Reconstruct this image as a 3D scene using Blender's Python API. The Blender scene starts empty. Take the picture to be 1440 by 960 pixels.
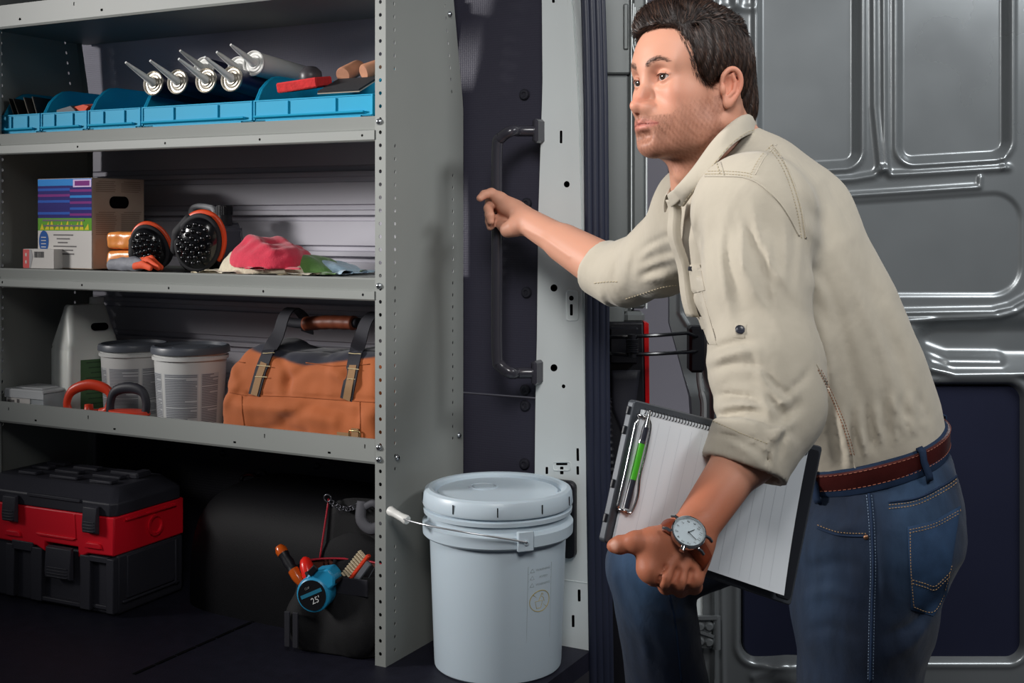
import bpy, math, random
import numpy as np
from mathutils import Vector, Matrix
from mathutils.bvhtree import BVHTree

# ---------------------------------------------------------------- camera, world, lights, exposure
SC = bpy.context.scene
COL = SC.collection
YAW = math.radians(28.1)          # camera heading, turned left of the van's cross direction
CH = 0.916                        # camera height above the van floor
FPX = 1720.0                      # focal length in pixels of the 1440x960 frame
cam_d = bpy.data.cameras.new('camera')
cam = bpy.data.objects.new('camera', cam_d); COL.objects.link(cam)
cam.location = (0, 0, CH); cam.rotation_euler = (math.radians(90), 0, YAW)
cam_d.sensor_width = 36.0; cam_d.lens = FPX / 1440 * 36; cam_d.shift_y = -170 / 1440; cam_d.clip_start = 0.05
SC.camera = cam
w = bpy.data.worlds.new('studio'); SC.world = w; w.use_nodes = True
w.node_tree.nodes['Background'].inputs[0].default_value = (0.80, 0.88, 1.0, 1)
w.node_tree.nodes['Background'].inputs[1].default_value = 0.07
SC.view_settings.view_transform = 'Standard'; SC.view_settings.look = 'None'
SC.view_settings.exposure = 0.0; SC.view_settings.gamma = 1.0; SC.view_settings.use_curve_mapping = False

FWD = Vector((-math.sin(YAW), math.cos(YAW), 0)); RGT = Vector((math.cos(YAW), math.sin(YAW), 0))
def C2W(x, d, z): return RGT * x + FWD * d + Vector((0, 0, z))

def area_light(name, loc, target, sx, sy, power, color=(1, 1, 1), spread=180):
    l = bpy.data.lights.new(name, 'AREA'); l.shape = 'RECTANGLE'; l.size = sx; l.size_y = sy
    l.energy = power; l.color = color; l.spread = math.radians(spread)
    o = bpy.data.objects.new(name, l); COL.objects.link(o); o.location = loc
    o.rotation_euler = (Vector(target) - Vector(loc)).to_track_quat('-Z', 'Z').to_euler()
    return o
# studio soft boxes standing round the van: key from the left front, a fill over the camera, one on the rear door, one rim
area_light('key_softbox', (-5.0, -0.45, 1.95), C2W(0.25, 2.2, 1.15), 0.7, 0.9, 19, (1.0, 0.975, 0.95), 42)
area_light('front_softbox', C2W(-0.05, 0.15, 2.2), C2W(0.30, 2.2, 1.05), 0.8, 0.8, 6, (1.0, 0.985, 0.965), 60)
area_light('door_softbox', C2W(2.3, 1.2, 2.4), C2W(1.15, 2.9, 1.0), 0.5, 1.2, 19, (0.97, 0.99, 1.0), 110)

# ---------------------------------------------------------------- helpers
random.seed(7); RNG = np.random.default_rng(7)
PI = math.pi
def P(px, py, d):                 # point at depth d seen at a pixel, in camera-aligned axes (x right, y away, z up; z=0 floor)
    return Vector(((px - 720) / FPX * d, d, CH - (py - 310) / FPX * d))
def at_y(px, py, Y):              # world point of a pixel's ray on the plane y=Y
    s = (px - 720) / FPX; v = FWD + RGT * s; d = Y / v.y
    return Vector((v.x * d, Y, CH - (py - 310) / FPX * d))
def at_x(px, py, X):
    s = (px - 720) / FPX; v = FWD + RGT * s; d = X / v.x
    return Vector((X, v.y * d, CH - (py - 310) / FPX * d))

def lin(c):
    c = c / 255.0
    return c / 12.92 if c <= 0.04045 else ((c + 0.055) / 1.055) ** 2.4
def rgb(r, g, b): return (lin(r), lin(g), lin(b), 1)

MATS = {}
def mat(name, col, rough=0.5, metal=0.0, spec=0.5, var=0.0, vscale=6.0, bump=0.0, bscale=40.0, coat=0.0, sheen=0.0, trans=0.0,
        rvar=0.0, sss=0.0, attr=None, weave=0.0, wscale=900.0, streak=None, alpha=1.0, ior=1.45, emis=0.0):
    if name in MATS: return MATS[name]
    m = bpy.data.materials.new(name); m.use_nodes = True; MATS[name] = m
    nt = m.node_tree; N = nt.nodes; L = nt.links; b = N['Principled BSDF']
    col = rgb(*col) if max(col) > 1.001 else tuple(col[:3]) + (1,)
    b.inputs['Base Color'].default_value = col; b.inputs['Roughness'].default_value = rough
    b.inputs['Metallic'].default_value = metal; b.inputs['Specular IOR Level'].default_value = spec
    b.inputs['Coat Weight'].default_value = coat; b.inputs['Sheen Weight'].default_value = sheen
    b.inputs['Transmission Weight'].default_value = trans; b.inputs['IOR'].default_value = ior; b.inputs['Alpha'].default_value = alpha
    if sss: 
        b.inputs['Subsurface Weight'].default_value = sss; b.inputs['Subsurface Radius'].default_value = (1.0, 0.35, 0.2)
        b.inputs['Subsurface Scale'].default_value = 0.006
    if emis: b.inputs['Emission Color'].default_value = col; b.inputs['Emission Strength'].default_value = emis
    tc = N.new('ShaderNodeTexCoord')
    src = None
    if attr:
        a = N.new('ShaderNodeAttribute'); a.attribute_name = attr; src = a.outputs['Color']
    if var or rvar:
        n = N.new('ShaderNodeTexNoise'); n.inputs['Scale'].default_value = vscale; n.inputs['Detail'].default_value = 5
        if streak:
            mp = N.new('ShaderNodeMapping'); mp.inputs['Scale'].default_value = streak
            L.new(tc.outputs['Object'], mp.inputs[0]); L.new(mp.outputs[0], n.inputs['Vector'])
        else: L.new(tc.outputs['Object'], n.inputs['Vector'])
    if var:
        mr = N.new('ShaderNodeMapRange'); mr.inputs[1].default_value = 0.3; mr.inputs[2].default_value = 0.7
        mr.inputs[3].default_value = 1 - var; mr.inputs[4].default_value = 1 + var; L.new(n.outputs[0], mr.inputs[0])
        mx = N.new('ShaderNodeVectorMath'); mx.operation = 'SCALE'; L.new(mr.outputs[0], mx.inputs['Scale'])
        if src: L.new(src, mx.inputs[0])
        else: mx.inputs[0].default_value = col[:3]
        src = mx.outputs[0]
    if src: L.new(src, b.inputs['Base Color'])
    if rvar:
        mr2 = N.new('ShaderNodeMapRange'); mr2.inputs[1].default_value = 0.3; mr2.inputs[2].default_value = 0.7
        mr2.inputs[3].default_value = max(0.02, rough - rvar); mr2.inputs[4].default_value = min(1, rough + rvar)
        L.new(n.outputs[0], mr2.inputs[0]); L.new(mr2.outputs[0], b.inputs['Roughness'])
    hsrc = None
    if weave:
        wv = N.new('ShaderNodeTexWave'); wv.inputs['Scale'].default_value = wscale / 6.283; wv.inputs['Distortion'].default_value = 1.5
        wv.bands_direction = 'DIAGONAL'; L.new(tc.outputs['Object'], wv.inputs['Vector'])
        bp0 = N.new('ShaderNodeBump'); bp0.inputs['Strength'].default_value = weave; bp0.inputs['Distance'].default_value = 0.0006
        L.new(wv.outputs['Fac'], bp0.inputs['Height']); hsrc = bp0.outputs[0]
    if bump:
        n2 = N.new('ShaderNodeTexNoise'); n2.inputs['Scale'].default_value = bscale; n2.inputs['Detail'].default_value = 4
        L.new(tc.outputs['Object'], n2.inputs['Vector'])
        bp = N.new('ShaderNodeBump'); bp.inputs['Strength'].default_value = bump; bp.inputs['Distance'].default_value = 0.002
        L.new(n2.outputs[0], bp.inputs['Height'])
        if hsrc: L.new(hsrc, bp.inputs['Normal'])
        hsrc = bp.outputs[0]
    if hsrc: L.new(hsrc, b.inputs['Normal'])
    return m

class MB:
    """collects shapes with material slots; build() links them as one mesh object"""
    def __init__(self, M=None): self.v = []; self.f = []; self.mi = []; self.M = M
    def add(self, vs, fs, mi=0, M=None):
        o = len(self.v)
        for p in vs:
            p = Vector(p)
            if M is not None: p = M @ p
            if self.M is not None: p = self.M @ p
            self.v.append(p)
        for f in fs: self.f.append(tuple(i + o for i in f)); self.mi.append(mi)
        return self
    def box(self, c, s, mi=0, b=0.0, M=None):
        hx, hy, hz = s[0] / 2, s[1] / 2, s[2] / 2; cx, cy, cz = c
        if b <= 0:
            vs = [(cx + i * hx, cy + j * hy, cz + k * hz) for i in (-1, 1) for j in (-1, 1) for k in (-1, 1)]
            fs = [(0, 1, 3, 2), (4, 6, 7, 5), (0, 4, 5, 1), (2, 3, 7, 6), (0, 2, 6, 4), (1, 5, 7, 3)]
            return self.add(vs, fs, mi, M)
        b = min(b, hx * .9, hy * .9, hz * .9); vs = []; idx = {}
        for i in (-1, 1):
            for j in (-1, 1):
                for k in (-1, 1):
                    for a in range(3):
                        h = [hx - b, hy - b, hz - b]; h[a] += b
                        idx[(i, j, k, a)] = len(vs); vs.append((cx + i * h[0], cy + j * h[1], cz + k * h[2]))
        fs = []
        for a in range(3):
            u, w_ = [(1, 2), (0, 2), (0, 1)][a]
            for s_ in (-1, 1):
                q = []
                for (p, r) in ((-1, -1), (1, -1), (1, 1), (-1, 1)):
                    t = [0, 0, 0]; t[a] = s_; t[u] = p; t[w_] = r; q.append(idx[tuple(t) + (a,)])
                fs.append(tuple(q))
        for a in range(3):
            u, w_ = [(1, 2), (0, 2), (0, 1)][a]
            for p in (-1, 1):
                for r in (-1, 1):
                    t0 = [0, 0, 0]; t1 = [0, 0, 0]; t0[a] = -1; t1[a] = 1
                    for t in (t0, t1): t[u] = p; t[w_] = r
                    fs.append((idx[tuple(t0) + (u,)], idx[tuple(t1) + (u,)], idx[tuple(t1) + (w_,)], idx[tuple(t0) + (w_,)]))
        for i in (-1, 1):
            for j in (-1, 1):
                for k in (-1, 1): fs.append(tuple(idx[(i, j, k, a)] for a in range(3)))
        return self.add(vs, fs, mi, M)
    def bar(self, p0, p1, w_, h, mi=0, b=0.0, up=(0, 0, 1)):
        p0 = Vector(p0); p1 = Vector(p1); d = p1 - p0; x = d.normalized(); u = Vector(up)
        if abs(x.dot(u)) > .99: u = Vector((0, 1, 0))
        y = u.cross(x).normalized(); z = x.cross(y)
        R = Matrix((x, y, z)).transposed().to_4x4(); R.translation = (p0 + p1) / 2
        return self.box((0, 0, 0), (d.length, w_, h), mi, b, R)
    def tube(self, path, r, n=10, mi=0, closed=False, cap=True, flat=1.0, up=None):
        path = [Vector(p) for p in path]; m = len(path); rs = r if isinstance(r, (list, tuple)) else [r] * m
        vs = []; prev = None
        for i, p in enumerate(path):
            a = path[(i - 1) % m] if (closed or i > 0) else p; c = path[(i + 1) % m] if (closed or i < m - 1) else p
            t = (c - a); t = t.normalized() if t.length > 1e-9 else Vector((0, 0, 1))
            if prev is None:
                u = Vector(up) if up else Vector((0, 0, 1))
                if abs(t.dot(u)) > .95: u = Vector((1, 0, 0))
            else: u = prev
            u = (u - t * u.dot(t)).normalized(); prev = u; w_ = t.cross(u)
            for k in range(n):
                a_ = 2 * PI * k / n; vs.append(p + u * (math.cos(a_) * rs[i] * flat) + w_ * (math.sin(a_) * rs[i]))
        fs = []
        for i in range(m if closed else m - 1):
            for k in range(n):
                j = (i + 1) % m; fs.append((i * n + k, i * n + (k + 1) % n, j * n + (k + 1) % n, j * n + k))
        if cap and not closed: fs.append(tuple(range(n - 1, -1, -1))); fs.append(tuple((m - 1) * n + k for k in range(n)))
        return self.add(vs, fs, mi)
    def cyl(self, p0, p1, r0, r1=None, n=24, mi=0):
        return self.tube([p0, p1], [r0, r0 if r1 is None else r1], n, mi)
    def lathe(self, prof, n=32, mi=0, M=None, cap=True, sx=1.0, sy=1.0):
        vs = [(r * math.cos(2 * PI * k / n) * sx, r * math.sin(2 * PI * k / n) * sy, z) for r, z in prof for k in range(n)]
        fs = [(i * n + k, i * n + (k + 1) % n, (i + 1) * n + (k + 1) % n, (i + 1) * n + k) for i in range(len(prof) - 1) for k in range(n)]
        if cap: fs.append(tuple(range(n - 1, -1, -1))); fs.append(tuple((len(prof) - 1) * n + k for k in range(n)))
        return self.add(vs, fs, mi, M)
    def prism(self, poly, a0, a1, axis='y', mi=0, M=None):
        n = len(poly)
        def mk(p, a): return {'y': (p[0], a, p[1]), 'x': (a, p[0], p[1]), 'z': (p[0], p[1], a)}[axis]
        vs = [mk(p, a0) for p in poly] + [mk(p, a1) for p in poly]
        fs = [tuple(range(n - 1, -1, -1)), tuple(range(n, 2 * n))] + [(i, (i + 1) % n, n + (i + 1) % n, n + i) for i in range(n)]
        return self.add(vs, fs, mi, M)
    def ell(self, c, r, nu=20, nv=12, mi=0, M=None):
        vs = []; fs = []
        for j in range(nv + 1):
            t = PI * j / nv
            for i in range(nu):
                p = 2 * PI * i / nu; vs.append((c[0] + r[0] * math.sin(t) * math.cos(p), c[1] + r[1] * math.sin(t) * math.sin(p), c[2] + r[2] * math.cos(t)))
        for j in range(nv):
            for i in range(nu): fs.append((j * nu + i, (j + 1) * nu + i, (j + 1) * nu + (i + 1) % nu, j * nu + (i + 1) % nu))
        return self.add(vs, fs, mi, M)
    def grid(self, fn, nu, nv, mi=0, closed_u=False):
        vs = [fn(i / (nu if closed_u else nu - 1), j / (nv - 1)) for j in range(nv) for i in range(nu)]
        fs = [(j * nu + i, j * nu + (i + 1) % nu, (j + 1) * nu + (i + 1) % nu, (j + 1) * nu + i) for j in range(nv - 1) for i in range(nu if closed_u else nu - 1)]
        return self.add(vs, fs, mi)
    def holed(self, us, vs_, holes, fn, mi=0, t=0.0, depth=None):
        """sheet over the rectangle grid us x vs_; a cell listed in holes {(i,j):(ru,rv)} gets an oval hole at its middle; fn maps (u,v,w) to space"""
        for i in range(len(us) - 1):
            for j in range(len(vs_) - 1):
                u0, u1, v0, v1 = us[i], us[i + 1], vs_[j], vs_[j + 1]
                if (i, j) not in holes: self.add([fn(u0, v0, 0), fn(u1, v0, 0), fn(u1, v1, 0), fn(u0, v1, 0)], [(0, 1, 2, 3)], mi); continue
                h_ = holes[(i, j)]; ru, rv = h_[:2]; ex = h_[2] if len(h_) > 2 else 1.0; se = lambda q: math.copysign(abs(q) ** ex, q); cu, cv = (u0 + u1) / 2, (v0 + v1) / 2; n = 12; V = []
                for k in range(n):
                    a = 2 * PI * k / n + PI / 4; ca, sa = math.cos(a), math.sin(a); m = max(abs(ca), abs(sa))
                    V.append(fn(cu + (u1 - u0) / 2 * ca / m, cv + (v1 - v0) / 2 * sa / m, 0))
                for k in range(n):
                    a = 2 * PI * k / n + PI / 4; V.append(fn(cu + ru * se(math.cos(a)), cv + rv * se(math.sin(a)), 0))
                F = [(k, (k + 1) % n, n + (k + 1) % n, n + k) for k in range(n)]
                if t:
                    for k in range(n):
                        a = 2 * PI * k / n + PI / 4; V.append(fn(cu + ru * se(math.cos(a)), cv + rv * se(math.sin(a)), t))
                    F += [(n + k, n + (k + 1) % n, 2 * n + (k + 1) % n, 2 * n + k) for k in range(n)]
                self.add(V, F, mi)
        return self
    def build(self, name, mats, parent=None, smooth=40, bevel=0.0, seg=2, solid=0.0, sub=0, off=0, kind=None, label=None):
        me = bpy.data.meshes.new(name); me.from_pydata([tuple(p) for p in self.v], [], self.f)
        mats = mats if isinstance(mats, (list, tuple)) else [mats]
        for m in mats: me.materials.append(m)
        if len(mats) > 1: me.polygons.foreach_set('material_index', self.mi)
        if smooth:
            me.polygons.foreach_set('use_smooth', [True] * len(me.polygons))
            if smooth < 180: me.set_sharp_from_angle(angle=math.radians(smooth))
        me.update()
        o = bpy.data.objects.new(name, me); COL.objects.link(o)
        if parent is not None: o.parent = parent
        if solid:
            m = o.modifiers.new('s', 'SOLIDIFY'); m.thickness = solid; m.offset = off
        if bevel:
            m = o.modifiers.new('b', 'BEVEL'); m.width = bevel; m.segments = seg; m.limit_method = 'ANGLE'; m.angle_limit = math.radians(35); m.harden_normals = False
        if sub:
            m = o.modifiers.new('u', 'SUBSURF'); m.levels = sub; m.render_levels = sub
        if kind: o['kind'] = kind
        if label: o['label'] = label
        return o

def thing(name, label, cat, loc=(0, 0, 0), rotz=0.0, group=None, rot=None):
    o = bpy.data.objects.new(name, None); COL.objects.link(o); o.location = loc
    o.rotation_euler = rot if rot else (0, 0, rotz); o.empty_display_size = 0.05
    return tag(o, label, cat, group)
def tag(o, label, cat, group=None, kind=None):
    o['label'] = label; o['category'] = cat
    if group: o['group'] = group
    if kind: o['kind'] = kind
    return o
def struct(o): o['kind'] = 'structure'; return o
def place(o, loc, rot=(0, 0, 0)): o.location = loc; o.rotation_euler = rot; return o
def dup(root, loc, rot=(0, 0, 0), label=None, group=None, scale=None):
    r = root.copy(); COL.objects.link(r); r.location = loc; r.rotation_euler = rot
    if scale: r.scale = scale
    if label: r['label'] = label
    if group: r['group'] = group
    for ch in list(root.children):
        c = ch.copy(); COL.objects.link(c); c.parent = r
        for g in list(ch.children):
            d = g.copy(); COL.objects.link(d); d.parent = c
    return r
def text_mb(mb, s, size, M, mi=0, depth=0.0):
    cu = bpy.data.curves.new('t', 'FONT'); cu.body = s; cu.size = size; cu.align_x = 'CENTER'; cu.align_y = 'CENTER'; cu.extrude = depth; cu.resolution_u = 3
    o = bpy.data.objects.new('t', cu); COL.objects.link(o)
    me = o.to_mesh()
    mb.add([v.co.copy() for v in me.vertices], [tuple(p.vertices) for p in me.polygons], mi, M)
    o.to_mesh_clear(); bpy.data.objects.remove(o); bpy.data.curves.remove(cu)
def rrect(w_, h, r, n=5, cx=0, cy=0):
    pts = []
    for (sx, sy, a0) in ((1, 1, 0), (-1, 1, 90), (-1, -1, 180), (1, -1, 270)):
        for k in range(n + 1):
            a = math.radians(a0 + 90 * k / n); pts.append((cx + sx * (w_ / 2 - r) + r * math.cos(a), cy + sy * (h / 2 - r) + r * math.sin(a)))
    return pts
def frame(x, y, o):               # matrix with local x, y along the given directions at o
    x = Vector(x).normalized(); z = x.cross(Vector(y)).normalized(); y = z.cross(x)
    R = Matrix((x, y, z)).transposed().to_4x4(); R.translation = Vector(o); return R
def catmull(pts, n=8, closed=False):
    pts = [Vector(p) for p in pts]; m = len(pts); out = []
    for i in range(m if closed else m - 1):
        p0 = pts[(i - 1) % m] if (closed or i > 0) else pts[0]; p1 = pts[i]; p2 = pts[(i + 1) % m]
        p3 = pts[(i + 2) % m] if (closed or i + 2 < m) else pts[-1]
        for k in range(n):
            t = k / n; out.append(0.5 * ((2 * p1) + (p2 - p0) * t + (2 * p0 - 5 * p1 + 4 * p2 - p3) * t * t + (3 * p1 - p0 - 3 * p2 + p3) * t ** 3))
    if not closed: out.append(pts[-1])
    return out
# ---------------------------------------------------------------- setting: van body, rear door, studio
def hex_mat(name, col, rough, scale, dist, strength):
    m = mat(name, col, rough, spec=0.35); nt = m.node_tree; N = nt.nodes; L = nt.links
    tc = N.new('ShaderNodeTexCoord'); vo = N.new('ShaderNodeTexVoronoi'); vo.inputs['Scale'].default_value = scale; vo.inputs['Randomness'].default_value = 0.12
    bp = N.new('ShaderNodeBump'); bp.inputs['Strength'].default_value = strength; bp.inputs['Distance'].default_value = dist
    L.new(tc.outputs['Object'], vo.inputs['Vector']); L.new(vo.outputs['Distance'], bp.inputs['Height']); L.new(bp.outputs[0], N['Principled BSDF'].inputs['Normal'])
    return m
M_floor = mat('floor_vinyl', (30, 30, 42), 0.55, spec=0.25, var=0.15, vscale=30, bump=0.25, bscale=260)
M_hex = hex_mat('honeycomb_liner', (54, 53, 66), 0.5, 190, 0.0012, 0.5)
M_hexd = hex_mat('dark_honeycomb_liner', (26, 26, 36), 0.55, 150, 0.001, 0.4)
M_ribpaint = mat('grey_van_paint', (186, 184, 193), 0.55, spec=0.25, var=0.04, vscale=3)
M_blackpl = mat('black_plastic', (20, 20, 26), 0.45, spec=0.4, bump=0.12, bscale=400)
M_darkpl = mat('charcoal_plastic', (40, 40, 48), 0.5, spec=0.4, bump=0.1, bscale=400)
M_rubber = mat('weatherstrip_rubber', (34, 38, 54), 0.42, spec=0.5)
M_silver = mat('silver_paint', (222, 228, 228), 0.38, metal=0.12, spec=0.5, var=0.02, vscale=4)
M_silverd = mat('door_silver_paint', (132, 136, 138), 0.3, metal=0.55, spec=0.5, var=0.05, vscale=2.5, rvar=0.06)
M_jamb = mat('jamb_paint', (112, 116, 116), 0.4, metal=0.3, var=0.04, vscale=4)
M_black = mat('black_void', (8, 8, 11), 0.8, spec=0.1)
M_steel = mat('zinc_steel', (190, 195, 200), 0.25, metal=0.9)
M_backdrop = mat('studio_backdrop', (186, 182, 192), 0.9, spec=0.1, var=0.04, vscale=1.2)
M_navy = mat('navy_door_card', (30, 33, 52), 0.42, spec=0.35, var=0.08, vscale=3, bump=0.1, bscale=500)

YW = 2.43
# floor with a seam
b = MB(); b.box((-2.54, 1.49, -0.02), (2.92, 1.92, 0.04)); floor = struct(b.build('floor', M_floor))
s0 = P(180, 950, 1); 
def floor_pt(px, py):
    d = CH * FPX / (py - 310); v = P(px, py, d); return C2W(v.x, v.y, 0)
a, c = floor_pt(188, 948), floor_pt(378, 864)
b = MB(); n_ = 7
for i in range(n_):
    p = a.lerp(c, i / n_); q = a.lerp(c, (i + 0.93) / n_); b.bar(p, q, 0.008, 0.003)
b.build('floor_seam', M_black, floor)
b = MB(); b.box((0, 3, -0.62), (16, 14, 0.04)); struct(b.build('ground', mat('studio_floor', (96, 94, 98), 0.6, var=0.05, vscale=1)))
# backdrop: a wall curving into the ground
b = MB(); prof = [(5.6, 3.6), (5.6, 0.3)] + [(5.6 - 0.9 * (1 - math.cos(t)), 0.3 - 0.9 * math.sin(t)) for t in np.linspace(0.2, PI / 2, 6)]
b.grid(lambda u, v: C2W(-5 + 10 * u, prof[int(round(v * (len(prof) - 1)))][0], prof[int(round(v * (len(prof) - 1)))][1]), 2, len(prof)); struct(b.build('wall_backdrop', M_backdrop))

# van side wall: pressed ribs behind the shelves, liner boards above and below
def beads(zs, y=YW, h=0.007, w_=0.010):
    pts = []
    for z in zs: pts += [(y, z - 2.1 * w_), (y + .009, z - 1.9 * w_), (y + .009, z - w_ * .8), (y - h, z - w_ * .5), (y - h, z + w_ * .5), (y + .009, z + w_ * .8), (y + .009, z + 1.9 * w_), (y, z + 2.1 * w_)]
    return pts
b = MB(); prof = [(YW, 0.455)] + beads([0.505, 0.600, 0.703, 0.835, 0.935, 1.030]) + [(YW, 1.115)]
b.grid(lambda u, v: Vector((-4.0 + 2.56 * u, prof[int(round(v * (len(prof) - 1)))][0], prof[int(round(v * (len(prof) - 1)))][1])), 2, len(prof))
wall = struct(b.build('wall_back', M_ribpaint, smooth=50))
b = MB(); b.grid(lambda u, v: Vector((-4.0 + 2.56 * u, YW - 0.004 - 0.10 * max(0, v - .2), 1.115 + 0.75 * v)), 2, 6); b.build('upper_liner', hex_mat('upper_honeycomb_liner', (168, 166, 182), 0.5, 190, 0.0012, 0.5), wall, solid=0.004)
b = MB(); b.box((-2.72, YW - 0.004, 0.228), (2.56, 0.012, 0.455)); b.build('lower_liner', M_hexd, wall)
b = MB()
for px, py in ((313, 637), (445, 655), (236, 628)):
    p = at_y(px, py, YW - 0.012); b.ell(p, (0.009, 0.006, 0.009), 12, 8)
b.build('liner_plugs', M_blackpl, wall)
# bulkhead side and roof
b = MB(); b.box((-2.55, 1.96, 1.88), (2.95, 1.0, 0.03)); struct(b.build('ceiling', M_darkpl))
# liner board between shelving and pillar
b = MB(); p0 = at_y(655, 553, YW - .01).z
b.box((-1.30, YW, (p0) / 2), (0.30, 0.014, p0 - 0.004)); b.box((-1.30, YW, p0 + 0.62 + 0.003), (0.30, 0.014, 1.24))
rw = struct(b.build('wall_rear', M_hex, smooth=0))
for px, py in ((738, 133), (741, 286), (741, 411), (739, 548), (739, 570), (738, 652)):
    p = at_y(px, py, YW - 0.008); q = MB(); q.lathe([(0.0125, 0), (0.0125, .003), (0.010, .006), (0.006, .0065), (0.004, .004)], 16, M=Matrix.Translation(p) @ Matrix.Rotation(PI / 2, 4, 'X')); q.build('trim_clip', M_darkpl, rw, label='round plastic trim clip')
# wheel arch box
b = MB()
def arch(u, v):
    a = PI * u; x = -1.770 - math.copysign(abs(math.cos(a)) ** 0.45, math.cos(a)) * 0.335
    t = v * PI / 2; r = math.sin(a) ** 0.45 if 0 < u < 1 else 0
    return Vector((x, YW - 0.24 * math.cos(t) ** 0.5 * r - 0.005, 0.29 * r * math.sin(t) ** 0.6))
b.grid(arch, 40, 14); struct(b.build('trim_4', mat('wheel_arch_felt', (11, 11, 15), 0.6, spec=0.2, bump=.2, bscale=500), smooth=180)); bpy.data.objects['trim_4']['label'] = 'black rounded wheel arch cover on the van floor'

# rear corner pillar (trim_1): pressed steel strip with punched holes
YP = 2.377
def pil_u(py):
    l = np.interp(py, [-60, 0, 120, 300, 480, 560, 660, 960], [761, 762, 763, 757, 755, 753, 752, 750])
    r = np.interp(py, [-60, 0, 60, 150, 300, 500, 700, 914, 960], [800, 803, 808, 813, 817, 820, 826, 829, 830])
    return l, r
def pil(u, py, w_=0.0):
    l, r = pil_u(py); return at_y(l + (r - l) * u, py, YP + w_)
b = MB()
H = [(-20, 8, [(778, 3, 2, 10), (791, 1, 4, 5)]), (181, 204, [(789, 192, 1.8, 9)]), (250, 268, [(797, 259, 4.2, 4.6)]), (394, 404, [(801, 392, 0, 0)]),
     (396.5, 413, [(779, 404.5, 5, 5.2)]), (413.2, 425, [(803.5, 418, 3.4, 3.6)]), (425, 446, [(803.5, 436, 2, 8)]), (509, 525, [(779, 517, 5, 5.2)]), (538, 548, [(792.5, 543, 2.6, 2.8)]),
     (629, 649, [(812.5, 638, 1.8, 9)]), (650, 654.6, [(790, 652.5, 8, 1.6)]), (654.6, 668, [(769, 661, 1.8, 5), (790, 660, 2.4, 5.5), (812.5, 661, 1.8, 7)]), (826, 848, [(814.5, 837, 2, 8.5)]), (862, 884, [(806, 872, 2, 8.5)])]
rows = []; y = -60.0
for y0, y1, hs in H:
    if y0 < y: y0 = y
    hs = [h for h in hs if h[2] > 0]
    if not hs: continue
    for k in np.linspace(y, y0, max(2, int((y0 - y) / 40) + 2))[1:]: rows.append((y, k, [])); y = k
    rows.append((y0, y1, hs)); y = y1
for k in np.linspace(y, 913, 4)[1:]: rows.append((y, k, [])); y = k
rows.append((y, 917, []))
for y0, y1, hs in rows:
    if y1 - y0 < 1e-6: continue
    yc = (y0 + y1) / 2; l, r = pil_u(yc); us = [0]; hh = {}
    for (hx, hy, rx, ry) in hs:
        u0, u1 = (hx - rx - 2.5 - l) / (r - l), (hx + rx + 2.5 - l) / (r - l); us += [u0, u1]; hh[(len(us) - 2, 0)] = (rx / (r - l), min(ry, (y1 - y0) / 2 * .9), .25 if max(rx, ry) > 1.8 * min(rx, ry) else 1.0)
    us.append(1); b.holed(us, [y0, y1], hh, lambda u, v, w_: pil(u, v, w_), 0, t=0.004)
b.grid(lambda u, v: pil(0, -60 + 977 * v, 0) + Vector((-0.004 * math.sin(u * PI / 2) - 0.002 * u, 0.05 * u, 0)), 4, 30)
prf = [(0, 0), (0.003, 0.006), (0.007, 0.006), (0.010, -0.004), (0.016, -0.006), (0.021, 0.004), (0.023, 0.05)]
b.grid(lambda u, v: pil(1, -60 + 977 * v, 0) + Vector((prf[int(round(u * 6))][0] * 0.62, prf[int(round(u * 6))][1], 0)), 7, 30)
pillar = struct(b.build('trim_1', M_silver, smooth=45)); pillar['label'] = 'pale silver rear corner pillar with punched holes and slots'
b = MB(); b.box((-1.145, YP + 0.045, 0.9), (0.115, 0.05, 1.76)); b.build('dark_hole_backing', M_black, pillar)  # black box added behind the punched holes so they look dark inside
b = MB()
for (x0, y0, x1, y1) in ((796, 408, 813, 450),):
    pts = rrect((x1 - x0), (y1 - y0), 4, 3, (x0 + x1) / 2, (y0 + y1) / 2)
    b.tube([at_y(p[0], p[1], YP - 0.001) for p in pts], 0.0022, 6, closed=True)
pts = rrect(24, 12, 3, 3, 790, 655); b.tube([at_y(p[0], p[1], YP - 0.001) for p in pts], 0.0018, 6, closed=True)
b.tube([at_y(793 + (829 - 793) * t, 815 + 5 * t, YP) for t in (0, .5, 1)], 0.0015, 6)
b.build('pressed_edge', M_silver, pillar)
# black latch housing behind the bucket
b = MB(); b.prism([(p[0], p[1]) for p in rrect(0.075, 0.165, 0.014, 4, at_y(790, 727, YP).x, at_y(790, 727, YP).z)], YP - 0.018, YP - 0.001); b.build('latch_cover', M_blackpl, pillar, bevel=0.003)
# weatherstrip: ribs running down beside the pillar (trim_2)
seal = None
for k, (off, r_) in enumerate(((1.5, 5.0), (10, 5.5), (18.5, 5.5), (25.5, 4.0))):
    b = MB(); path = []
    for py in range(-60, 1000, 30):
        x = np.interp(py, [-60, 0, 60, 150, 300, 500, 700, 960], [818, 821, 823, 825, 826, 827, 829, 833]); path.append(C2W(*P(x + off, py, 2.60)))
    b.tube(path, r_ / FPX * 2.60, 10, flat=1.3)
    o = b.build('seal_rib', M_rubber, seal, smooth=180)
    if seal is None: o.name = 'trim_2'; o['label'] = 'dark ribbed rubber weatherstrip beside the pillar'; seal = struct(o)

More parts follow.
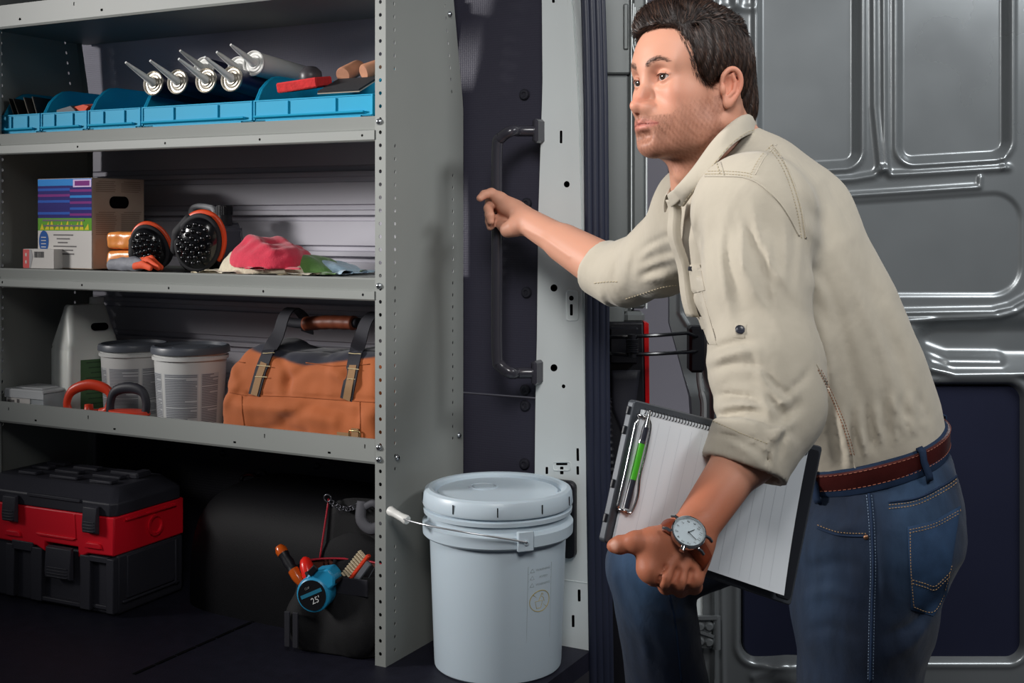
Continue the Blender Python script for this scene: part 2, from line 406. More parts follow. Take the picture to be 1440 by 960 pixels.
# rear quarter jamb right of the weatherstrip (trim_3), in camera-aligned axes
def cbox(b, x0, y0, x1, y1, d, t, mi=0, bv=0.0):
    p = P(x0, y0, d); q = P(x1, y1, d); return b.box(((p.x + q.x) / 2, d + t / 2, (p.z + q.z) / 2), (abs(q.x - p.x), t, abs(p.z - q.z)), mi, bv)
def crot(o): o.rotation_euler = (0, 0, YAW); return o
b = MB(); cbox(b, 845, -60, 887, 104, 2.78, 0.05, 0, .004); cbox(b, 845, 106, 884, 440, 2.78, 0.05, 0, .004); cbox(b, 889, -60, 908, 434, 2.77, 0.05, 0, .006); cbox(b, 884, 60, 892, 440, 2.79, 0.05, 0, .006)
cbox(b, 876.5, 5, 884, 70, 2.776, 0.02, 0, .003); cbox(b, 848, 430, 878, 455, 2.765, 0.05, 0, .004); cbox(b, 878, 438, 907, 455, 2.762, 0.05, 0, .008); cbox(b, 842, 450, 900, 1100, 2.83, 0.05, 1)
jamb = struct(crot(b.build('trim_3', [M_jamb, M_blackpl], smooth=30))); jamb['label'] = 'grey painted rear body corner behind the weatherstrip'
b = MB(); b.tube([P(888, y, 2.768) for y in (-60, 434)], 0.0014, 6); b.tube([P(909, y, 2.772) for y in (-60, 434)], 0.002, 6)
b.tube([P(x, y, 2.765) for x, y in ((891, 5), (889, 60), (892, 73), (897, 76))], 0.0016, 6); b.tube([P(x, y, 2.765) for x, y in ((893, 10), (893, 64))], 0.0014, 6); b.build('jamb_bead', M_silver, jamb)
b = MB(); cbox(b, 895, 12, 935, 70, 2.79, 0.03, 0, .006); cbox(b, 903, 8, 945, 14, 2.775, 0.03, 0, .003); b.build('upper_bracket', M_silverd, jamb)

# tail lamp seen from its inner side
lamp = thing('tail_lamp', 'black backed tail lamp with a thin red lens edge right of the weatherstrip', 'tail lamp', C2W(*P(880, 520, 2.74)), YAW)
o_ = P(880, 520, 2.74)
def L_(v): return v - o_
b = MB(); 
pts = [P(x, y, 2.74) - o_ for x, y in ((854, 453), (905, 453), (907, 600), (900, 700), (872, 760), (854, 760))]
b.prism([(p.x, p.z) for p in pts], 0, 0.09); b.build('housing', M_blackpl, lamp, bevel=0.004)
b = MB(); b.grid(lambda u, v: L_(P(np.interp(v, [0, .35, 1], [858, 860, 900]) + 42 * u * (1 - .6 * v), 520 + 150 * v, 2.735 + 0.02 * (u - .5) ** 2)), 8, 12); b.build('inner_cover', M_darkpl, lamp, solid=0.004)
b = MB(); b.prism([((P(x, y, 2.75) - o_).x, (P(x, y, 2.75) - o_).z) for x, y in ((905, 452), (912, 454), (913, 560), (911, 700), (904, 700), (907, 560))], 0.005, 0.06); b.build('red_lens', mat('red_lens', (190, 12, 18), 0.2, spec=0.6), lamp, bevel=.001, label='red translucent lens edge')
b = MB(); cbox(b, 857, 460, 898, 512, 2.715, 0.025, 0, .004); o = b.build('strap_mount', M_blackpl, lamp); [setattr(v, 'co', v.co - o_) for v in o.data.vertices]

# rear door, swung open: pressed inner skin as a relief, seen square on
DD = 2.86
def sdr(x, y, x0, y0, x1, y1, r):
    cx, cy = (x0 + x1) / 2, (y0 + y1) / 2; qx = np.abs(x - cx) - (x1 - x0) / 2 + r; qy = np.abs(y - cy) - (y1 - y0) / 2 + r
    return np.hypot(np.maximum(qx, 0), np.maximum(qy, 0)) + np.minimum(np.maximum(qx, qy), 0) - r
def sstep(a, b_, x): t = np.clip((x - a) / (b_ - a), 0, 1); return t * t * (3 - 2 * t)
def sdseg(x, y, pts):
    d = np.full(x.shape, 1e9)
    for (ax, ay), (bx, by) in zip(pts[:-1], pts[1:]):
        t = np.clip(((x - ax) * (bx - ax) + (y - ay) * (by - ay)) / ((bx - ax) ** 2 + (by - ay) ** 2 + 1e-9), 0, 1)
        d = np.minimum(d, np.hypot(x - ax - t * (bx - ax), y - ay - t * (by - ay)))
    return d
def door_h(x, y):
    h = np.zeros(x.shape)
    for (q, r, dep, w_) in (((1066, -300, 1208, 236), 20, 0.016, 9), ((1264, -300, 1419, 224), 22, 0.016, 9)):
        yy = y + 0.06 * (x - (q[0] + q[2]) / 2)
        sd = sdr(x, yy, *q, r); h -= dep * sstep(1, -w_, sd); h += 0.007 * np.exp(-((sd - 5) / 4) ** 2)
    def bead(pts, s, a): return a * np.exp(-(sdseg(x, y, pts) / s) ** 2)
    h += bead([(1228, -80), (1229, 150), (1238, 240)], 4.5, 0.010) + bead([(1241, -80), (1243, 200), (1246, 238)], 4.0, 0.010)
    h += bead([(1150, 254.5), (1200, 252), (1228, 247), (1238, 238)], 4.5, 0.009) + bead([(1243, 238), (1252, 246), (1290, 244), (1417, 236)], 4.5, 0.009)
    h += bead([(1150, 278), (1377, 263), (1378, 249)], 3.6, 0.008) + bead([(1410, 236), (1411, 224)], 3, 0.005)
    sd = sdr(x, y + 0.066 * (x - 1300) * sstep(400, 300, y), 1120, 277, 1437, 416, 42); h -= 0.006 * sstep(2.5, -5.0, sd)
    h += bead([(1150, 442), (1395, 437), (1420, 431), (1440, 420), (1470, 395)], 4.5, 0.010) + bead([(1150, 453), (1270, 450), (1402, 445), (1428, 437), (1450, 424), (1480, 400)], 5, 0.013)
    sd = sdr(x, y, 1276, 452, 1620, 496, 60); h -= 0.030 * sstep(6, -22, sdr(x, y, 1268, 447, 1640, 515, 62))
    h += bead([(1276, 465), (1300, 492), (1335, 505), (1405, 506)], 9, 0.014) + bead([(1290, 498), (1306, 518), (1340, 526), (1560, 524)], 6, 0.014)
    sd = sdr(x, y, 1041, 539, 1441, 929, 24); h -= 0.035 * sstep(2, -7, sd); h += 0.006 * np.exp(-((sd - 6) / 5) ** 2)
    h += 0.02 * np.exp(-(((x - 1110) / 26) ** 2 + ((y - 948) / 20) ** 2)) + bead([(1060, 952), (1085, 940), (1105, 925), (1140, 926)], 6, 0.006)
    h += bead([(1004, 540), (1004, 1000)], 3.5, 0.012) + bead([(1013, 700), (1017, 1000)], 3, 0.006) + bead([(1064, -80), (1064, 200), (1062, 240)], 2.0, 0.004)
    h -= 0.02 * sstep(1000, 990, x) * sstep(560, 520, y) - bead([(957, 380), (957, 440), (968, 458)], 2.5, 0.006)
    h += 0.004 * np.exp(-((y - 12) / 5) ** 2) * (x < 1062) * (x > 945)
    for xx in (950, 975, 1002, 1035): h += 0.012 * np.exp(-((x - xx) / 7) ** 2) * sstep(18, 4, y)
    return h
ny, nx = 520, 300
yy = np.linspace(-70, 1010, ny); gx = np.zeros((ny, nx)); gy = np.zeros((ny, nx))
for j in range(ny):
    xl = np.interp(yy[j], [-70, 455, 560, 800, 1010], [943, 943, 972, 988, 990]); gx[j] = np.linspace(xl, 1560, nx); gy[j] = yy[j]
gh = door_h(gx, gy)
V = np.stack([(gx - 720) / FPX * DD, DD - gh, CH - (gy - 310) / FPX * DD], -1).reshape(-1, 3)
idx = np.arange(ny * nx).reshape(ny, nx)
F = np.stack([idx[:-1, :-1], idx[1:, :-1], idx[1:, 1:], idx[:-1, 1:]], -1).reshape(-1, 4)
b = MB(); b.v = [Vector(v) for v in V]; b.f = [tuple(int(i) for i in f) for f in F]; b.mi = [0] * len(b.f)
n0 = len(b.v); edge = [int(i) for i in idx[:, 0]] + [int(i) for i in idx[-1, 1:]] + [int(i) for i in idx[::-1, -1][1:]] + [int(i) for i in idx[0, ::-1][1:-1]]
for i in edge: b.v.append(Vector((b.v[i].x, DD + 0.045, b.v[i].z)))
m_ = len(edge); b.f += [(edge[k], n0 + k, n0 + (k + 1) % m_, edge[(k + 1) % m_]) for k in range(m_)] + [tuple(range(n0, n0 + m_))]; b.mi = [0] * len(b.f)
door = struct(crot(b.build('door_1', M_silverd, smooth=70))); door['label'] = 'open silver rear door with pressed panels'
b = MB(); p = P(1041, 929, DD + .02); q = P(1441, 539, DD + .02)
b.prism(rrect(q.x - p.x - .012, q.z - p.z - .012, 0.036, 6, (p.x + q.x) / 2, (p.z + q.z) / 2), DD + 0.018, DD + 0.0365)
b.build('door_panel', M_navy, door, bevel=0.004, label='navy plastic lower door panel')
b = MB(); cbox(b, 958, 800, 990, 1100, DD + .005, 0.03, 0, .004); b.build('door_edge', M_silver, door)
# hinge at the foot of the door
b = MB(); cbox(b, 975, 868, 1002, 912, DD - 0.03, 0.02, 0, .003)
for (x, y) in ((984, 880), (997, 880), (984, 901), (997, 902)): b.lathe([(0.011, 0), (0.011, .004), (0.007, .009)], 12, M=Matrix.Translation(P(x, y, DD - .03)) @ Matrix.Rotation(PI / 2, 4, 'X'))
b.cyl(P(1008, 866, DD - .03), P(1008, 912, DD - .03), 0.009); b.bar(P(980, 868, DD - .035), P(1008, 868, DD - .035), .01, .008); b.bar(P(984, 888, DD - .035), P(1004, 895, DD - .035), .006, .006)
b.build('hinge', M_silverd, door)
# check strap: two black rods from the lamp mount to a bracket on the door
st = thing('door_check_strap', 'black door check strap with twin rods and a coiled spring', 'door strap', C2W(*P(888, 484, 2.66)), YAW); o_ = P(888, 484, 2.66)
b = MB(); b.tube([L_(P(*p)) for p in ((853, 474, 2.68), (890, 473, 2.66), (930, 471, 2.68), (966, 468, 2.74), (981, 473, 2.78), (981, 493, 2.78), (966, 495, 2.74), (930, 497, 2.68), (880, 499, 2.66), (853, 496, 2.68))], 0.0042, 8); b.build('rod', mat('gloss_black_rod', (14, 14, 18), 0.22, spec=0.6), st)
b = MB(); b.tube([L_(P(889 + 8.0 * math.cos(t), 476 + (t / (2 * PI)) * 2.75, 2.66 + 0.012 * math.sin(t))) for t in np.linspace(0, 14 * PI, 120)], 0.0022, 6); b.cyl(L_(P(889, 470, 2.66)), L_(P(889, 502, 2.66)), 0.009); b.build('spring', M_blackpl, st)
b = MB(); q = L_(P(978, 490, 2.80)); b.box(q, (0.034, 0.05, 0.105), 0, .006); b.build('bracket', M_blackpl, st)
b = MB(); hp_ = catmull([P(853, 560, 2.66), P(854, 600, 2.65), P(858, 650, 2.645), P(864, 700, 2.65), P(868, 740, 2.66)], 22); b.tube(hp_, [.0095 + .0022 * (k % 4 < 2) for k in range(len(hp_))], 12)
hose = crot(b.build('corrugated_hose', M_blackpl, smooth=50)); tag(hose, 'black corrugated cable hose beside the tail lamp', 'hose')
b = MB(); b.tube(catmull([P(983, 520, 2.82), P(983, 535, 2.82), P(986, 552, 2.82), P(989, 566, 2.82), P(989, 590, 2.82)], 6), [0.006] * 13 + [0.0075] * 12, 8); cable = crot(b.build('door_cable', mat('grey_cable', (150, 150, 150), .5))); tag(cable, 'grey cable running down the door edge below the strap bracket', 'cable')
# ---------------------------------------------------------------- shelving unit
M_shelf = mat('shelf_grey_paint', (140, 143, 140), 0.5, spec=0.3, var=0.02, vscale=5, bump=0.05, bscale=900)
Y0 = 2.0906; XR = -1.410; XL = -2.600; PITCH = 0.0268
unit = thing('shelving_unit', 'grey steel shelving unit with perforated end panels and four shelves on the van floor', 'shelving', ((XL + XR) / 2, Y0, 0))
UO = unit.location.copy()
def yback(z): return 2.405 - 0.18 * max(0.0, z - 1.176)
def end_panel(X, sgn):
    b = MB(M=Matrix.Translation(-UO)); ZT = 1.82; n = int(ZT / PITCH)
    z0 = 0.012
    vs = [0.0] + [z0 + PITCH * k for k in range(n)] ; vs.append(ZT)
    # front flange with its hole column
    W = 0.0262; hw = 0.007
    us = [0, 0.006, 0.006 + 2 * hw, W]
    b.holed(us, vs, {(1, k): (0.0037, 0.0040) for k in range(1, n)}, lambda u, v, w_: Vector((X + sgn * (W - u), Y0 + w_, v)), t=0.0015)
    b.grid(lambda u, v: Vector((X + sgn * W + 0.0 * u, Y0 + .012 * u, ZT * v)), 2, 2)
    def zz(py): return CH + (310 - py) / FPX * 2.55
    fr = [(zz(112), zz(-400)), (zz(665), zz(200)), (zz(915), zz(752))]; bk = [(zz(118), zz(-400)), (zz(640), zz(228))]
    H = {}
    us = [0, 0.028, 0.042, 0.262, 0.276, 0.315]
    for k in range(1, n):
        zc = (vs[k] + vs[k + 1]) / 2
        if any(a <= zc <= c for a, c in fr): H[(1, k)] = (0.0030, 0.0042)
        if any(a <= zc <= c for a, c in bk): H[(3, k)] = (0.0030, 0.0042)
    b.holed(us, vs, H, lambda u, v, w_: Vector((X + sgn * w_, Y0 + u * (yback(v) - Y0) / 0.315, v)), t=0.0015)
    b.grid(lambda u, v: Vector((X + sgn * .02 * u, yback(ZT * v), ZT * v)), 2, 24)
    return b.build('end_panel', M_shelf, unit, smooth=25)
ep = end_panel(XR, -1); el = end_panel(XL, 1)
bz = [171, 402, 629, 646]
def bolt(p, ax, parent):
    b = MB(); Mx = Matrix.Translation(Vector(p) - UO) @ (Matrix.Rotation(PI / 2, 4, 'X') if ax == 'y' else Matrix.Rotation(PI / 2, 4, 'Y'))
    b.lathe([(0.0068, 0), (0.0066, .002), (0.005, .0042), (0.0025, .0052), (0.0006, .0054)], 14, M=Mx)
    b.box((0, 0, .0055), (.006, .0012, .0008), 1, M=Mx); b.box((0, 0, .0055), (.0012, .006, .0008), 1, M=Mx)
    b.build('bolt', [M_steel, M_black], parent)
for py in bz: bolt(at_y(533, py, Y0 - .0005), 'y', ep)
for px, py in ((632, 20), (645, 612), (558, 643)): bolt(at_x(px, py, XR + .0005), 'x', ep)
for py in (402, 629): bolt(Vector((XL + .011, Y0 - .0005, at_y(533, py, Y0).z)), 'y', el)

SX0, SX1 = XL + 0.003, XR - 0.0265
def lipx(px, py): return at_y(px, py, Y0).x
def shelf(zt, zb, kind, slots):
    b = MB(M=Matrix.Translation(-UO))
    if kind == 'down':
        zc = zt - (zt - zb) * 0.52
        prof = [(Y0 + .30, zt - .004), (Y0 + .02, zt - .004), (Y0 + .014, zt), (Y0 + .003, zt), (Y0, zt - .003), (Y0 + .005, zc), (Y0 - .002, zc - .003)]
        holes_z = (zc - .003, zb + .003)
        tail = [(Y0 - .002, zb + .003), (Y0 + .001, zb), (Y0 + .022, zb), (Y0 + .022, zb + .006)]
    else:
        prof = [(Y0 + .30, zb + .002), (Y0 + .008, zb + .002), (Y0 + .006, zt), (Y0 + .004, zt + .001), (Y0, zt)]
        holes_z = (zt, zb + .004); tail = [(Y0, zb + .004), (Y0 + .003, zb - .001), (Y0 + .012, zb - .001), (Y0 + .30, zb - .001)]
    def ext(pr):
        n = len(pr); b.add([(x, y, z) for x in (SX0, SX1) for (y, z) in pr], [(k, k + 1, n + k + 1, n + k) for k in range(n - 1)])
    ext(prof); ext(tail)
    ys = prof[-1][0]; xs = [SX0]; H = {}
    zA, zB = holes_z
    # split the lip face into rows so that slots of different heights each get a cell
    rows = sorted({zA, zB} | {z for s in slots for z in (s[1] + s[3] * 1.3, s[1] - s[3] * 1.3)}, reverse=True)
    rows = [r for r in rows if zB <= r <= zA]
    for r1, r0 in zip(rows[:-1], rows[1:]):
        hs = sorted([s for s in slots if r0 - 1e-9 <= s[1] <= r1 + 1e-9 and (r1 - r0) > s[3] * 1.2]); us = [SX0]; hh = {}
        for s in hs: us += [s[0] - s[2] * 2, s[0] + s[2] * 2]; hh[(len(us) - 2, 0)] = (s[2], s[3], .4 if max(s[2:]) > 1.3 * min(s[2:]) else 1.0)
        us.append(SX1); b.holed(us, [r0, r1], hh, lambda u, v, w_: Vector((u, ys + w_, v)), t=.0012)
    if kind == 'down':
        for k in range(19):
            x = SX0 + 0.03 + k * 0.061; b.box((x, Y0 + .16, zt - .010), (0.004, .27, .012))
        b.box(((SX0 + SX1) / 2, Y0 + .305, zt - .012), (SX1 - SX0, .004, .026))
    else:
        b.box(((SX0 + SX1) / 2, Y0 + .305, zb + .012), (SX1 - SX0, .003, .026))
    return b.build('shelf', M_shelf, unit, smooth=25)
def sl(lst, zs):
    return [(lipx(px, py), zs, ru, rv) for px, py, ru, rv in lst]
z1b = at_y(1, 40, Y0).z; z1t = z1b + .057
z2t, z2b = at_y(525, 163, Y0).z, at_y(525, 198, Y0).z
z3t, z3b = at_y(525, 391, Y0).z, at_y(525, 423, Y0).z
z4t, z4b = at_y(525, 618, Y0).z, at_y(525, 652, Y0).z
shelf(z1t, z1b, 'up', sl([(28, 32, .004, .003), (143, 23, .004, .003), (319, 8, .004, .003)], z1b + .018) + sl([(104, 10, .0016, .0045), (330, -18, .0016, .0045)], z1b + .040))
shelf(z2t, z2b, 'down', sl([(110, 196, .0028, .0028), (233, 190, .0028, .0028), (366, 190, .0028, .0028), (510, 186, .0028, .0028)], z2b + .012))
shelf(z3t, z3b, 'down', sl([(4, 398, .0028, .003), (116, 402, .0028, .003), (238, 406, .0028, .003), (371, 410, .0028, .003), (511, 414, .0028, .003)], z3b + .012))
shelf(z4t, z4b, 'up', sl([(50, 594, .004, .0022), (161, 606, .004, .0022), (330, 623, .004, .0022), (463, 637, .004, .0022)], z4b + .013) + sl([(12, 577, .0016, .004), (124, 587, .0016, .0045), (372, 612, .0016, .0045), (513, 627, .0016, .0045)], z4b + .034))
Z2 = z2t; Z3 = z3t; Z4 = z4b + .0025
# bolt heads holding an eye bolt on the wall under the lowest shelf
t = thing('tie_down_ring', 'black swivelling tie-down ring bolted to the wall above the wheel arch', 'ring', at_y(368, 672, YW - .012))
b = MB(); b.lathe([(.022, 0), (.022, .006), (.012, .012), (.010, .03)], 16, M=Matrix.Rotation(PI / 2, 4, 'X')); b.build('base', M_blackpl, t)
b = MB(); b.tube([(0.026 * math.cos(a) - .012, -.032 + .004 * math.sin(a), .014 * math.sin(a)) for a in np.linspace(0, 2 * PI, 20, endpoint=False)], .005, 8, closed=True); b.build('ring', mat('gloss_black_rod', (14, 14, 18), 0.22), t)
# ---------------------------------------------------------------- implicit modelling: smooth-blended primitives meshed by surface nets
def A3(*v): return np.array(v if len(v) > 1 else v[0], dtype=float)
def smin(a, b, k):
    if k <= 0: return np.minimum(a, b)
    h = np.maximum(k - np.abs(a - b), 0) / k
    return np.minimum(a, b) - h * h * k * 0.25
class SDF:
    def __init__(self): self.ops = []
    def add(self, kind, fn, k, c, r): self.ops.append((kind, fn, k, A3(c), float(r))); return self
    def cone(self, p0, p1, r0, r1=None, k=0.0, kind='u'):
        p0, p1 = A3(p0), A3(p1); r1 = r0 if r1 is None else r1; ba = p1 - p0; L2 = ba @ ba + 1e-12
        def f(P_):
            t = np.clip((P_ - p0) @ ba / L2, 0, 1); q = P_ - p0 - t[:, None] * ba
            return np.sqrt((q * q).sum(1)) - (r0 + (r1 - r0) * t)
        return self.add(kind, f, k, (p0 + p1) / 2, np.sqrt(L2) / 2 + max(r0, r1))
    def chain(self, pts, rs, k=0.0, kind='u', kk=0.0):
        pts = [A3(p) for p in pts]; rs = rs if isinstance(rs, (list, tuple)) else [rs] * len(pts)
        segs = [(pts[i], pts[i + 1], rs[i], rs[i + 1]) for i in range(len(pts) - 1)]
        def f(P_):
            d = None
            for p0, p1, r0, r1 in segs:
                ba = p1 - p0; t = np.clip((P_ - p0) @ ba / (ba @ ba + 1e-12), 0, 1); q = P_ - p0 - t[:, None] * ba
                e = np.sqrt((q * q).sum(1)) - (r0 + (r1 - r0) * t); d = e if d is None else smin(d, e, kk)
            return d
        al = np.array(pts); c = (al.max(0) + al.min(0)) / 2
        return self.add(kind, f, k, c, np.linalg.norm(al - c, axis=1).max() + max(rs))
    def ell(self, c, r, k=0.0, kind='u', R=None):
        c = A3(c); r = A3(r)
        def f(P_):
            q = P_ - c
            if R is not None: q = q @ R
            k0 = np.sqrt(((q / r) ** 2).sum(1)); k1 = np.sqrt(((q / (r * r)) ** 2).sum(1)) + 1e-9
            return k0 * (k0 - 1) / k1
        return self.add(kind, f, k, c, r.max())
    def ell2(self, c, r, k=0.0, kind='u'):
        for s in (1, -1): self.ell((c[0], s * c[1], c[2]), r, k, kind)
        return self
    def chain2(self, pts, rs, k=0.0, kind='u', kk=0.0):
        for s in (1, -1): self.chain([(p[0], s * p[1], p[2]) for p in pts], rs, k, kind, kk)
        return self
    def disp(self, fn, c, r): return self.add('d', fn, 0, c, r)
    def sel(self, c, rad):
        return [o for o in self.ops if np.linalg.norm(o[3] - c) - o[4] - rad < o[2] + 0.035]
    def eval(self, P_, ops=None):
        d = np.full(len(P_), 1.0)
        for kind, fn, k, c, r in (self.ops if ops is None else ops):
            if kind == 'u': d = smin(d, fn(P_), k)
            elif kind == 's': d = -smin(-d, fn(P_), k)
            elif kind == 'i': d = -smin(-d, -fn(P_), k)
            elif kind == 'd': d = d + fn(P_)
        return d
def mesh_sdf(S, lo, hi, h, c=8):
    lo = A3(lo); n = np.ceil((A3(hi) - lo) / (h * c)).astype(int); H = h * c
    ii = np.stack(np.meshgrid(*[np.arange(k) for k in n], indexing='ij'), -1).reshape(-1, 3)
    sup = ii // 4; key = (sup[:, 0] * 1000 + sup[:, 1]) * 1000 + sup[:, 2]; order = np.argsort(key, kind='stable'); ii = ii[order]; key = key[order]
    cuts = np.flatnonzero(np.diff(key)) + 1; groups = np.split(np.arange(len(ii)), cuts)
    loc = np.stack(np.meshgrid(*[np.arange(c + 1)] * 3, indexing='ij'), -1).reshape(-1, 3)
    VK, VP = [], []; EK = []
    W = n * c + 2
    def gk(I): return (I[:, 0] * W[1] + I[:, 1]) * W[2] + I[:, 2]
    corners = np.array([[i, j, k] for i in (0, 1) for j in (0, 1) for k in (0, 1)])
    edges = [(a, b) for a in range(8) for b in range(a + 1, 8) if np.abs(corners[a] - corners[b]).sum() == 1]
    for g in groups:
        B = ii[g]; cen = lo + (B + 0.5) * H; m = (cen.max(0) + cen.min(0)) / 2; rad = np.linalg.norm(cen - m, axis=1).max() + H * .87
        ops = S.sel(m, rad)
        if not any(o[0] == 'u' for o in ops): continue
        d = S.eval(cen, ops); B = B[np.abs(d) < H * 1.25 + 0.004]
        if not len(B): continue
        for q in range(0, len(B), 60):
            Bq = B[q:q + 60]; I = (Bq[:, None, :] * c + loc[None]).reshape(-1, 3)
            v = S.eval(lo + I * h, ops).reshape(len(Bq), c + 1, c + 1, c + 1)
            cv = np.stack([v[:, i:c + i, j:c + j, k:c + k] for i, j, k in corners], -1)
            inside = cv < 0; act = inside.any(-1) & ~inside.all(-1)
            bi, x, y, z = np.nonzero(act)
            if not len(bi): continue
            cva = cv[bi, x, y, z]; ins = cva < 0; acc = np.zeros((len(bi), 3)); cnt = np.zeros(len(bi))
            for a, b in edges:
                cr = ins[:, a] != ins[:, b]; da, db = cva[:, a], cva[:, b]
                t = np.where(cr, da / np.where(cr, da - db, 1), 0)[:, None]
                acc += np.where(cr[:, None], corners[a] + t * (corners[b] - corners[a]), 0); cnt += cr
            cell = Bq[bi] * c + np.stack([x, y, z], -1)
            VK.append(gk(cell)); VP.append(lo + (cell + acc / cnt[:, None]) * h)
            for ax, cb in ((0, 4), (1, 2), (2, 1)):
                cr = ins[:, 0] != ins[:, cb]
                if cr.any(): EK.append(np.concatenate([cell[cr], np.full((cr.sum(), 1), ax), ins[cr, 0][:, None].astype(int)], 1))
    VK = np.concatenate(VK); VP = np.concatenate(VP); VK, first = np.unique(VK, return_index=True); VP = VP[first]
    E = np.concatenate(EK); E = np.unique(E, axis=0); F = []
    for ax, (u, w_) in ((0, (1, 2)), (1, (2, 0)), (2, (0, 1))):
        e = E[E[:, 3] == ax]
        if not len(e): continue
        C = e[:, :3]; du = np.zeros(3, int); du[u] = 1; dw = np.zeros(3, int); dw[w_] = 1
        q = np.stack([gk(C), gk(C - du), gk(C - du - dw), gk(C - dw)], 1)
        pos = np.clip(np.searchsorted(VK, q), 0, len(VK) - 1); ok = (VK[pos] == q).all(1) & (C[:, u] > 0) & (C[:, w_] > 0); pos = pos[ok]
        fl = e[ok, 4] == 0; pos[fl] = pos[fl][:, ::-1]; F.append(pos)
    return VP, np.concatenate(F)
def np_mesh(name, V, F, mats, parent=None, smooth=True, colors=None, origin=None, label=None, kind=None):
    me = bpy.data.meshes.new(name); V = np.asarray(V, dtype=np.float32)
    if origin is not None: V = V - np.asarray(origin, dtype=np.float32)
    nF, k = F.shape
    me.vertices.add(len(V)); me.vertices.foreach_set('co', V.ravel()); me.loops.add(nF * k); me.loops.foreach_set('vertex_index', F.astype(np.int32).ravel())
    me.polygons.add(nF); me.polygons.foreach_set('loop_start', np.arange(0, nF * k, k, dtype=np.int32)); me.polygons.foreach_set('use_smooth', np.full(nF, smooth))
    me.update(calc_edges=True); me.validate()
    for m in (mats if isinstance(mats, (list, tuple)) else [mats]): me.materials.append(m)
    if colors is not None:
        a = me.color_attributes.new('Col', 'FLOAT_COLOR', 'POINT'); c4 = np.ones((len(V), 4), np.float32); c4[:, :3] = colors; a.data.foreach_set('color', c4.ravel())
    o = bpy.data.objects.new(name, me); COL.objects.link(o)
    if parent is not None: o.parent = parent
    if label: o['label'] = label
    if kind: o['kind'] = kind
    return o
def vnormals(V, F):
    n = np.zeros_like(V); a = np.cross(V[F[:, 2]] - V[F[:, 0]], V[F[:, 3 if F.shape[1] > 3 else 1]] - V[F[:, 1 if F.shape[1] > 3 else 0]])
    for k in range(F.shape[1]): np.add.at(n, F[:, k], a)
    return n / (np.linalg.norm(n, axis=1, keepdims=True) + 1e-12)
# ---------------------------------------------------------------- the man (modelled in camera-aligned axes: x right, y away, z up)
def PN(px, py, d): return A3(P(px, py, d))
def to_px(V): return 720 + FPX * V[:, 0] / V[:, 1], 310 - FPX * (V[:, 2] - CH) / V[:, 1]
def seg_d2(x, y, pts):
    return sdseg(x, y, pts)
def fold(S, pts, s, amp, d0, d1):
    """a soft ridge (amp > 0) or valley in cloth along a line, on the side of the figure between depths d0 and d1"""
    dm = (d0 + d1) / 2; c = np.mean([PN(p[0], p[1], dm) for p in pts], 0); r = max(np.linalg.norm(PN(p[0], p[1], dm) - c) for p in pts) + s * 2.5 / FPX * dm + (d1 - d0) / 2
    L = np.concatenate([[0], np.cumsum([math.hypot(b_[0] - a_[0], b_[1] - a_[1]) for a_, b_ in zip(pts[:-1], pts[1:])])])
    def f(V):
        x, y = to_px(V); w_ = sstep(d0 - .02, d0 + .0, V[:, 1]) * (1 - sstep(d1 - .03, d1, V[:, 1])); best = np.full(len(x), 1e9); u = np.zeros(len(x))
        for i in range(len(pts) - 1):
            (ax, ay_), (bx, by) = pts[i], pts[i + 1]; t = np.clip(((x - ax) * (bx - ax) + (y - ay_) * (by - ay_)) / ((bx - ax) ** 2 + (by - ay_) ** 2 + 1e-9), 0, 1)
            dd = np.hypot(x - ax - t * (bx - ax), y - ay_ - t * (by - ay_)); m = dd < best; best = np.where(m, dd, best); u = np.where(m, (L[i] + t * (L[i + 1] - L[i])) / L[-1], u)
        taper = sstep(0, .35, u) * sstep(1, .65, u) if len(pts) > 1 else 1
        return -amp * w_ * (.15 + .85 * taper) * np.exp(-(best / s) ** 2) * sstep(0, .12, u + .06) * sstep(1.06, .94, u)
    S.disp(f, c, r)
def vnoise(V, seed, freq):
    r = np.random.default_rng(seed); out = np.zeros(len(V))
    for k in range(7):
        w_ = r.normal(size=3); w_ /= np.linalg.norm(w_); out += np.sin(V @ w_ * freq * (0.6 + r.random() * 1.2) + r.random() * 6.28)
    return out / 4.0

ROOT = PN(1205, 310, 1.97); ROOT[2] = -0.60
man = thing('person', 'dark-haired man in a khaki shirt and blue jeans leaning into the van', 'person', C2W(*ROOT), YAW)

# ---- head (local axes: x to the face front, y to his left, z up; metres from the midpoint of the ears)
HY, HP, HR = math.radians(29), math.radians(1.0), math.radians(3)
HO = A3(0.2935, 1.94, 1.1205); HS = 1.03
def head_rot():
    f = A3(-math.cos(HY), -math.sin(HY), 0); l = A3(math.sin(HY), -math.cos(HY), 0); B = np.stack([f, l, A3(0, 0, 1)], 1)
    cp, sp = math.cos(HP), math.sin(HP); Ry = np.array([[cp, 0, -sp], [0, 1, 0], [sp, 0, cp]])
    cr, sr = math.cos(HR), math.sin(HR); Rx = np.array([[1, 0, 0], [0, cr, -sr], [0, sr, cr]]); return B @ Ry @ Rx
HRM = head_rot()
def h2c(p): return (A3(p) * HS) @ HRM.T + HO
def c2h(V): return ((V - HO) @ HRM) / HS
Hd = SDF()
Hd.ell((.001, 0, .043), (.0915, .0735, .0745))
Hd.ell((.036, 0, .044), (.0635, .064, .058), .03)
Hd.ell((.044, 0, -.024), (.045, .056, .072), .028)
Hd.ell((.030, 0, -.066), (.060, .046, .034), .03)
Hd.chain2([(-.002, .056, -.018), (.004, .0515, -.052), (.040, .040, -.075), (.080, .012, -.086)], [.013, .0145, .0145, .0125], .026, kk=.01)
Hd.ell((.0890, 0, -.0845), (.0150, .0195, .0148), .018)
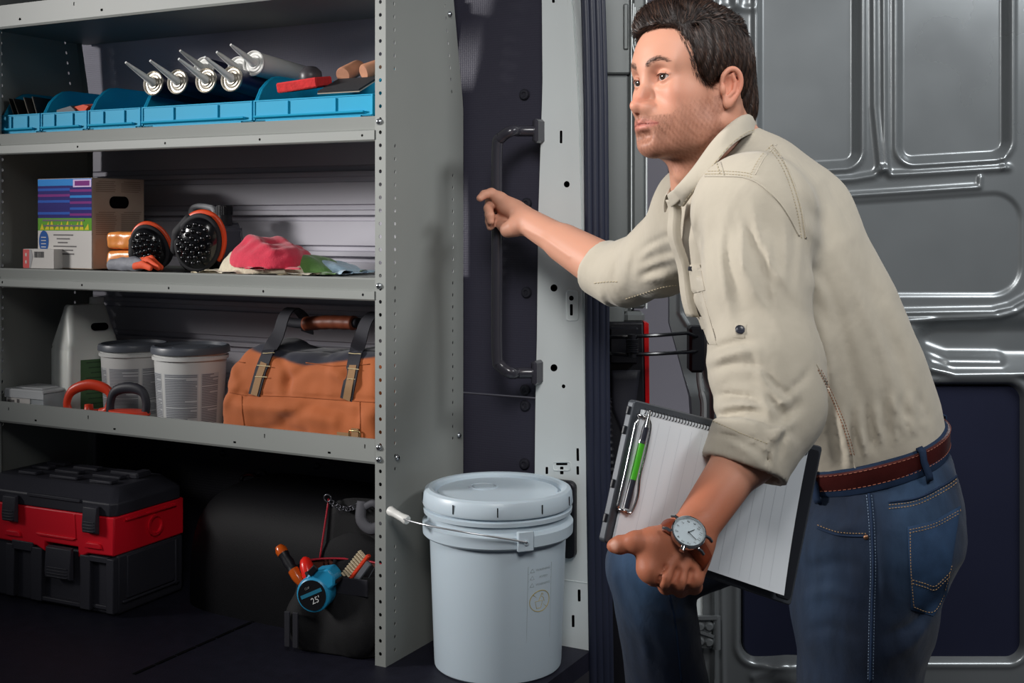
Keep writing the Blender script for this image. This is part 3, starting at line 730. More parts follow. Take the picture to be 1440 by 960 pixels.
Hd.ell2((.0605, .0425, -.012), (.024, .019, .017), .026)
Hd.ell2((.052, .038, -.044), (.026, .018, .024), .026)
Hd.chain2([(.0885, .008, .0300), (.0865, .026, .0345), (.0735, .045, .0320)], [.0080, .0085, .0085], .018)
Hd.ell2((.1070, .0330, .0115), (.0235, .0220, .0180), .008, 's')
Hd.ell2((.0773, .0322, .0122), (.0146, .0152, .0146), .004)
Hd.ell2((.0960, .0178, .0105), (.0110, .0050, .0065), .007, 's')
for s in (1, -1):
    Rs_ = np.array([[1, 0, 0], [0, math.cos(.14), -s * math.sin(.14)], [0, s * math.sin(.14), math.cos(.14)]])
    Hd.ell((.0935, s * .0326, .0108), (.0180, .0140, .0048), .0010, 's', Rs_)
Hd.chain2([(.0895, .0205, .0122), (.0916, .0265, .0160), (.0912, .0345, .0172), (.0860, .0445, .0148)], [.0007, .0012, .0013, .0008], .0040)
Hd.chain([(.0880, 0, .028), (.0925, 0, .011), (.1010, 0, -.009), (.1110, 0, -.0270)], [.0075, .0068, .0072, .0086], .011, kk=.01)
Hd.ell((.1135, 0, -.0300), (.0098, .0090, .0083), .008)
Hd.ell2((.1005, .0122, -.0322), (.0118, .0062, .0068), .007)
Hd.chain([(.1120, 0, -.0345), (.1030, 0, -.0390)], [.0036, .0042], .005)
Hd.ell2((.1045, .0080, -.0392), (.0080, .0042, .0050), .002, 's')
Hd.chain2([(.0985, .0218, -.0240), (.0930, .0228, -.0310), (.0905, .0205, -.0385)], [.0018, .0024, .0020], .006, 's')
Hd.ell((.0865, 0, -.052), (.0185, .029, .024), .022)
Hd.chain2([(.1040, .000, -.0515), (.1025, .0065, -.0503), (.0975, .0165, -.0528), (.0865, .0305, -.0562)], [.0050, .0050, .0042, .0022], .005)
Hd.chain2([(.1020, .000, -.0645), (.1000, .0100, -.0638), (.0950, .0190, -.0608), (.0865, .0302, -.0570)], [.0060, .0060, .0044, .002], .005)
Hd.chain2([(.1090, .000, -.0578), (.1060, .0100, -.0574), (.0985, .0200, -.0572), (.0905, .0290, -.0568)], [.0009, .0009, .0008, .0004], .002, 's')
Hd.chain([(.1035, -.010, -.0755), (.1050, 0, -.0760), (.1035, .010, -.0755)], [.0050] * 3, .014, 's')
Hd.chain([(.1100, 0, -.041), (.1100, 0, -.047)], [.0022, .0026], .006, 's')
Hd.ell2((.034, .083, .004), (.045, .012, .030), .03, 's')
for s in (1, -1):
    def ep_(x, y, z): return (x * .92 + .009, s * (y - .001), z * .90 - .004)
    Hd.ell(ep_(-.013, .0760, -.001), (.0165, .0070, .0280), .006)
    hx_ = [tuple(q) for q in catmull([ep_(.0015, .0755, .006), ep_(.0020, .0785, .017), ep_(-.005, .0825, .0265), ep_(-.014, .0855, .0285), ep_(-.0225, .0868, .0225), ep_(-.0270, .0862, .0110), ep_(-.0262, .0840, -.0030), ep_(-.0190, .0800, -.0180), ep_(-.0095, .0770, -.0280)], 3)]; Hd.chain(hx_, list(np.interp(np.linspace(0, 1, len(hx_)), [0, .3, .8, 1], [.0030, .0036, .0034, .0044])), .003, kk=.002)
    Hd.ell(ep_(-.0065, .0765, -.0275), (.0072, .0046, .0080), .005)
    Hd.ell(ep_(-.0075, .0835, .0000), (.0098, .0095, .0158), .004, 's')
    Hd.chain([ep_(-.0140, .0825, .0200), ep_(-.0190, .0825, .0070), ep_(-.0165, .0810, -.0070), ep_(-.0080, .0795, -.0150)], [.0026, .0028, .0030, .0030], .003)
    Hd.ell(ep_(.0030, .0770, -.0050), (.0045, .0045, .0070), .004)
def head_fn(V): return Hd.eval(c2h(V)) * HS

# ---- joints
SN, EN, WN = PN(1066, 285, 1.80), PN(1092, 572, 1.695), PN(974, 747, 1.545)
SF, EF, WF = PN(988, 292, 2.15), PN(870, 388, 2.37), PN(738, 309, 2.555)
TA, TB = PN(1222, 652, 2.0), PN(1018, 235, 1.97)
TE = (TB - TA) / np.linalg.norm(TB - TA); TL_ = A3(0, -1, 0); TL_ = TL_ - TE * (TL_ @ TE); TL_ /= np.linalg.norm(TL_); TF = np.cross(TL_, TE)
if TF[0] > 0: TF = -TF
def loft(ts, fr, bk, bs, n=2.3, shrink=0.0, fl=None):
    ts, fr, bk, bs = map(np.array, (ts, fr, bk, bs)); a = (fr + bk) / 2; u0 = (fr - bk) / 2
    def f(V):
        q = V - TA; t = q @ TE; u = q @ TF - np.interp(t, ts, u0); v = q @ TL_
        A, B = np.interp(t, ts, a) - shrink, np.interp(t, ts, bs) - shrink
        k = (np.abs(u / A) ** n + np.abs(v / B) ** n) ** (1 / n); d = (k - 1) * np.minimum(A, B)
        e = np.maximum(ts[0] - t, t - ts[-1]); return np.where(e > 0, np.hypot(np.maximum(d, 0), e) * np.sign(1), np.maximum(d, e))
    return f
S_T = [-.06, .012, .06, .147, .26, .376, .47, .53, .575]
S_F = [.118, .128, .142, .152, .152, .142, .118, .085, .055]
S_B = [.122, .126, .139, .150, .154, .148, .128, .098, .075]
S_W = [.152, .158, .163, .170, .178, .180, .160, .105, .065]
hipN, kneeN, ankN = PN(1212, 770, 1.915), PN(1188, 1130, 1.93), PN(1235, 1480, 1.98)
hipF, kneeF, ankF = PN(1195, 722, 2.10), PN(910, 792, 2.20), PN(958, 1105, 2.27)

# ---- skin body: one continuous surface
BD = SDF()
BD.add('u', head_fn, 0, h2c((.0, 0, .01)), .15)
neckB = PN(1040, 245, 1.975)
BD.cone(h2c((-.022, 0, -.030)), neckB, .054, .060, .03)
BD.chain([h2c((-.024, .050, -.034)), h2c((.0, .038, -.10)), PN(968, 262, 1.94)], [.011, .011, .010], .025)
BD.ell(h2c((.030, 0, -.125)), (.012, .010, .014), .02)
BD.cone(h2c((.005, 0, -.07)), PN(985, 262, 1.97), .043, .048, .03)
BD.add('u', loft(S_T, S_F, S_B, S_W, shrink=.022), .03, TA + TE * .27, .40)
BD.cone(neckB, SN, .050, .045, .04); BD.cone(neckB, SF, .050, .045, .04)
BD.chain([SN, EN, WN], [.054, .041, .0275], .02, kk=.015); BD.chain([SF, EF, WF], [.054, .044, .0280], .02, kk=.015)
# forearm muscle bellies
BD.ell(EN * .66 + WN * .34, (.039, .039, .046), .03); BD.cone(EF * .80 + WF * .20, EF * .45 + WF * .55, .0445, .035, .02)
BD.chain([hipN, kneeN, ankN], [.085, .058, .042], .04); BD.chain([hipF, kneeF, ankF], [.085, .058, .042], .04)
def finger(S, pts, rs, k=.008): S.chain(pts, rs, k, kk=.003)
# left hand (near): back of the hand to the camera, fingers closing under the clipboard's lower edge, thumb along its face
mcp = [PN(914, 799, 1.515), PN(934, 811, 1.508), PN(955, 815, 1.510), PN(975, 812, 1.522)]
car = [PN(948, 752, 1.540), PN(961, 756, 1.536), PN(974, 761, 1.538), PN(986, 767, 1.545)]
for m, c_, r0, r1 in zip(mcp, car, (.0150, .0150, .0150, .0150), (.0128, .0132, .0128, .0118)): BD.cone(c_, m, r0, r1, .016)
BD.ell((mcp[0] + mcp[3] + car[0] + car[3]) / 4 + A3(0, .008, 0), (.030, .013, .030), .02)
for k_, m in enumerate(mcp):     # tendons and knuckles
    BD.cone(car[k_] * .55 + WN * .45 + A3(0, -.014, 0), m + A3(0, -.012, .004), .0026, .0034, .007); BD.ell(m + A3(0, -.007, -.001), (.0090, .0095, .0100), .006)
for m, px, py, L in zip(mcp, (919, 937, 957, 976), (812, 824, 828, 824), (1.0, 1.05, 1.0, .85)):
    p1 = PN(px, py, 1.548); p2 = PN(px + 2, py - 16, 1.592 + .01 * L); p3 = PN(px + 4, py - 34, 1.600)
    finger(BD, [m, p1, p2, p3], [.0112, .0102, .0095, .0080], .006)
for a_, c_ in ((0, 1), (1, 2), (2, 3)):
    g0 = (mcp[a_] + mcp[c_]) / 2; BD.chain([g0 * .72 + (car[a_] + car[c_]) / 2 * .28 + A3(0, -.0165, 0), g0 + A3(0, -.0160, -.004), g0 + A3(0, -.004, -.016)], [.0020, .0028, .0022], .008, 's')
thb = PN(918, 764, 1.523); BD.chain([PN(955, 757, 1.538), thb, PN(893, 762, 1.520), PN(871, 766, 1.524), PN(862, 767.5, 1.527)], [.0190, .0165, .0118, .0105, .0078], .014, kk=.006)
BD.cone(thb, mcp[0], .012, .010, .022); BD.ell(PN(893, 761, 1.516), (.010, .008, .0105), .008)
BD.ell(WN + A3(-.006, -.016, .012), (.010, .010, .010), .02)
# right hand (far): gripping the upright grab handle, index finger reaching past it
kn = [PN(703, 279, 2.585), PN(704, 286, 2.607), PN(705, 294, 2.628), PN(707, 303, 2.646)]
for m, c_ in zip(kn, (PN(733, 299, 2.560), PN(735, 304, 2.570), PN(737, 309, 2.580), PN(738, 314, 2.588))): BD.cone(c_, m, .0150, .0130, .014)
BD.ell(PN(720, 293, 2.590), (.028, .030, .017), .02)
finger(BD, [kn[0], PN(691, 271.5, 2.588), PN(681, 273.5, 2.580), PN(675, 278.5, 2.572)], [.0130, .0108, .0092, .0076])
finger(BD, [kn[1], PN(690, 283, 2.615), PN(687, 293, 2.590), PN(689, 303, 2.572), PN(690, 311, 2.570)], [.0125, .0112, .0102, .0095, .0076])
finger(BD, [kn[2], PN(692, 294, 2.635), PN(688, 301, 2.610), PN(688.5, 311, 2.590), PN(689.5, 319, 2.586)], [.0122, .0110, .0100, .0092, .0076])
finger(BD, [kn[3], PN(694, 304, 2.650), PN(690, 309, 2.630), PN(691, 317, 2.612)], [.0112, .0098, .0088, .0072])
BD.chain([PN(738, 312, 2.553), PN(722, 320, 2.545), PN(714, 323, 2.550), PN(708, 318, 2.580), PN(701, 309, 2.602)], [.0190, .0185, .0150, .0115, .0085], .014, kk=.006)
BD.disp(lambda V: -.0012 * np.exp(-(sdseg(*to_px(V), [(738, 322), (765, 335), (800, 360)]) / 3.5) ** 2), PN(765, 335, 2.5), .12)
bx0 = A3(-.12, 1.40, -.56); bx1 = A3(.80, 2.80, 1.34)
bV, bF = mesh_sdf(BD, bx0, bx1, .0031)
# finer skin where it shows: head and both hands replace the coarse surface by projecting onto the same field
def BD_eval(T, cell=.09):
    key = np.floor(T / cell).astype(int); u, inv = np.unique(key, axis=0, return_inverse=True); inv = inv.ravel(); out = np.empty(len(T)); order = np.argsort(inv, kind='stable')
    for g in np.split(order, np.flatnonzero(np.diff(inv[order])) + 1):
        q = T[g]; c_ = (q.max(0) + q.min(0)) / 2; out[g] = BD.eval(q, BD.sel(c_, np.linalg.norm(q - c_, axis=1).max()))
    return out
def refine_body(show):
    global bV, bF
    show0 = lambda V: (np.linalg.norm(V - h2c((0, 0, 0)), axis=1) < .25) | (np.linalg.norm(V - PN(925, 790, 1.53), axis=1) < .29) | (np.linalg.norm(V - PN(708, 295, 2.59), axis=1) < .37)
    show = show or show0; m = show(bV); fm = m[bF].any(1); keep = bF[~fm]; sub = bF[fm]
    e = np.sort(np.concatenate([sub[:, [0, 1]], sub[:, [1, 2]], sub[:, [2, 3]], sub[:, [3, 0]]]), axis=1); eu, inv = np.unique(e, axis=0, return_inverse=True); inv = inv.ravel()
    n0 = len(bV); ne = len(eu); nf = len(sub); Ev = bV[eu].mean(1); Fv = bV[sub].mean(1); EI = (n0 + inv).reshape(4, nf); FI = n0 + ne + np.arange(nf)
    quads = np.concatenate([np.stack([sub[:, k], EI[k], FI, EI[(k - 1) % 4]], 1) for k in range(4)])
    V = np.concatenate([bV, Ev, Fv]); kset = np.zeros(len(bV), bool); kset[np.unique(keep)] = True
    hang = n0 + np.flatnonzero(kset[eu[:, 0]] & kset[eu[:, 1]]); touched = np.setdiff1d(np.unique(quads), hang); T = V[touched]
    for it in range(3):
        c_ = BD_eval(T); g = np.stack([BD_eval(T + np.eye(3)[k] * 4e-4) - c_ for k in range(3)], 1) / 4e-4
        T = T - np.clip(c_, -.003, .003)[:, None] * g / ((g * g).sum(1, keepdims=True) + .05)
    V[touched] = T; bV = V
    # edge midpoints shared with the coarse side: fan the neighbouring coarse quads into the shared points
    kd = {}
    bound = {tuple(x): n0 + i for i, x in enumerate(eu)}
    q4 = []; tri = []
    ek = set(map(tuple, eu[np.isin(eu[:, 0], np.unique(keep)) & np.isin(eu[:, 1], np.unique(keep))]))
    hit = np.array([any(tuple(sorted((int(f[k]), int(f[(k + 1) % 4])))) in ek for k in range(4)) for f in keep]) if ek else np.zeros(len(keep), bool)
    for f in keep[hit]:
        poly = []
        for k in range(4):
            poly.append(int(f[k])); t = bound.get(tuple(sorted((int(f[k]), int(f[(k + 1) % 4])))))
            if t is not None: poly.append(t)
        r_ = next((q for q, t in enumerate(poly) if t >= n0), 0); poly = poly[r_:] + poly[:r_]
        for k in range(1, len(poly) - 1): tri.append((poly[0], poly[k], poly[k + 1], poly[0]))
    bF = np.concatenate([keep[~hit], quads]); return np.array([t[:3] for t in tri], int).reshape(-1, 3)
bT = refine_body(None)
bT = np.concatenate([bT, refine_body(lambda V: (np.linalg.norm((V - h2c((.092, .0, -.012))) * A3(1, 1, .8), axis=1) < .062) | (np.linalg.norm(V - h2c((-.008, .078, 0)), axis=1) < .036))])
# skin colour: base, lips, stubble, brows, flushed ear and nose, nails, scalp
hl = c2h(bV); x, y, z = hl.T; ay = np.abs(y)
def G(cx, cy, cz, sx, sy, sz): return np.exp(-(((x - cx) / sx) ** 2 + ((ay - cy) / sy) ** 2 + ((z - cz) / sz) ** 2))
skin = np.array(rgb(194, 141, 118)[:3]); cols = np.tile(skin, (len(bV), 1))
def mixc(c_, w_):
    global cols
    cols = cols * (1 - w_[:, None]) + np.array(rgb(*c_)[:3]) * w_[:, None]
nearhead = np.linalg.norm(hl, axis=1) < .17
hand = sstep(-.9, -.5, -np.linalg.norm(bV - PN(925, 790, 1.53), axis=1) / .2) * ~nearhead
mixc((184, 112, 84), np.clip(hand, 0, 1) * .9); mixc((184, 112, 84), np.clip(sstep(.60, .42, bV[:, 2]) * (bV[:, 1] < 1.8) * ~nearhead, 0, 1) * .7)  # near hand and forearm: their shade is put into a darker skin colour
flush = (G(.115, 0, -.022, .013, .018, .014) + G(.075, .042, -.02, .03, .025, .022) * .5 + G(-.012, .082, 0, .03, .012, .04) * 1.0) * nearhead
mixc((205, 122, 100), np.clip(flush, 0, 1) * .55)
jaw = sstep(-.014, -.046, z + .15 * (x - .10)) * sstep(-.010, .010, x) * sstep(-.135, -.115, z) * nearhead
jaw = jaw * (1 - sstep(.066, .070, ay) * sstep(.022, .014, x)); wn_ = sstep(.078, .090, x); jaw = jaw * ((1 - wn_) + wn_ * sstep(-.043, -.048, z)); jaw = jaw * (1 - .75 * G(.100, .0, -.0580, .03, .022, .009)) * (1 - .8 * G(.072, .042, -.030, .030, .022, .020))
mot = .75 + .25 * vnoise(hl, 3, 900)
mixc((112, 66, 50), np.clip(jaw * .60 * mot, 0, 1))
mixc((100, 60, 44), np.clip(G(.105, .010, -.0435, .014, .018, .0045) * nearhead * .40 * mot, 0, 1))
lipm = np.exp(-((z + .0575) / (.0086 * (1 - .80 * np.clip(ay / .031, 0, 1) ** 2))) ** 4) * sstep(.0325, .0285, ay) * sstep(.076, .083, x) * nearhead
mixc((180, 106, 96), np.clip(lipm, 0, 1) * .75)
mixc((120, 52, 48), np.exp(-((z + .0576) / .0011) ** 2) * sstep(.0325, .029, ay) * sstep(.078, .083, x) * nearhead * .8)
brow = np.exp(-((z - (.0305 + .0075 * np.sin(np.clip((ay - .012) / .036, 0, 1) * 2.4) - .004 * np.clip((ay - .035) / .02, 0, 1))) / (.0042 - .0018 * np.clip((ay - .02) / .03, 0, 1))) ** 2) * sstep(.009, .014, ay) * sstep(.054, .044, ay) * sstep(.06, .065, x) * nearhead
mixc((62, 42, 34), np.clip(brow * 1.1, 0, 1) * .62)
lid = G(.091, .032, .0118, .008, .017, .0068) * nearhead; mixc((178, 106, 88), np.clip(lid, 0, 1) * .40)
nail = np.exp(-((np.linalg.norm(bV - PN(864.5, 765.8, 1.517), axis=1)) / .0062) ** 6); mixc((226, 176, 156), nail * .6)
M_skin = mat('skin', (214, 158, 128), 0.50, spec=0.32, attr='Col', sss=0.10, bump=0.10, bscale=650)
F4 = bF; body = np_mesh('body', bV, F4, M_skin, man, colors=cols, origin=ROOT) if not len(bT) else None
if body is None:
    me = bpy.data.meshes.new('body'); fs = [tuple(f) for f in bF.tolist()] + [tuple(f) for f in bT.tolist()]
    me.from_pydata((bV - ROOT).tolist(), [], fs); me.polygons.foreach_set('use_smooth', [True] * len(me.polygons)); me.materials.append(M_skin)
    a_ = me.color_attributes.new('Col', 'FLOAT_COLOR', 'POINT'); c4 = np.ones((len(bV), 4), np.float32); c4[:, :3] = cols; a_.data.foreach_set('color', c4.ravel())
    body = bpy.data.objects.new('body', me); COL.objects.link(body); body.parent = man
# eyes
M_eyew = mat('eye_white', (170, 154, 148), 0.12, spec=0.6, sss=.05); M_iris = mat('iris', (52, 42, 36), 0.2, var=.25, vscale=700); M_pup = mat('pupil', (6, 5, 5), 0.1, spec=.8)
gaze = A3(1, .20, .04); gaze /= np.linalg.norm(gaze)
for s in (1, -1):
    c_ = h2c((.0784, s * .0318, .0120)); g = HRM @ gaze; R_ = Vector(g).to_track_quat('Z', 'Y').to_matrix().to_4x4(); R_.translation = Vector(c_ - ROOT)
    b = MB(); r = .0129 * HS; pr = []
    for t in np.linspace(PI, 0, 26): pr.append((r * math.sin(t), r * math.cos(t)))
    b.lathe([p for p in pr if p[1] < r * math.cos(.50)], 28, 0, R_); ir = [(r * math.sin(t), r * math.cos(t)) for t in (.50, .35, .19)]; b.lathe(ir, 28, 1, R_, cap=False); b.lathe([(r * math.sin(.20), r * math.cos(.20)), (r * .1, r * .9955), (.0001, r)], 28, 2, R_)
    b.build('eye', [M_eyew, M_iris, M_pup], man, smooth=180)
# ---------------------------------------------------------------- clothing
def disc_op(S, p0, p1, r, k=0.0, kind='s'):
    p0, p1 = A3(p0), A3(p1); ax = p1 - p0; L = np.linalg.norm(ax); ax /= L; m = (p0 + p1) / 2
    def f(V):
        q = V - m; a = q @ ax; rad = np.linalg.norm(q - a[:, None] * ax, axis=1); return np.maximum(rad - r, np.abs(a) - L / 2)
    return S.add(kind, f, k, m, L / 2 + r)
M_shirt = mat('khaki_cotton', (175, 167, 152), 0.82, spec=0.2, var=0.035, vscale=14, bump=0.35, bscale=55, sheen=0.15)
def crumple(m, scale, dist, stretch):      # cloth creases finer than the modelled folds
    nt = m.node_tree; N = nt.nodes; L = nt.links; b = N['Principled BSDF']; tc = N.new('ShaderNodeTexCoord'); mp = N.new('ShaderNodeMapping'); mp.inputs['Scale'].default_value = stretch; mp.inputs['Rotation'].default_value = (0, .35, 0)
    n = N.new('ShaderNodeTexNoise'); n.inputs['Scale'].default_value = scale; n.inputs['Detail'].default_value = 3; n.inputs['Distortion'].default_value = .35
    bp = N.new('ShaderNodeBump'); bp.inputs['Strength'].default_value = 1.0; bp.inputs['Distance'].default_value = dist
    old = b.inputs['Normal'].links[0].from_socket if b.inputs['Normal'].links else None
    L.new(tc.outputs['Object'], mp.inputs[0]); L.new(mp.outputs[0], n.inputs['Vector']); L.new(n.outputs[0], bp.inputs['Height'])
    if old: L.new(old, bp.inputs['Normal'])
    L.new(bp.outputs[0], b.inputs['Normal'])
crumple(M_shirt, 13, .0055, (1.0, 1.0, .6))
M_stitch = mat('tan_thread', (176, 164, 138), 0.8); M_redst = mat('rust_thread', (150, 104, 80), 0.8)
BE = TE - .2 * TF; BE /= np.linalg.norm(BE); BF = TF - BE * (TF @ BE); BF /= np.linalg.norm(BF); BC = TA + TE * .0346
SHT = SDF()
SHT.add('u', loft(S_T, S_F, S_B, S_W), 0, TA + TE * .27, .42)
SHT.chain([neckB + A3(.012, 0, -.020), PN(1068, 268, 1.875), PN(1060, 296, 1.815)], [.056, .060, .082], .05, kk=.02)
SHT.chain([neckB + A3(.012, 0, -.020), PN(1020, 268, 2.08), SF], [.056, .060, .080], .05, kk=.02)
SHT.cone(PN(1085, 250, 1.93), PN(1145, 290, 1.95), .045, .050, .05)
# near sleeve
SHT.chain([PN(1058, 300, 1.805), PN(1062, 400, 1.765), PN(1076, 520, 1.712), PN(1086, 572, 1.690), PN(1066, 622, 1.650)], [.084, .077, .073, .066, .058], .035, kk=.03)
cA, cB = EN * .62 + WN * .38, EN * .70 + WN * .30
fdir = (WN - EN) / np.linalg.norm(WN - EN); cuffN = PN(1045, 661, 1.628); cdir = A3(-.36, -.28, -.89); cdir /= np.linalg.norm(cdir)
disc_op(SHT, cuffN - cdir * .058, cuffN, .0545, .006, 'u')
disc_op(SHT, cuffN - cdir * .052, cuffN - cdir * .003, .0580, .008, 'u')
disc_op(SHT, cuffN - cdir * .014, cuffN + cdir * .05, .0490, .005, 's')
SHT.add('s', lambda V: np.maximum(-((V - cuffN) @ cdir) , np.linalg.norm(V - cuffN, axis=1) - .075), 0, cuffN, .09)
# far sleeve
cuffF = PN(841, 373, 2.405); ff = (WF - EF) / np.linalg.norm(WF - EF)
SHT.chain([PN(985, 305, 2.15), PN(930, 362, 2.27), PN(884, 384, 2.352), PN(858, 380, 2.385)], [.082, .066, .060, .053], .035, kk=.03)
disc_op(SHT, cuffF - ff * .075, cuffF, .0550, .008, 'u'); disc_op(SHT, cuffF - ff * .07, cuffF - ff * .004, .0585, .006, 'u'); disc_op(SHT, cuffF - ff * .02, cuffF + ff * .06, .0475, .004, 's')
SHT.add('s', lambda V: (V - BC) @ BE, .004, TA, .3)
# neck opening
SHT.cone(neckB + A3(-.02, 0, .02), h2c((.0, 0, -.08)), .060, .064, .008, 's')
# folds: long soft ones down the sleeve, bunched arcs at the elbow, rays from the armpit over the back, gathers above the belt
fr_ = random.Random(12)
def flow(starts, ends, n, bow, s0, a0, d0, d1, alt=True):
    for k in range(n):
        t = (k + .5) / n; a_ = (np.interp(t, [0, 1], [starts[0][0], starts[1][0]]) + fr_.uniform(-4, 4), np.interp(t, [0, 1], [starts[0][1], starts[1][1]]) + fr_.uniform(-8, 8))
        e_ = (np.interp(t, [0, 1], [ends[0][0], ends[1][0]]) + fr_.uniform(-5, 5), np.interp(t, [0, 1], [ends[0][1], ends[1][1]]) + fr_.uniform(-10, 10))
        nx, ny = -(e_[1] - a_[1]), e_[0] - a_[0]; ln = math.hypot(nx, ny); bw = bow * fr_.uniform(.5, 1.4)
        m1 = (a_[0] * .67 + e_[0] * .33 + nx / ln * bw, a_[1] * .67 + e_[1] * .33 + ny / ln * bw); m2 = (a_[0] * .33 + e_[0] * .67 + nx / ln * bw, a_[1] * .33 + e_[1] * .67 + ny / ln * bw)
        s_ = s0 * fr_.uniform(.75, 1.3); sg = (1 if k % 2 else -1) if alt else 1; fold(SHT, [a_, m1, m2, e_], s_, sg * a0 * 1.5 * fr_.uniform(.7, 1.25), d0, d1)
flow([(994, 272), (1100, 300)], [(1004, 480), (1120, 450)], 6, 13, 9, .0030, 1.50, 1.84)
flow([(1000, 320), (1064, 270)], [(1085, 490), (1132, 420)], 4, 12, 8, .0026, 1.50, 1.84)
flow([(1010, 285), (1120, 300)], [(1020, 400), (1118, 420)], 7, -6, 4, .0016, 1.50, 1.84)
flow([(994, 488), (1000, 590)], [(1068, 478), (1082, 600)], 9, -7, 5.5, .0046, 1.45, 1.80)
flow([(1040, 470), (1062, 500)], [(1128, 565), (1096, 605)], 4, 8, 7, .0046, 1.45, 1.80)
flow([(1140, 500), (1120, 600)], [(1092, 560), (1070, 616)], 4, -5, 6, .0040, 1.45, 1.80)
flow([(1112, 600), (1086, 618)], [(1100, 655), (1062, 655)], 4, 4, 4, .0030, 1.45, 1.80)
flow([(1000, 605), (1012, 614)], [(1080, 626), (1076, 650)], 4, -5, 4, .0026, 1.45, 1.80)
fold(SHT, [(988, 262), (982, 330), (984, 420), (992, 470)], 6, -.007, 1.50, 1.82)
flow([(1096, 212), (1132, 345)], [(1165, 310), (1172, 500)], 5, 8, 9, .0024, 1.70, 2.12)
flow([(1142, 350), (1146, 420)], [(1215, 640), (1168, 560)], 4, -10, 10, .0036, 1.70, 2.10)
flow([(1148, 330), (1200, 330)], [(1262, 610), (1302, 590)], 5, -14, 13, .0045, 1.70, 2.12)
flow([(1165, 560), (1295, 545)], [(1180, 668), (1312, 600)], 11, 4, 5.5, .0030, 1.70, 2.12)
flow([(1170, 600), (1290, 570)], [(1176, 668), (1310, 606)], 12, -3, 3.5, .0016, 1.70, 2.12)
fold(SHT, [(1088, 206), (1110, 252), (1126, 312), (1133, 360)], 6, -.0022, 1.70, 2.10)
flow([(958, 310), (985, 300)], [(972, 400), (1000, 400)], 3, 4, 8, .0016, 1.78, 2.12); flow([(966, 420), (985, 420)], [(994, 540), (1008, 540)], 3, 4, 8, .0022, 1.78, 2.12)
flow([(962, 318), (958, 395)], [(900, 352), (885, 410)], 6, 6, 6, .0042, 2.10, 2.45); flow([(905, 330), (872, 345)], [(892, 412), (864, 408)], 3, 4, 7, .0024, 2.10, 2.45)
SHT.disp(lambda V: .0012 * vnoise(V * A3(1, 1, .45), 11, 40) + .0003 * vnoise(V, 12, 120), TA + TE * .25, .8)
sV, sF = mesh_sdf(SHT, A3(.0, 1.40, .40), A3(.86, 2.60, 1.16), .0046)
shirt = np_mesh('shirt', sV, sF, M_shirt, man, origin=ROOT)
def bvh(V, F): return BVHTree.FromPolygons([tuple(v) for v in V], [tuple(int(i) for i in f) for f in F])
T_sh = bvh(sV, sF); EYE = Vector((0, 0, CH))
def hit(T, px, py, off=0.0):
    d = Vector(((px - 720) / FPX, 1, -(py - 310) / FPX)).normalized(); h = T.ray_cast(EYE, d)
    if h[0] is None: return None, None
    n = h[1] if h[1].dot(d) < 0 else -h[1]; return h[0] + n * off, n
def resample(pts, step):
    out = []
    for (a, c_) in zip(pts[:-1], pts[1:]):
        n = max(1, int(math.hypot(c_[0] - a[0], c_[1] - a[1]) / step)); out += [(a[0] + (c_[0] - a[0]) * k / n, a[1] + (c_[1] - a[1]) * k / n) for k in range(n)]
    return out + [pts[-1]]
RT = Vector(ROOT)
def seam(mb, T, pts, r=0.0011, off=0.0004, mi=0, smooth=True):
    c_ = [(p.x, p.y) for p in catmull([(p[0], p[1], 0) for p in pts], 8)] if smooth and len(pts) > 2 else pts
    run = []
    for (x, y) in resample(c_, 3.0):
        q, n = hit(T, x, y, off)
        if q is None or (run and (q - run[-1]).length > .03):
            if len(run) > 1: mb.tube([v - RT for v in run], r, 5, mi)
            run = []
        if q is not None: run.append(q)
    if len(run) > 1: mb.tube([v - RT for v in run], r, 5, mi)
def stitches(mb, T, pts, r=0.0006, mi=0, dash=2.6, gap=1.6):
    c_ = resample([(p.x, p.y) for p in catmull([(p[0], p[1], 0) for p in pts], 8)] if len(pts) > 2 else pts, 0.4)
    acc = 0; cur = []
    for i, (x, y) in enumerate(c_):
        acc += math.hypot(x - c_[i - 1][0], y - c_[i - 1][1]) if i else 0
        if acc % (dash + gap) < dash: cur.append((x, y))
        elif cur:
            ps = [hit(T, *cur[0], .0008)[0], hit(T, *cur[-1], .0008)[0]]
            if all(p is not None for p in ps) and 1e-4 < (ps[0] - ps[1]).length < .012: mb.tube([p - RT for p in ps], r, 4, mi)
            cur = []
def patch(T, poly, thick=.0022, res=2.5, off=0.0, mats=None, name='patch', parent=None):
    """a piece of cloth lying on a surface: the outline is filled with a grid draped on T"""
    xs = [p[0] for p in poly]; ys = [p[1] for p in poly]; b = MB()
    nu = 22; nv = 22
    # poly: four sides blended (Coons) from corner-split outline lists
    return None
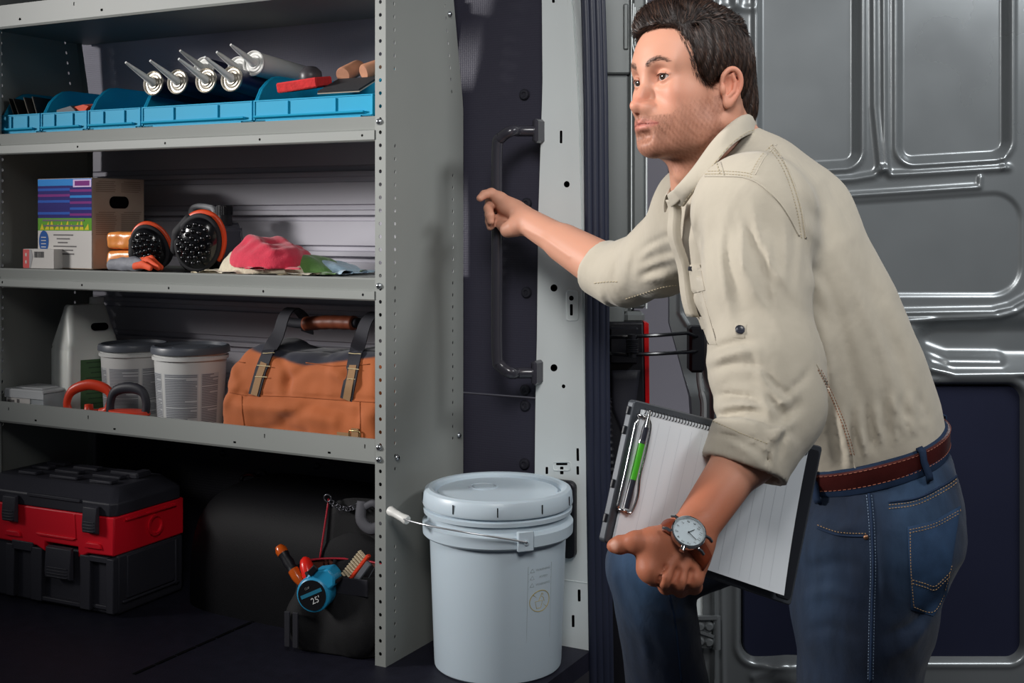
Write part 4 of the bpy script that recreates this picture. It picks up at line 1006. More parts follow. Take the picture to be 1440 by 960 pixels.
def drape(T, top, bot, nu=16, nv=14, thick=.002, mi=0, mb=None):
    """ruled strip between two outlines (pixel lists) draped on T and given a thickness"""
    b = mb or MB(); tp = resample_n(top, nu); bt = resample_n(bot, nu); up, dn = [], []
    for j in range(nv):
        for i in range(nu):
            t = j / (nv - 1); x = tp[i][0] * (1 - t) + bt[i][0] * t; y = tp[i][1] * (1 - t) + bt[i][1] * t
            q, n = hit(T, x, y)
            if q is None: q, n = (up[-1] + RT, Vector((0, -1, 0))) if up else (Vector(P(x, y, 1.9)), Vector((0, -1, 0)))
            e = min(i, nu - 1 - i, j, nv - 1 - j); up.append(q + n * (thick if e else thick * .4) - RT); dn.append(q - n * .001 - RT)
    f = [(j * nu + i, j * nu + i + 1, (j + 1) * nu + i + 1, (j + 1) * nu + i) for j in range(nv - 1) for i in range(nu - 1)]
    o = len(up); f2 = [tuple(o + k for k in reversed(q)) for q in f]; rim = [j * nu for j in range(nv - 1, 0, -1)] + list(range(nu - 1)) + [j * nu + nu - 1 for j in range(nv - 1)] + [(nv - 1) * nu + i for i in range(nu - 1, 0, -1)]
    b.add(up + dn, f + f2 + [(rim[k], rim[(k + 1) % len(rim)], o + rim[(k + 1) % len(rim)], o + rim[k]) for k in range(len(rim))], mi)
    return b
def resample_n(pts, n):
    L = [0]
    for a, c_ in zip(pts[:-1], pts[1:]): L.append(L[-1] + math.hypot(c_[0] - a[0], c_[1] - a[1]))
    t = np.linspace(0, L[-1], n); return list(zip(np.interp(t, L, [p[0] for p in pts]), np.interp(t, L, [p[1] for p in pts])))
# seams: armhole, yoke, side seam, cuff edges; thread along them
b = MB()
seam(b, T_sh, [(1087, 204), (1102, 226), (1116, 258), (1128, 300), (1133, 335)], .0016); seam(b, T_sh, [(992, 248), (1020, 248), (1048, 250), (1072, 262), (1100, 290), (1124, 332)], .0013)
seam(b, T_sh, [(1012, 225), (1018, 247)], .0012); seam(b, T_sh, [(1062, 246), (1075, 222), (1092, 204)], .0012)
seam(b, T_sh, [(1148, 512), (1165, 545), (1184, 590), (1197, 632), (1203, 660)], .0014)
b.build('seam', M_shirt, shirt, smooth=180, kind='stuff')
b = MB()
for o_ in (0, 5): stitches(b, T_sh, [(1081 + o_, 208), (1097 + o_, 230), (1110 + o_, 260), (1122 + o_, 302), (1127 + o_, 335)])
for o_ in (3, 7): stitches(b, T_sh, [(992, 248 - o_), (1020, 248 - o_), (1048, 250 - o_), (1060, 254 - o_)])
stitches(b, T_sh, [(1057, 243), (1070, 220), (1087, 203)]); stitches(b, T_sh, [(1007, 226), (1013, 247)])
stitches(b, T_sh, [(836, 398), (855, 396), (872, 396)], .0009); stitches(b, T_sh, [(880, 420), (905, 412), (930, 404), (955, 400)], .0007)
stitches(b, T_sh, [(1003, 592), (1040, 608), (1080, 624)], .0006)
for o_ in (0, 4): stitches(b, T_sh, [(1150 + o_, 520), (1166 + o_, 552), (1184 + o_, 595), (1197 + o_, 640)], .0007, 1)
b.build('stitching', [M_stitch, M_redst], shirt, kind='stuff')
# sleeve tab with its button, chest pocket flap with a snap
b = drape(T_sh, [(1034, 454), (1050, 456)], [(1031, 474), (1047, 476)], 8, 8, .0014); tab = b.build('sleeve_tab', M_shirt, shirt, smooth=40)
q, n = hit(T_sh, 1041, 464.5, .0016); Mb = frame((1, 0, 0), Vector(n).cross(Vector((1, 0, 0))), q - RT); M_btn = mat('dark_button', (44, 46, 56), .3, spec=.5)
b = MB(); b.lathe([(.0065, 0), (.0068, .002), (.0058, .003), (.0048, .0022), (.0001, .0022)], 18, M=Mb)
for a in (0, 1, 2, 3): b.cyl(Mb @ Vector((.0018 * math.cos(a * PI / 2 + .7), .0018 * math.sin(a * PI / 2 + .7), .002)), Mb @ Vector((.0018 * math.cos(a * PI / 2 + .7), .0018 * math.sin(a * PI / 2 + .7), .0027)), .0007, n=6)
b.build('button', M_btn, shirt, smooth=50, label='dark sleeve button')
b = drape(T_sh, [(962, 372), (985, 372)], [(968, 414), (992, 408)], 8, 10, .0035); b.build('pocket_flap', M_shirt, shirt, smooth=40)
b = drape(T_sh, [(968, 414), (988, 410)], [(994, 484), (1008, 484)], 8, 14, .0020); b.build('chest_pocket', M_shirt, shirt, smooth=40)
q, n = hit(T_sh, 975, 377, .004); b = MB(); b.box(q - RT, (.009, .004, .007), 0, .001); b.build('pocket_snap', M_btn, shirt)
# collar
def curve3(pts, n): 
    c_ = catmull([PN(*p) for p in pts], 10); L = len(c_) - 1; return [c_[int(round(k / (n - 1) * L))] for k in range(n)]
foldl = curve3([(938, 273, 1.905), (951, 262, 1.868), (974, 236, 1.848), (1005, 194, 1.850), (1036, 166, 1.885), (1055, 161, 1.955), (1050, 167, 2.02), (1030, 180, 2.065), (990, 210, 2.075), (955, 245, 2.03), (938, 272, 1.955)], 61)
outer = curve3([(962, 291, 1.890), (978, 268, 1.842), (999, 240, 1.820), (1028, 206, 1.826), (1052, 190, 1.880), (1063, 190, 1.965), (1058, 194, 2.035), (1034, 206, 2.085), (990, 235, 2.105), (950, 270, 2.06), (935, 300, 1.975)], 61)
nc = sum(foldl, Vector()) / 61
inner = [p + (nc - p) * .10 + Vector((0, 0, -.028)) for p in foldl]
rowsC = []
for t in np.linspace(0, 1, 5): rowsC.append([a.lerp(c_, t) for a, c_ in zip(inner, foldl)])
for t in np.linspace(0, 1, 7)[1:]: rowsC.append([a.lerp(c_, t) + (a - nc).normalized() * .006 * math.sin(PI * t) * (1 - .3 * t) + Vector((0, 0, .004 * math.sin(PI * min(1, t * 1.6)))) for a, c_ in zip(foldl, outer)])
b = MB(); b.add([p - RT for rw_ in rowsC for p in rw_], [(j * 61 + i, j * 61 + i + 1, (j + 1) * 61 + i + 1, (j + 1) * 61 + i) for j in range(len(rowsC) - 1) for i in range(60)])
collar = b.build('collar', M_shirt, shirt, smooth=180, solid=.0032, off=0, sub=1)
b = MB(); e1 = [a.lerp(c_, .90) + (a - nc).normalized() * .0055 for a, c_ in zip(foldl, outer)]
for k in range(0, 58, 1):
    p, q = e1[k], e1[k + 1]; b.tube([p.lerp(q, .1) - RT, p.lerp(q, .65) - RT], .0006, 4)
b.build('collar_stitching', M_stitch, shirt, kind='stuff')
# front placket with the open collar fold
b = MB(); pl = [PN(944, 281, 1.905), PN(947, 310, 1.915), PN(953, 350, 1.93), PN(962, 395, 1.945), PN(975, 445, 1.955)]
pc = catmull(pl, 6); b.add([p + o_ + Vector((.003 * math.sin(i_ * .5), 0, 0)) - RT for i_, p in enumerate(pc) for o_ in (Vector((-.002, .022, 0)), Vector((-.007, .010, 0)), Vector((-.001, -.004, 0)), Vector((.010, -.010, 0)))], [(4 * i + k, 4 * i + k + 1, 4 * i + k + 5, 4 * i + k + 4) for i in range(len(pc) - 1) for k in range(3)])
b.build('placket', M_shirt, shirt, smooth=25, solid=.0022, off=0)

# ---- jeans
M_denim = mat('blue_denim', (38, 62, 92), 0.78, spec=0.25, attr='Col', var=0.16, vscale=60, streak=(1, 1, .25), bump=0.2, bscale=1100, sheen=.1)
crumple(M_denim, 22, .003, (1.0, 1.0, .7))
M_seamst = mat('denim_thread', (150, 120, 84), .8); M_seamb = mat('blue_thread', (110, 128, 150), .8)
JN = SDF()
JN.add('u', loft([-.13, -.08, -.03, .0, .022, .07], [.105, .128, .130, .128, .128, .134], [.070, .098, .116, .118, .115, .116], [.165, .172, .168, .161, .156, .158], n=2.3), 0, TA - TE * .10, .27)
JN.ell(PN(1256, 748, 1.925), (.096, .098, .112), .05); JN.ell(PN(1244, 745, 2.075), (.096, .098, .113), .04)
JN.chain([PN(1214, 770, 1.925), PN(1214, 860, 1.922), PN(1208, 960, 1.918), kneeN, ankN], [.118, .108, .0905, .080, .070], .05, kk=.02)
JN.chain([PN(1195, 722, 2.10), PN(1050, 742, 2.15), PN(914, 798, 2.20), PN(938, 960, 2.245), ankF], [.105, .080, .0755, .0710, .064], .04, kk=.02)
Fj = lambda pts, s, a, d0=1.7, d1=2.0: fold(JN, pts, s, a, d0, d1)
for pts, s, a in (([(1125, 800), (1180, 790), (1220, 800)], 8, -.004), ([(1120, 840), (1170, 830), (1215, 850)], 9, .005), ([(1122, 890), (1170, 880), (1215, 900)], 8, -.004), ([(1135, 730), (1180, 745), (1215, 735)], 8, .004), ([(1325, 830), (1280, 880), (1235, 900)], 8, -.006), ([(1320, 860), (1285, 905), (1240, 930)], 8, .005), ([(1230, 720), (1245, 800), (1240, 870)], 10, .003)):
    Fj(pts, s, a)
for pts, s, a in (([(860, 770), (885, 850), (905, 900)], 7, -.004), ([(875, 830), (905, 900), (915, 960)], 6, .004), ([(965, 800), (950, 860), (965, 920)], 6, -.005), ([(900, 790), (930, 815), (970, 830)], 7, .004), ([(920, 850), (950, 870), (975, 862)], 6, .004)): Fj(pts, s, a, 2.05, 2.4)
JN.add('s', lambda V: -((V - BC) @ BE - .008), .003, TA, .35)
JN.disp(lambda V: .0012 * vnoise(V, 21, 60) + .0006 * vnoise(V, 22, 160), TA - TE * .3, 1.2)
disc_op(JN, ankN + A3(0, 0, -.005), ankN + A3(0, 0, -.12), .16); disc_op(JN, ankF + A3(0, 0, -.005), ankF + A3(0, 0, -.12), .16)
jV, jF = mesh_sdf(JN, A3(.06, 1.65, -.56), A3(.86, 2.48, .62), .0056)
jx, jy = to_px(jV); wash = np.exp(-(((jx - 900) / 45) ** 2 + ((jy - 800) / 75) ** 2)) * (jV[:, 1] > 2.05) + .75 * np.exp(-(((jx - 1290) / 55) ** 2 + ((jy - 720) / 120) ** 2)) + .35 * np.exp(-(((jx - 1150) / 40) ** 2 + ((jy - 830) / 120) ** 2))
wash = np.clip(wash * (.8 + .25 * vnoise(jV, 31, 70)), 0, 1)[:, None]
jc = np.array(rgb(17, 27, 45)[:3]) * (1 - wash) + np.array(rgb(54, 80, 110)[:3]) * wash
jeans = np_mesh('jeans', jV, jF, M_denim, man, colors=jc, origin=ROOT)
T_j = bvh(jV, jF)
b = MB(); seam(b, T_j, [(1222, 694), (1226, 740), (1228, 800), (1226, 860), (1224, 958)], .0022, .0006)
seam(b, T_j, [(1250, 706), (1290, 700), (1330, 680), (1346, 668)], .0018); seam(b, T_j, [(1150, 742), (1180, 752), (1222, 754)], .0018)
seam(b, T_j, [(940, 830), (950, 880), (958, 958)], .0020)
b.build('seam', mat('waist_denim', (26, 42, 66), .78, spec=.25, var=.12, vscale=60, bump=.2, bscale=1000), jeans, smooth=180, kind='stuff')
b = MB()
for o_ in (-3.5, 3.5): stitches(b, T_j, [(1222 + o_, 696), (1226 + o_, 740), (1228 + o_, 800), (1226 + o_, 860), (1224 + o_, 958)], .0006, 1)
for o_ in (0, 5): stitches(b, T_j, [(1250, 710 + o_), (1290, 704 + o_), (1330, 684 + o_), (1346, 672 + o_)], .0007)
stitches(b, T_j, [(1150, 738), (1180, 748), (1222, 750)], .0006)
stitches(b, T_j, [(1158, 697), (1200, 690), (1245, 676)], .0006, 1); stitches(b, T_j, [(1260, 672), (1300, 652), (1330, 628)], .0006, 1)
b.build('stitching', [M_seamst, M_seamb], jeans, kind='stuff')
# back pocket patch with its stitched chevron
b = drape(T_j, [(1276, 741), (1313, 732), (1350, 711)], [(1281, 857), (1312, 866), (1331, 836)], 18, 20, .0028); pk = np_pk = b.build('back_pocket', mat('pocket_denim', (40, 62, 90), .78, spec=.25, var=.14, vscale=50, bump=.2, bscale=1000), jeans, smooth=40)
T_p = bvh([v.co + RT for v in pk.data.vertices], [tuple(p.vertices) for p in pk.data.polygons])
b = MB()
for o_ in (4, 8): stitches(b, T_p, [(1279, 741 + o_), (1315, 732 + o_), (1351, 712 + o_)], .0006)
for o_ in (0, 5): stitches(b, T_p, [(1283, 815 + o_), (1300, 820 + o_), (1314, 824 + o_), (1326, 814 + o_), (1337, 803 + o_)], .0007)
stitches(b, T_p, [(1280, 748), (1281, 800), (1285, 852)], .0006); stitches(b, T_p, [(1285, 853), (1312, 860), (1328, 835)], .0006); stitches(b, T_p, [(1350, 716), (1346, 760), (1329, 830)], .0006)
b.build('pocket_stitching', M_seamst, jeans, kind='stuff')
q, n = hit(T_j, 1218, 755, .001)
if q is not None: b = MB(); b.ell(q - RT, (.004, .003, .004), 10, 6); b.build('rivet', mat('copper_rivet', (140, 104, 80), .35, metal=.8), jeans)
# waistband, belt and loops
_rc = {}
def ring_r(t, n=144):
    """radius of the dressed figure round the waist at height t, smoothed"""
    if t in _rc: return _rc[t]
    c_ = Vector(BC + BE * t); out = []
    for k in range(n):
        a = 2 * PI * k / n; d = Vector(BF * math.cos(a) + TL_ * math.sin(a)); r = .10
        for T in (T_j, T_sh):
            h_ = T.ray_cast(c_ + d * .30, -d, .25)
            if h_[0] is not None: r = max(r, (h_[0] - c_).length)
        out.append(r)
    out = np.array(out)
    for _ in range(6): out = np.maximum(out * 1.0, (np.roll(out, 1) + np.roll(out, -1)) / 2)
    for _ in range(10): out = (np.roll(out, 1) + out + np.roll(out, -1)) / 3
    _rc[t] = out; return out
def ring(t, grow, n=72):
    r = ring_r(round(t / .004) * .004); c_ = BC + BE * t; out = []
    for k in range(n):
        a = 2 * PI * k / n; out.append(Vector(c_ + (BF * math.cos(a) + TL_ * math.sin(a)) * (np.interp(k / n * len(r), np.arange(len(r) + 1), np.append(r, r[0])) + grow)))
    return out
def band(name, t0, t1, g, th, m, parent, dip=0.0):
    b = MB(); n = 72; prof = [(t0, g), (t0 + (t1 - t0) * .08, g + th), (t1 - (t1 - t0) * .08, g + th), (t1, g), (t1, g - .003), (t0, g - .003)]
    rs = [ring(t, g_, n) for t, g_ in prof]; m_ = len(prof)
    b.add([p - RT for r_ in rs for p in r_], [(i * n + k, i * n + (k + 1) % n, ((i + 1) % m_) * n + (k + 1) % n, ((i + 1) % m_) * n + k) for i in range(m_) for k in range(n)]); return b.build(name, m, parent, smooth=40)
band('waistband', -.022, .018, .0010, .0030, mat('waist_denim', (26, 42, 66), .78, spec=.25, var=.12, vscale=60, bump=.2, bscale=1000), jeans)
M_belt = mat('brown_belt_leather', (66, 24, 22), .36, spec=.5, var=.18, vscale=30, bump=.1, bscale=300, coat=.1)
belt = band('belt', -.0145, .0145, .0045, .0032, M_belt, man)
b = MB()
for t in (-.0120, .0120):
    r_ = ring(t, .0080)
    for k in range(72):
        for f0 in (.05, .55): b.tube([r_[k].lerp(r_[(k + 1) % 72], f0) - RT, r_[k].lerp(r_[(k + 1) % 72], f0 + .3) - RT], .0005, 4)
b.build('belt_stitching', mat('belt_thread', (150, 90, 70), .7), belt, kind='stuff')
for a in (1.86, 2.98, .85, -1.2, -2.2):
    b = MB(); k = a / (2 * PI) * 72 % 72
    def rp(t, g, da): 
        r_ = ring(t, g, 720); return r_[int((a + da) / (2 * PI) * 720) % 720] - RT
    row = [(-.030, .004), (-.022, .0095), (0, .0105), (.016, .0098), (.021, .003)]
    b.add([rp(t, g, da) for t, g in row for da in (-.034, .034)], [(2 * i, 2 * i + 1, 2 * i + 3, 2 * i + 2) for i in range(4)]); b.build('belt_loop', MATS['waist_denim'], jeans, smooth=180, solid=.0022, off=1)
# shoes
for an, nm in ((ankN, 'shoe'), (ankF, 'shoe')):
    S_ = SDF(); a0 = A3(an) + A3(.01, 0, -.045); S_.chain([a0 + A3(0, 0, .05), a0 + A3(.005, 0, -.02), a0 + A3(-.10, -.01, -.032), a0 + A3(-.17, -.015, -.036)], [.048, .045, .040, .034], .02, kk=.02)
    zb_ = a0[2] - .068; S_.add('s', lambda V, z_=zb_: V[:, 2] - z_, 0, (a0[0], a0[1], z_ if False else zb_), .6)
    v_, f_ = mesh_sdf(S_, a0 - .26, a0 + .2, .007); np_mesh('shoe', v_, f_, mat('brown_boot_leather', (78, 56, 42), .5, bump=.1), man, origin=ROOT)
# rear step under the raised foot
b = MB(); sp = A3(ankF) + A3(-.02, 0, 0); b.box((sp[0], sp[1], sp[2] - .045 - .068 - .03), (.9, .34, .06), 0, .01); st_ = struct(crot(b.build('trim_5', M_blackpl))); st_['label'] = 'black rear bumper step below the door opening'
# ---------------------------------------------------------------- hair: a combed mass with strands over it
M_hair = mat('dark_brown_hair', (34, 25, 22), .5, spec=.28, var=.3, vscale=90); M_hair2 = mat('brown_hair_strand', (70, 50, 40), .45, spec=.4)
HM = SDF()
HM.ell((.000, 0, .043), (.0945, .0770, .0780))
HM.ell((.034, 0, .045), (.0700, .0690, .0635), .03)
HM.ell((.010, 0, .094), (.076, .064, .030), .03)
HM.ell((.060, -.004, .098), (.027, .050, .024), .02)
HM.ell((.030, .0, .106), (.055, .055, .026), .02)
HM.ell((-.068, 0, -.020), (.028, .050, .050), .03)
zs_ = [-.09, -.066, -.054, -.001, .000, .009, .018, .028, .044, .062, .078, .088, .10]
xs_ = [-.080, -.060, -.040, -.034, .026, .038, .046, .050, .056, .062, .068, .085, .20]
def hair_cut(V):
    x, y, z = V.T; ay = np.abs(y)
    side = np.interp(z, zs_, xs_)
    front = np.interp(z, [.06, .076, .084, .092, .10], [.03, .055, .066, .10, .2])
    w_ = sstep(.035, .055, ay); lim = side * w_ + front * (1 - w_)
    return (x - lim) * .8
HM.add('i', hair_cut, .006, (0, 0, .04), .3)
HM.ell2((.002, .085, -.010), (.0265, .030, .0300), .006, 's')
HM.chain([(.052, .062, .083), (.020, .0600, .097), (-.030, .054, .104)], [.0028, .0034, .0024], .006, 's')
HM.disp(lambda V: .0020 * np.sin(V[:, 0] * 260 + V[:, 1] * 120 + 2 * np.sin(V[:, 1] * 90)) * sstep(.075, .10, V[:, 2]) + .0010 * np.sin(V[:, 1] * 300 + V[:, 0] * 500 + V[:, 2] * 60), (0, 0, .05), .2)
hV, hF = mesh_sdf(HM, A3(-.13, -.11, -.10), A3(.13, .11, .16), .0034)
hN = vnormals(hV, hF)
hairV = np.array([h2c(v) for v in hV])
hair = np_mesh('hair', hairV, hF, M_hair, man, origin=ROOT)
rng = np.random.default_rng(5)
fc = hV[hF].mean(1); fn = hN[hF].mean(1); fn /= np.linalg.norm(fn, axis=1, keepdims=True)
skinside = Hd.eval(fc) > .0012
cand = np.flatnonzero(skinside)
V_, F_ = [], []
def comb(p, n):
    x, y, z = p
    top = float(sstep(.070, .092, np.array(z + .1 * max(0, x - .05))))
    dtop = np.array([-.75, -.62, .10]) if x < .045 else np.array([-.55, -.60, .75 * min(1, (x - .02) / .05)])
    dside = np.array([-.35, 0, -.93]) if x > -.03 else np.array([-.25, -.15 * np.sign(y), -.95])
    d = dtop * top + dside * (1 - top); d = d - n * (d @ n); return d / (np.linalg.norm(d) + 1e-9), top
nst = 26000; pick = rng.choice(cand, nst); n_ = fn[pick].copy(); p_ = fc[pick] + rng.normal(size=(nst, 3)) * .0012
def comb_v(p, n):
    x, y, z = p.T; top = sstep(.074, .090, z + .35 * np.maximum(0, np.abs(y) - .045) * 0 - .5 * np.maximum(0, y - .050))
    fr = sstep(.030, .075, x)[:, None]
    dt = np.array([-.80, -.55, .0]) * (1 - fr) + np.array([-.35, -.55, .55]) * fr
    ds = np.where((x > -.03)[:, None], np.array([-.42, 0, -.90]), np.stack([-.25 + 0 * x, -.15 * np.sign(y), -.95 + 0 * x], 1))
    d = dt * top[:, None] + ds * (1 - top[:, None]); d = d - n * (d * n).sum(1, keepdims=True); return d / (np.linalg.norm(d, axis=1, keepdims=True) + 1e-9), top
wob = rng.normal(size=(nst, 3)) * .07; _, top0 = comb_v(p_, n_); U1, U2 = rng.random(nst), rng.random(nst)
L = (.018 + .014 * U1) * (1 - top0) + (.032 + .026 * U1) * top0; w0 = (.00016 + .00018 * U2) * (1 + .3 * top0); lift = (.0012 + .0014 * U2) * (1 - top0) + (.0015 + .0050 * U2 ** 2) * top0
K = 6; rows_ = []; q = p_.copy(); nn = n_
for k in range(K + 1):
    t = k / K; d, _ = comb_v(q, nn); d = d + wob; d = d - nn * (d * nn).sum(1, keepdims=True); d /= np.linalg.norm(d, axis=1, keepdims=True)
    side = np.cross(d, nn); ww = (w0 * (1 - t) ** .6 + 1e-5)[:, None]; pos = q + nn * (lift * math.sin(PI * min(1, .15 + .75 * t)) - .0008)[:, None]
    rows_.append(np.stack([pos + side * ww, pos - side * ww + nn * ww * .5], 1))
    q = q + d * (L / K)[:, None]; v0 = HM.eval(q); g = np.stack([HM.eval(q + np.eye(3)[a] * 8e-4) - v0 for a in range(3)], 1) / 8e-4; g /= np.linalg.norm(g, axis=1, keepdims=True) + 1e-9
    nn = g; q = q - g * np.clip(v0, -.002, .006)[:, None] * .8
R_ = np.stack(rows_, 1).reshape(-1, 3); bs = np.arange(nst)[:, None] * (2 * (K + 1)) + np.arange(K)[None] * 2; SFc = np.stack([bs, bs + 1, bs + 3, bs + 2], -1).reshape(-1, 4); SM = np.repeat((rng.random(nst) < .28).astype(np.int32), K)
so = np_mesh('hair_strands', (R_ * HS) @ HRM.T + HO, SFc, [M_hair, M_hair2], hair, origin=ROOT, kind='stuff')
so.data.polygons.foreach_set('material_index', SM)
# short strands: hairline fringe, sideburn, brows, lashes and stubble, rooted on the skin
bm_i = np.flatnonzero(nearhead); hp = hl[bm_i]; hn_all = vnormals(bV, bF)[bm_i] @ HRM
SV = []; SFc = []; SM = []
def strand(p, n, d, L, w0, lift, mi, K=2):
    side = np.cross(d, n); side /= np.linalg.norm(side) + 1e-9; base = len(SV)
    for k in range(K + 1):
        t = k / K; q = p + d * L * t + n * lift * L * (t - .6 * t * t); ww = w0 * (1 - t) + 1e-5; SV.append(q + side * ww); SV.append(q - side * ww + n * ww * .6)
    for k in range(K): SFc.append((base + 2 * k, base + 2 * k + 1, base + 2 * k + 3, base + 2 * k + 2)); SM.append(mi)
X, Yv, Z = hp.T; AY = np.abs(Yv)
browp = brow[bm_i]; jawp = jaw[bm_i]
bi_ = np.flatnonzero(browp > .30)
for i in rng.choice(bi_, 620, p=browp[bi_] / browp[bi_].sum()):
    s = np.sign(Yv[i]); d = np.array([-.25, s * .9, .35 - 14 * max(0, AY[i] - .02)]); d = d - hn_all[i] * (d @ hn_all[i]); d /= np.linalg.norm(d); strand(hp[i] + rng.normal(size=3) * .0006, hn_all[i], d + rng.normal(size=3) * .08, .0042, .00013, .15, 0)
jp = np.flatnonzero(jawp > .45)
for i in rng.choice(jp, 13000):
    d = np.array([.15, 0, -1.0]) + rng.normal(size=3) * .35; d = d - hn_all[i] * (d @ hn_all[i]); d /= np.linalg.norm(d); strand(hp[i] + rng.normal(size=3) * .0009, hn_all[i], d, .0010 + .0009 * rng.random(), .00009, .5, 2, 1)
edge = (np.abs(hair_cut(hp)) < .006) & (Hd.eval(hp) < .01) & (Z > -.02) & ((AY > .05) | (Z > .06)) & (X > -.02) & ~((AY > .070) & (Z < .035))
ep_i = np.flatnonzero(edge)
for i in (rng.choice(ep_i, 1500) if len(ep_i) else []):
    d, top = comb(hp[i], hn_all[i]); strand(hp[i] + rng.normal(size=3) * .001, hn_all[i], d + rng.normal(size=3) * .15, .010 + .012 * top, .00022, .35, 0, 3)
so = np_mesh('facial_hair', (np.array(SV) * HS) @ HRM.T + HO, np.array(SFc), [M_hair, M_hair2, mat('stubble', (104, 66, 46), .6)], hair, origin=ROOT, kind='stuff')
so.data.polygons.foreach_set('material_index', SM)

b = MB()
for s in (1, -1):     # lash line along each upper lid
    pts = catmull([Vector(h2c((x + .0006, s * y, z - .0012)) - ROOT) for x, y, z in ((.0912, .0228, .0140), (.0926, .0266, .0160), (.0923, .0345, .0171), (.0872, .0436, .0148))], 5); b.tube(pts, [.0002] + [.0005] * (len(pts) - 2) + [.0003], 6)
b.build('lashes', M_hair, hair, smooth=180, kind='stuff')
# ---------------------------------------------------------------- wristwatch, clipboard, notepad, pen
wa = (WN - EN) / np.linalg.norm(WN - EN)
M_strap = mat('tan_watch_leather', (118, 50, 26), .42, var=.12, vscale=60, bump=.1, bscale=400); M_dial = mat('watch_dial', (196, 208, 214), .35, spec=.4); M_chrome = mat('polished_steel', (205, 205, 205), .14, metal=1.0)
T_b = bvh(bV, [f[:4] for f in bF.tolist()])
fn_ = A3(-.20, -.93, .30); fn_ -= wa * (fn_ @ wa); fn_ /= np.linalg.norm(fn_); best_ = None
for s_ in np.linspace(-.03, .06, 46):      # slide along the wrist until the case sits where it is seen
    c_ = WN - wa * s_; h_ = T_b.ray_cast(Vector(c_ + fn_ * .08), Vector(-fn_), .09)
    if h_[0] is None: continue
    f_c = np.array(h_[0]) + fn_ * .0095; e_ = abs(to_px(f_c[None])[1][0] - 748) + .6 * abs(to_px(f_c[None])[0][0] - 968)
    if best_ is None or e_ < best_[0]: best_ = (e_, c_, f_c)
_, wc, face_c = best_
xax = np.cross(wa, fn_); xax /= np.linalg.norm(xax); yax = np.cross(fn_, xax)
xax, yax = -yax, xax
Mw = Matrix((Vector(xax), Vector(yax), Vector(fn_))).transposed().to_4x4() @ Matrix.Scale(1.10, 4); Mw.translation = Vector(face_c) - RT
b = MB(); b.lathe([(.0165, -.004), (.0195, -.003), (.0203, .001), (.0196, .0042), (.0183, .0052), (.0176, .0040), (.0174, .0012)], 40, M=Mw, cap=False); b.lathe([(.0001, -.004), (.0165, -.004)], 40, M=Mw, cap=False)
for sx in (-1, 1):
    for sy in (-1, 1): b.tube([Mw @ Vector((sx * .0095, sy * .0175, -.001)), Mw @ Vector((sx * .0098, sy * .0225, -.001)), Mw @ Vector((sx * .0098, sy * .0262, -.0045))], .0021, 6)
watch = b.build('wristwatch', M_chrome, man, smooth=40, label='wristwatch with a pale dial on a tan leather strap')
b = MB(); b.cyl(Mw @ Vector((-.0195, -.004, .001)), Mw @ Vector((-.0245, -.005, .001)), .0032, n=14); b.build('crown', M_chrome, watch, smooth=40)
b = MB(); b.lathe([(.0001, .0012), (.0175, .0012)], 40, 0, Mw, cap=False)
for k in range(12):
    a = -PI / 2 - k * PI / 6; text_mb(b, str(k or 12), .0048, Mw @ Matrix.Translation((.0136 * math.cos(a), .0136 * math.sin(a), .0015)) @ Matrix.Rotation(PI, 4, 'Z'), 1)
for k in range(60):
    a = k * PI / 30; b.box((0, 0, 0), (.0010, .0003, .0001), 1, M=Mw @ Matrix.Translation((.0168 * math.cos(a), .0168 * math.sin(a), .0015)) @ Matrix.Rotation(a, 4, 'Z'))
for a, L, w_ in ((math.radians(-30), .0090, .0009), (math.radians(-105), .0130, .0007)): b.box((L / 2 - .001, 0, 0), (L, w_, .0003), 1, M=Mw @ Matrix.Translation((0, 0, .0022)) @ Matrix.Rotation(a, 4, 'Z'))
b.cyl(Mw @ Vector((0, 0, .0012)), Mw @ Vector((0, 0, .0028)), .0010, n=10, mi=1)
b.build('dial', [M_dial, mat('watch_ink', (30, 34, 42), .4)], watch, smooth=0)
b = MB(); b.lathe([(.0001, .0052), (.0100, .0050), (.0178, .0042)], 40, M=Mw, cap=False); gl = b.build('crystal', mat('watch_glass', (1, 1, 1), .02, trans=1.0, alpha=.12), watch, smooth=180)
# strap: a band round the wrist between the lugs, hugging the skin
b = MB(); N_ = 46; rows_ = []
for k in range(N_):
    a = math.radians(90 + 34 + (360 - 68) * k / (N_ - 1)); dirv = -fn_ * -math.sin(a) + xax * 0; dirv = fn_ * math.sin(a) + np.cross(wa, fn_) * math.cos(a)
    dirv /= np.linalg.norm(dirv); rr = []
    for o_ in (-.0095, -.0085, .0085, .0095):
        src = Vector(wc + wa * o_ + dirv * .075); h_ = T_b.ray_cast(src, Vector(-dirv), .085); r_h = (h_[0] - Vector(wc + wa * o_)).length if h_[0] else .030; p_ = Vector(wc + wa * o_ + dirv * min(r_h, .0325)); rr.append(p_ + Vector(dirv) * (.0028 if abs(o_) < .009 else .0012) - RT)
    rows_.append(rr)
b.add([p for r_ in rows_ for p in r_], [(4 * i + k, 4 * i + k + 1, 4 * i + k + 5, 4 * i + k + 4) for i in range(N_ - 1) for k in range(3)]); b.build('strap', M_strap, watch, smooth=180, solid=.0022, off=1, label='tan leather strap')

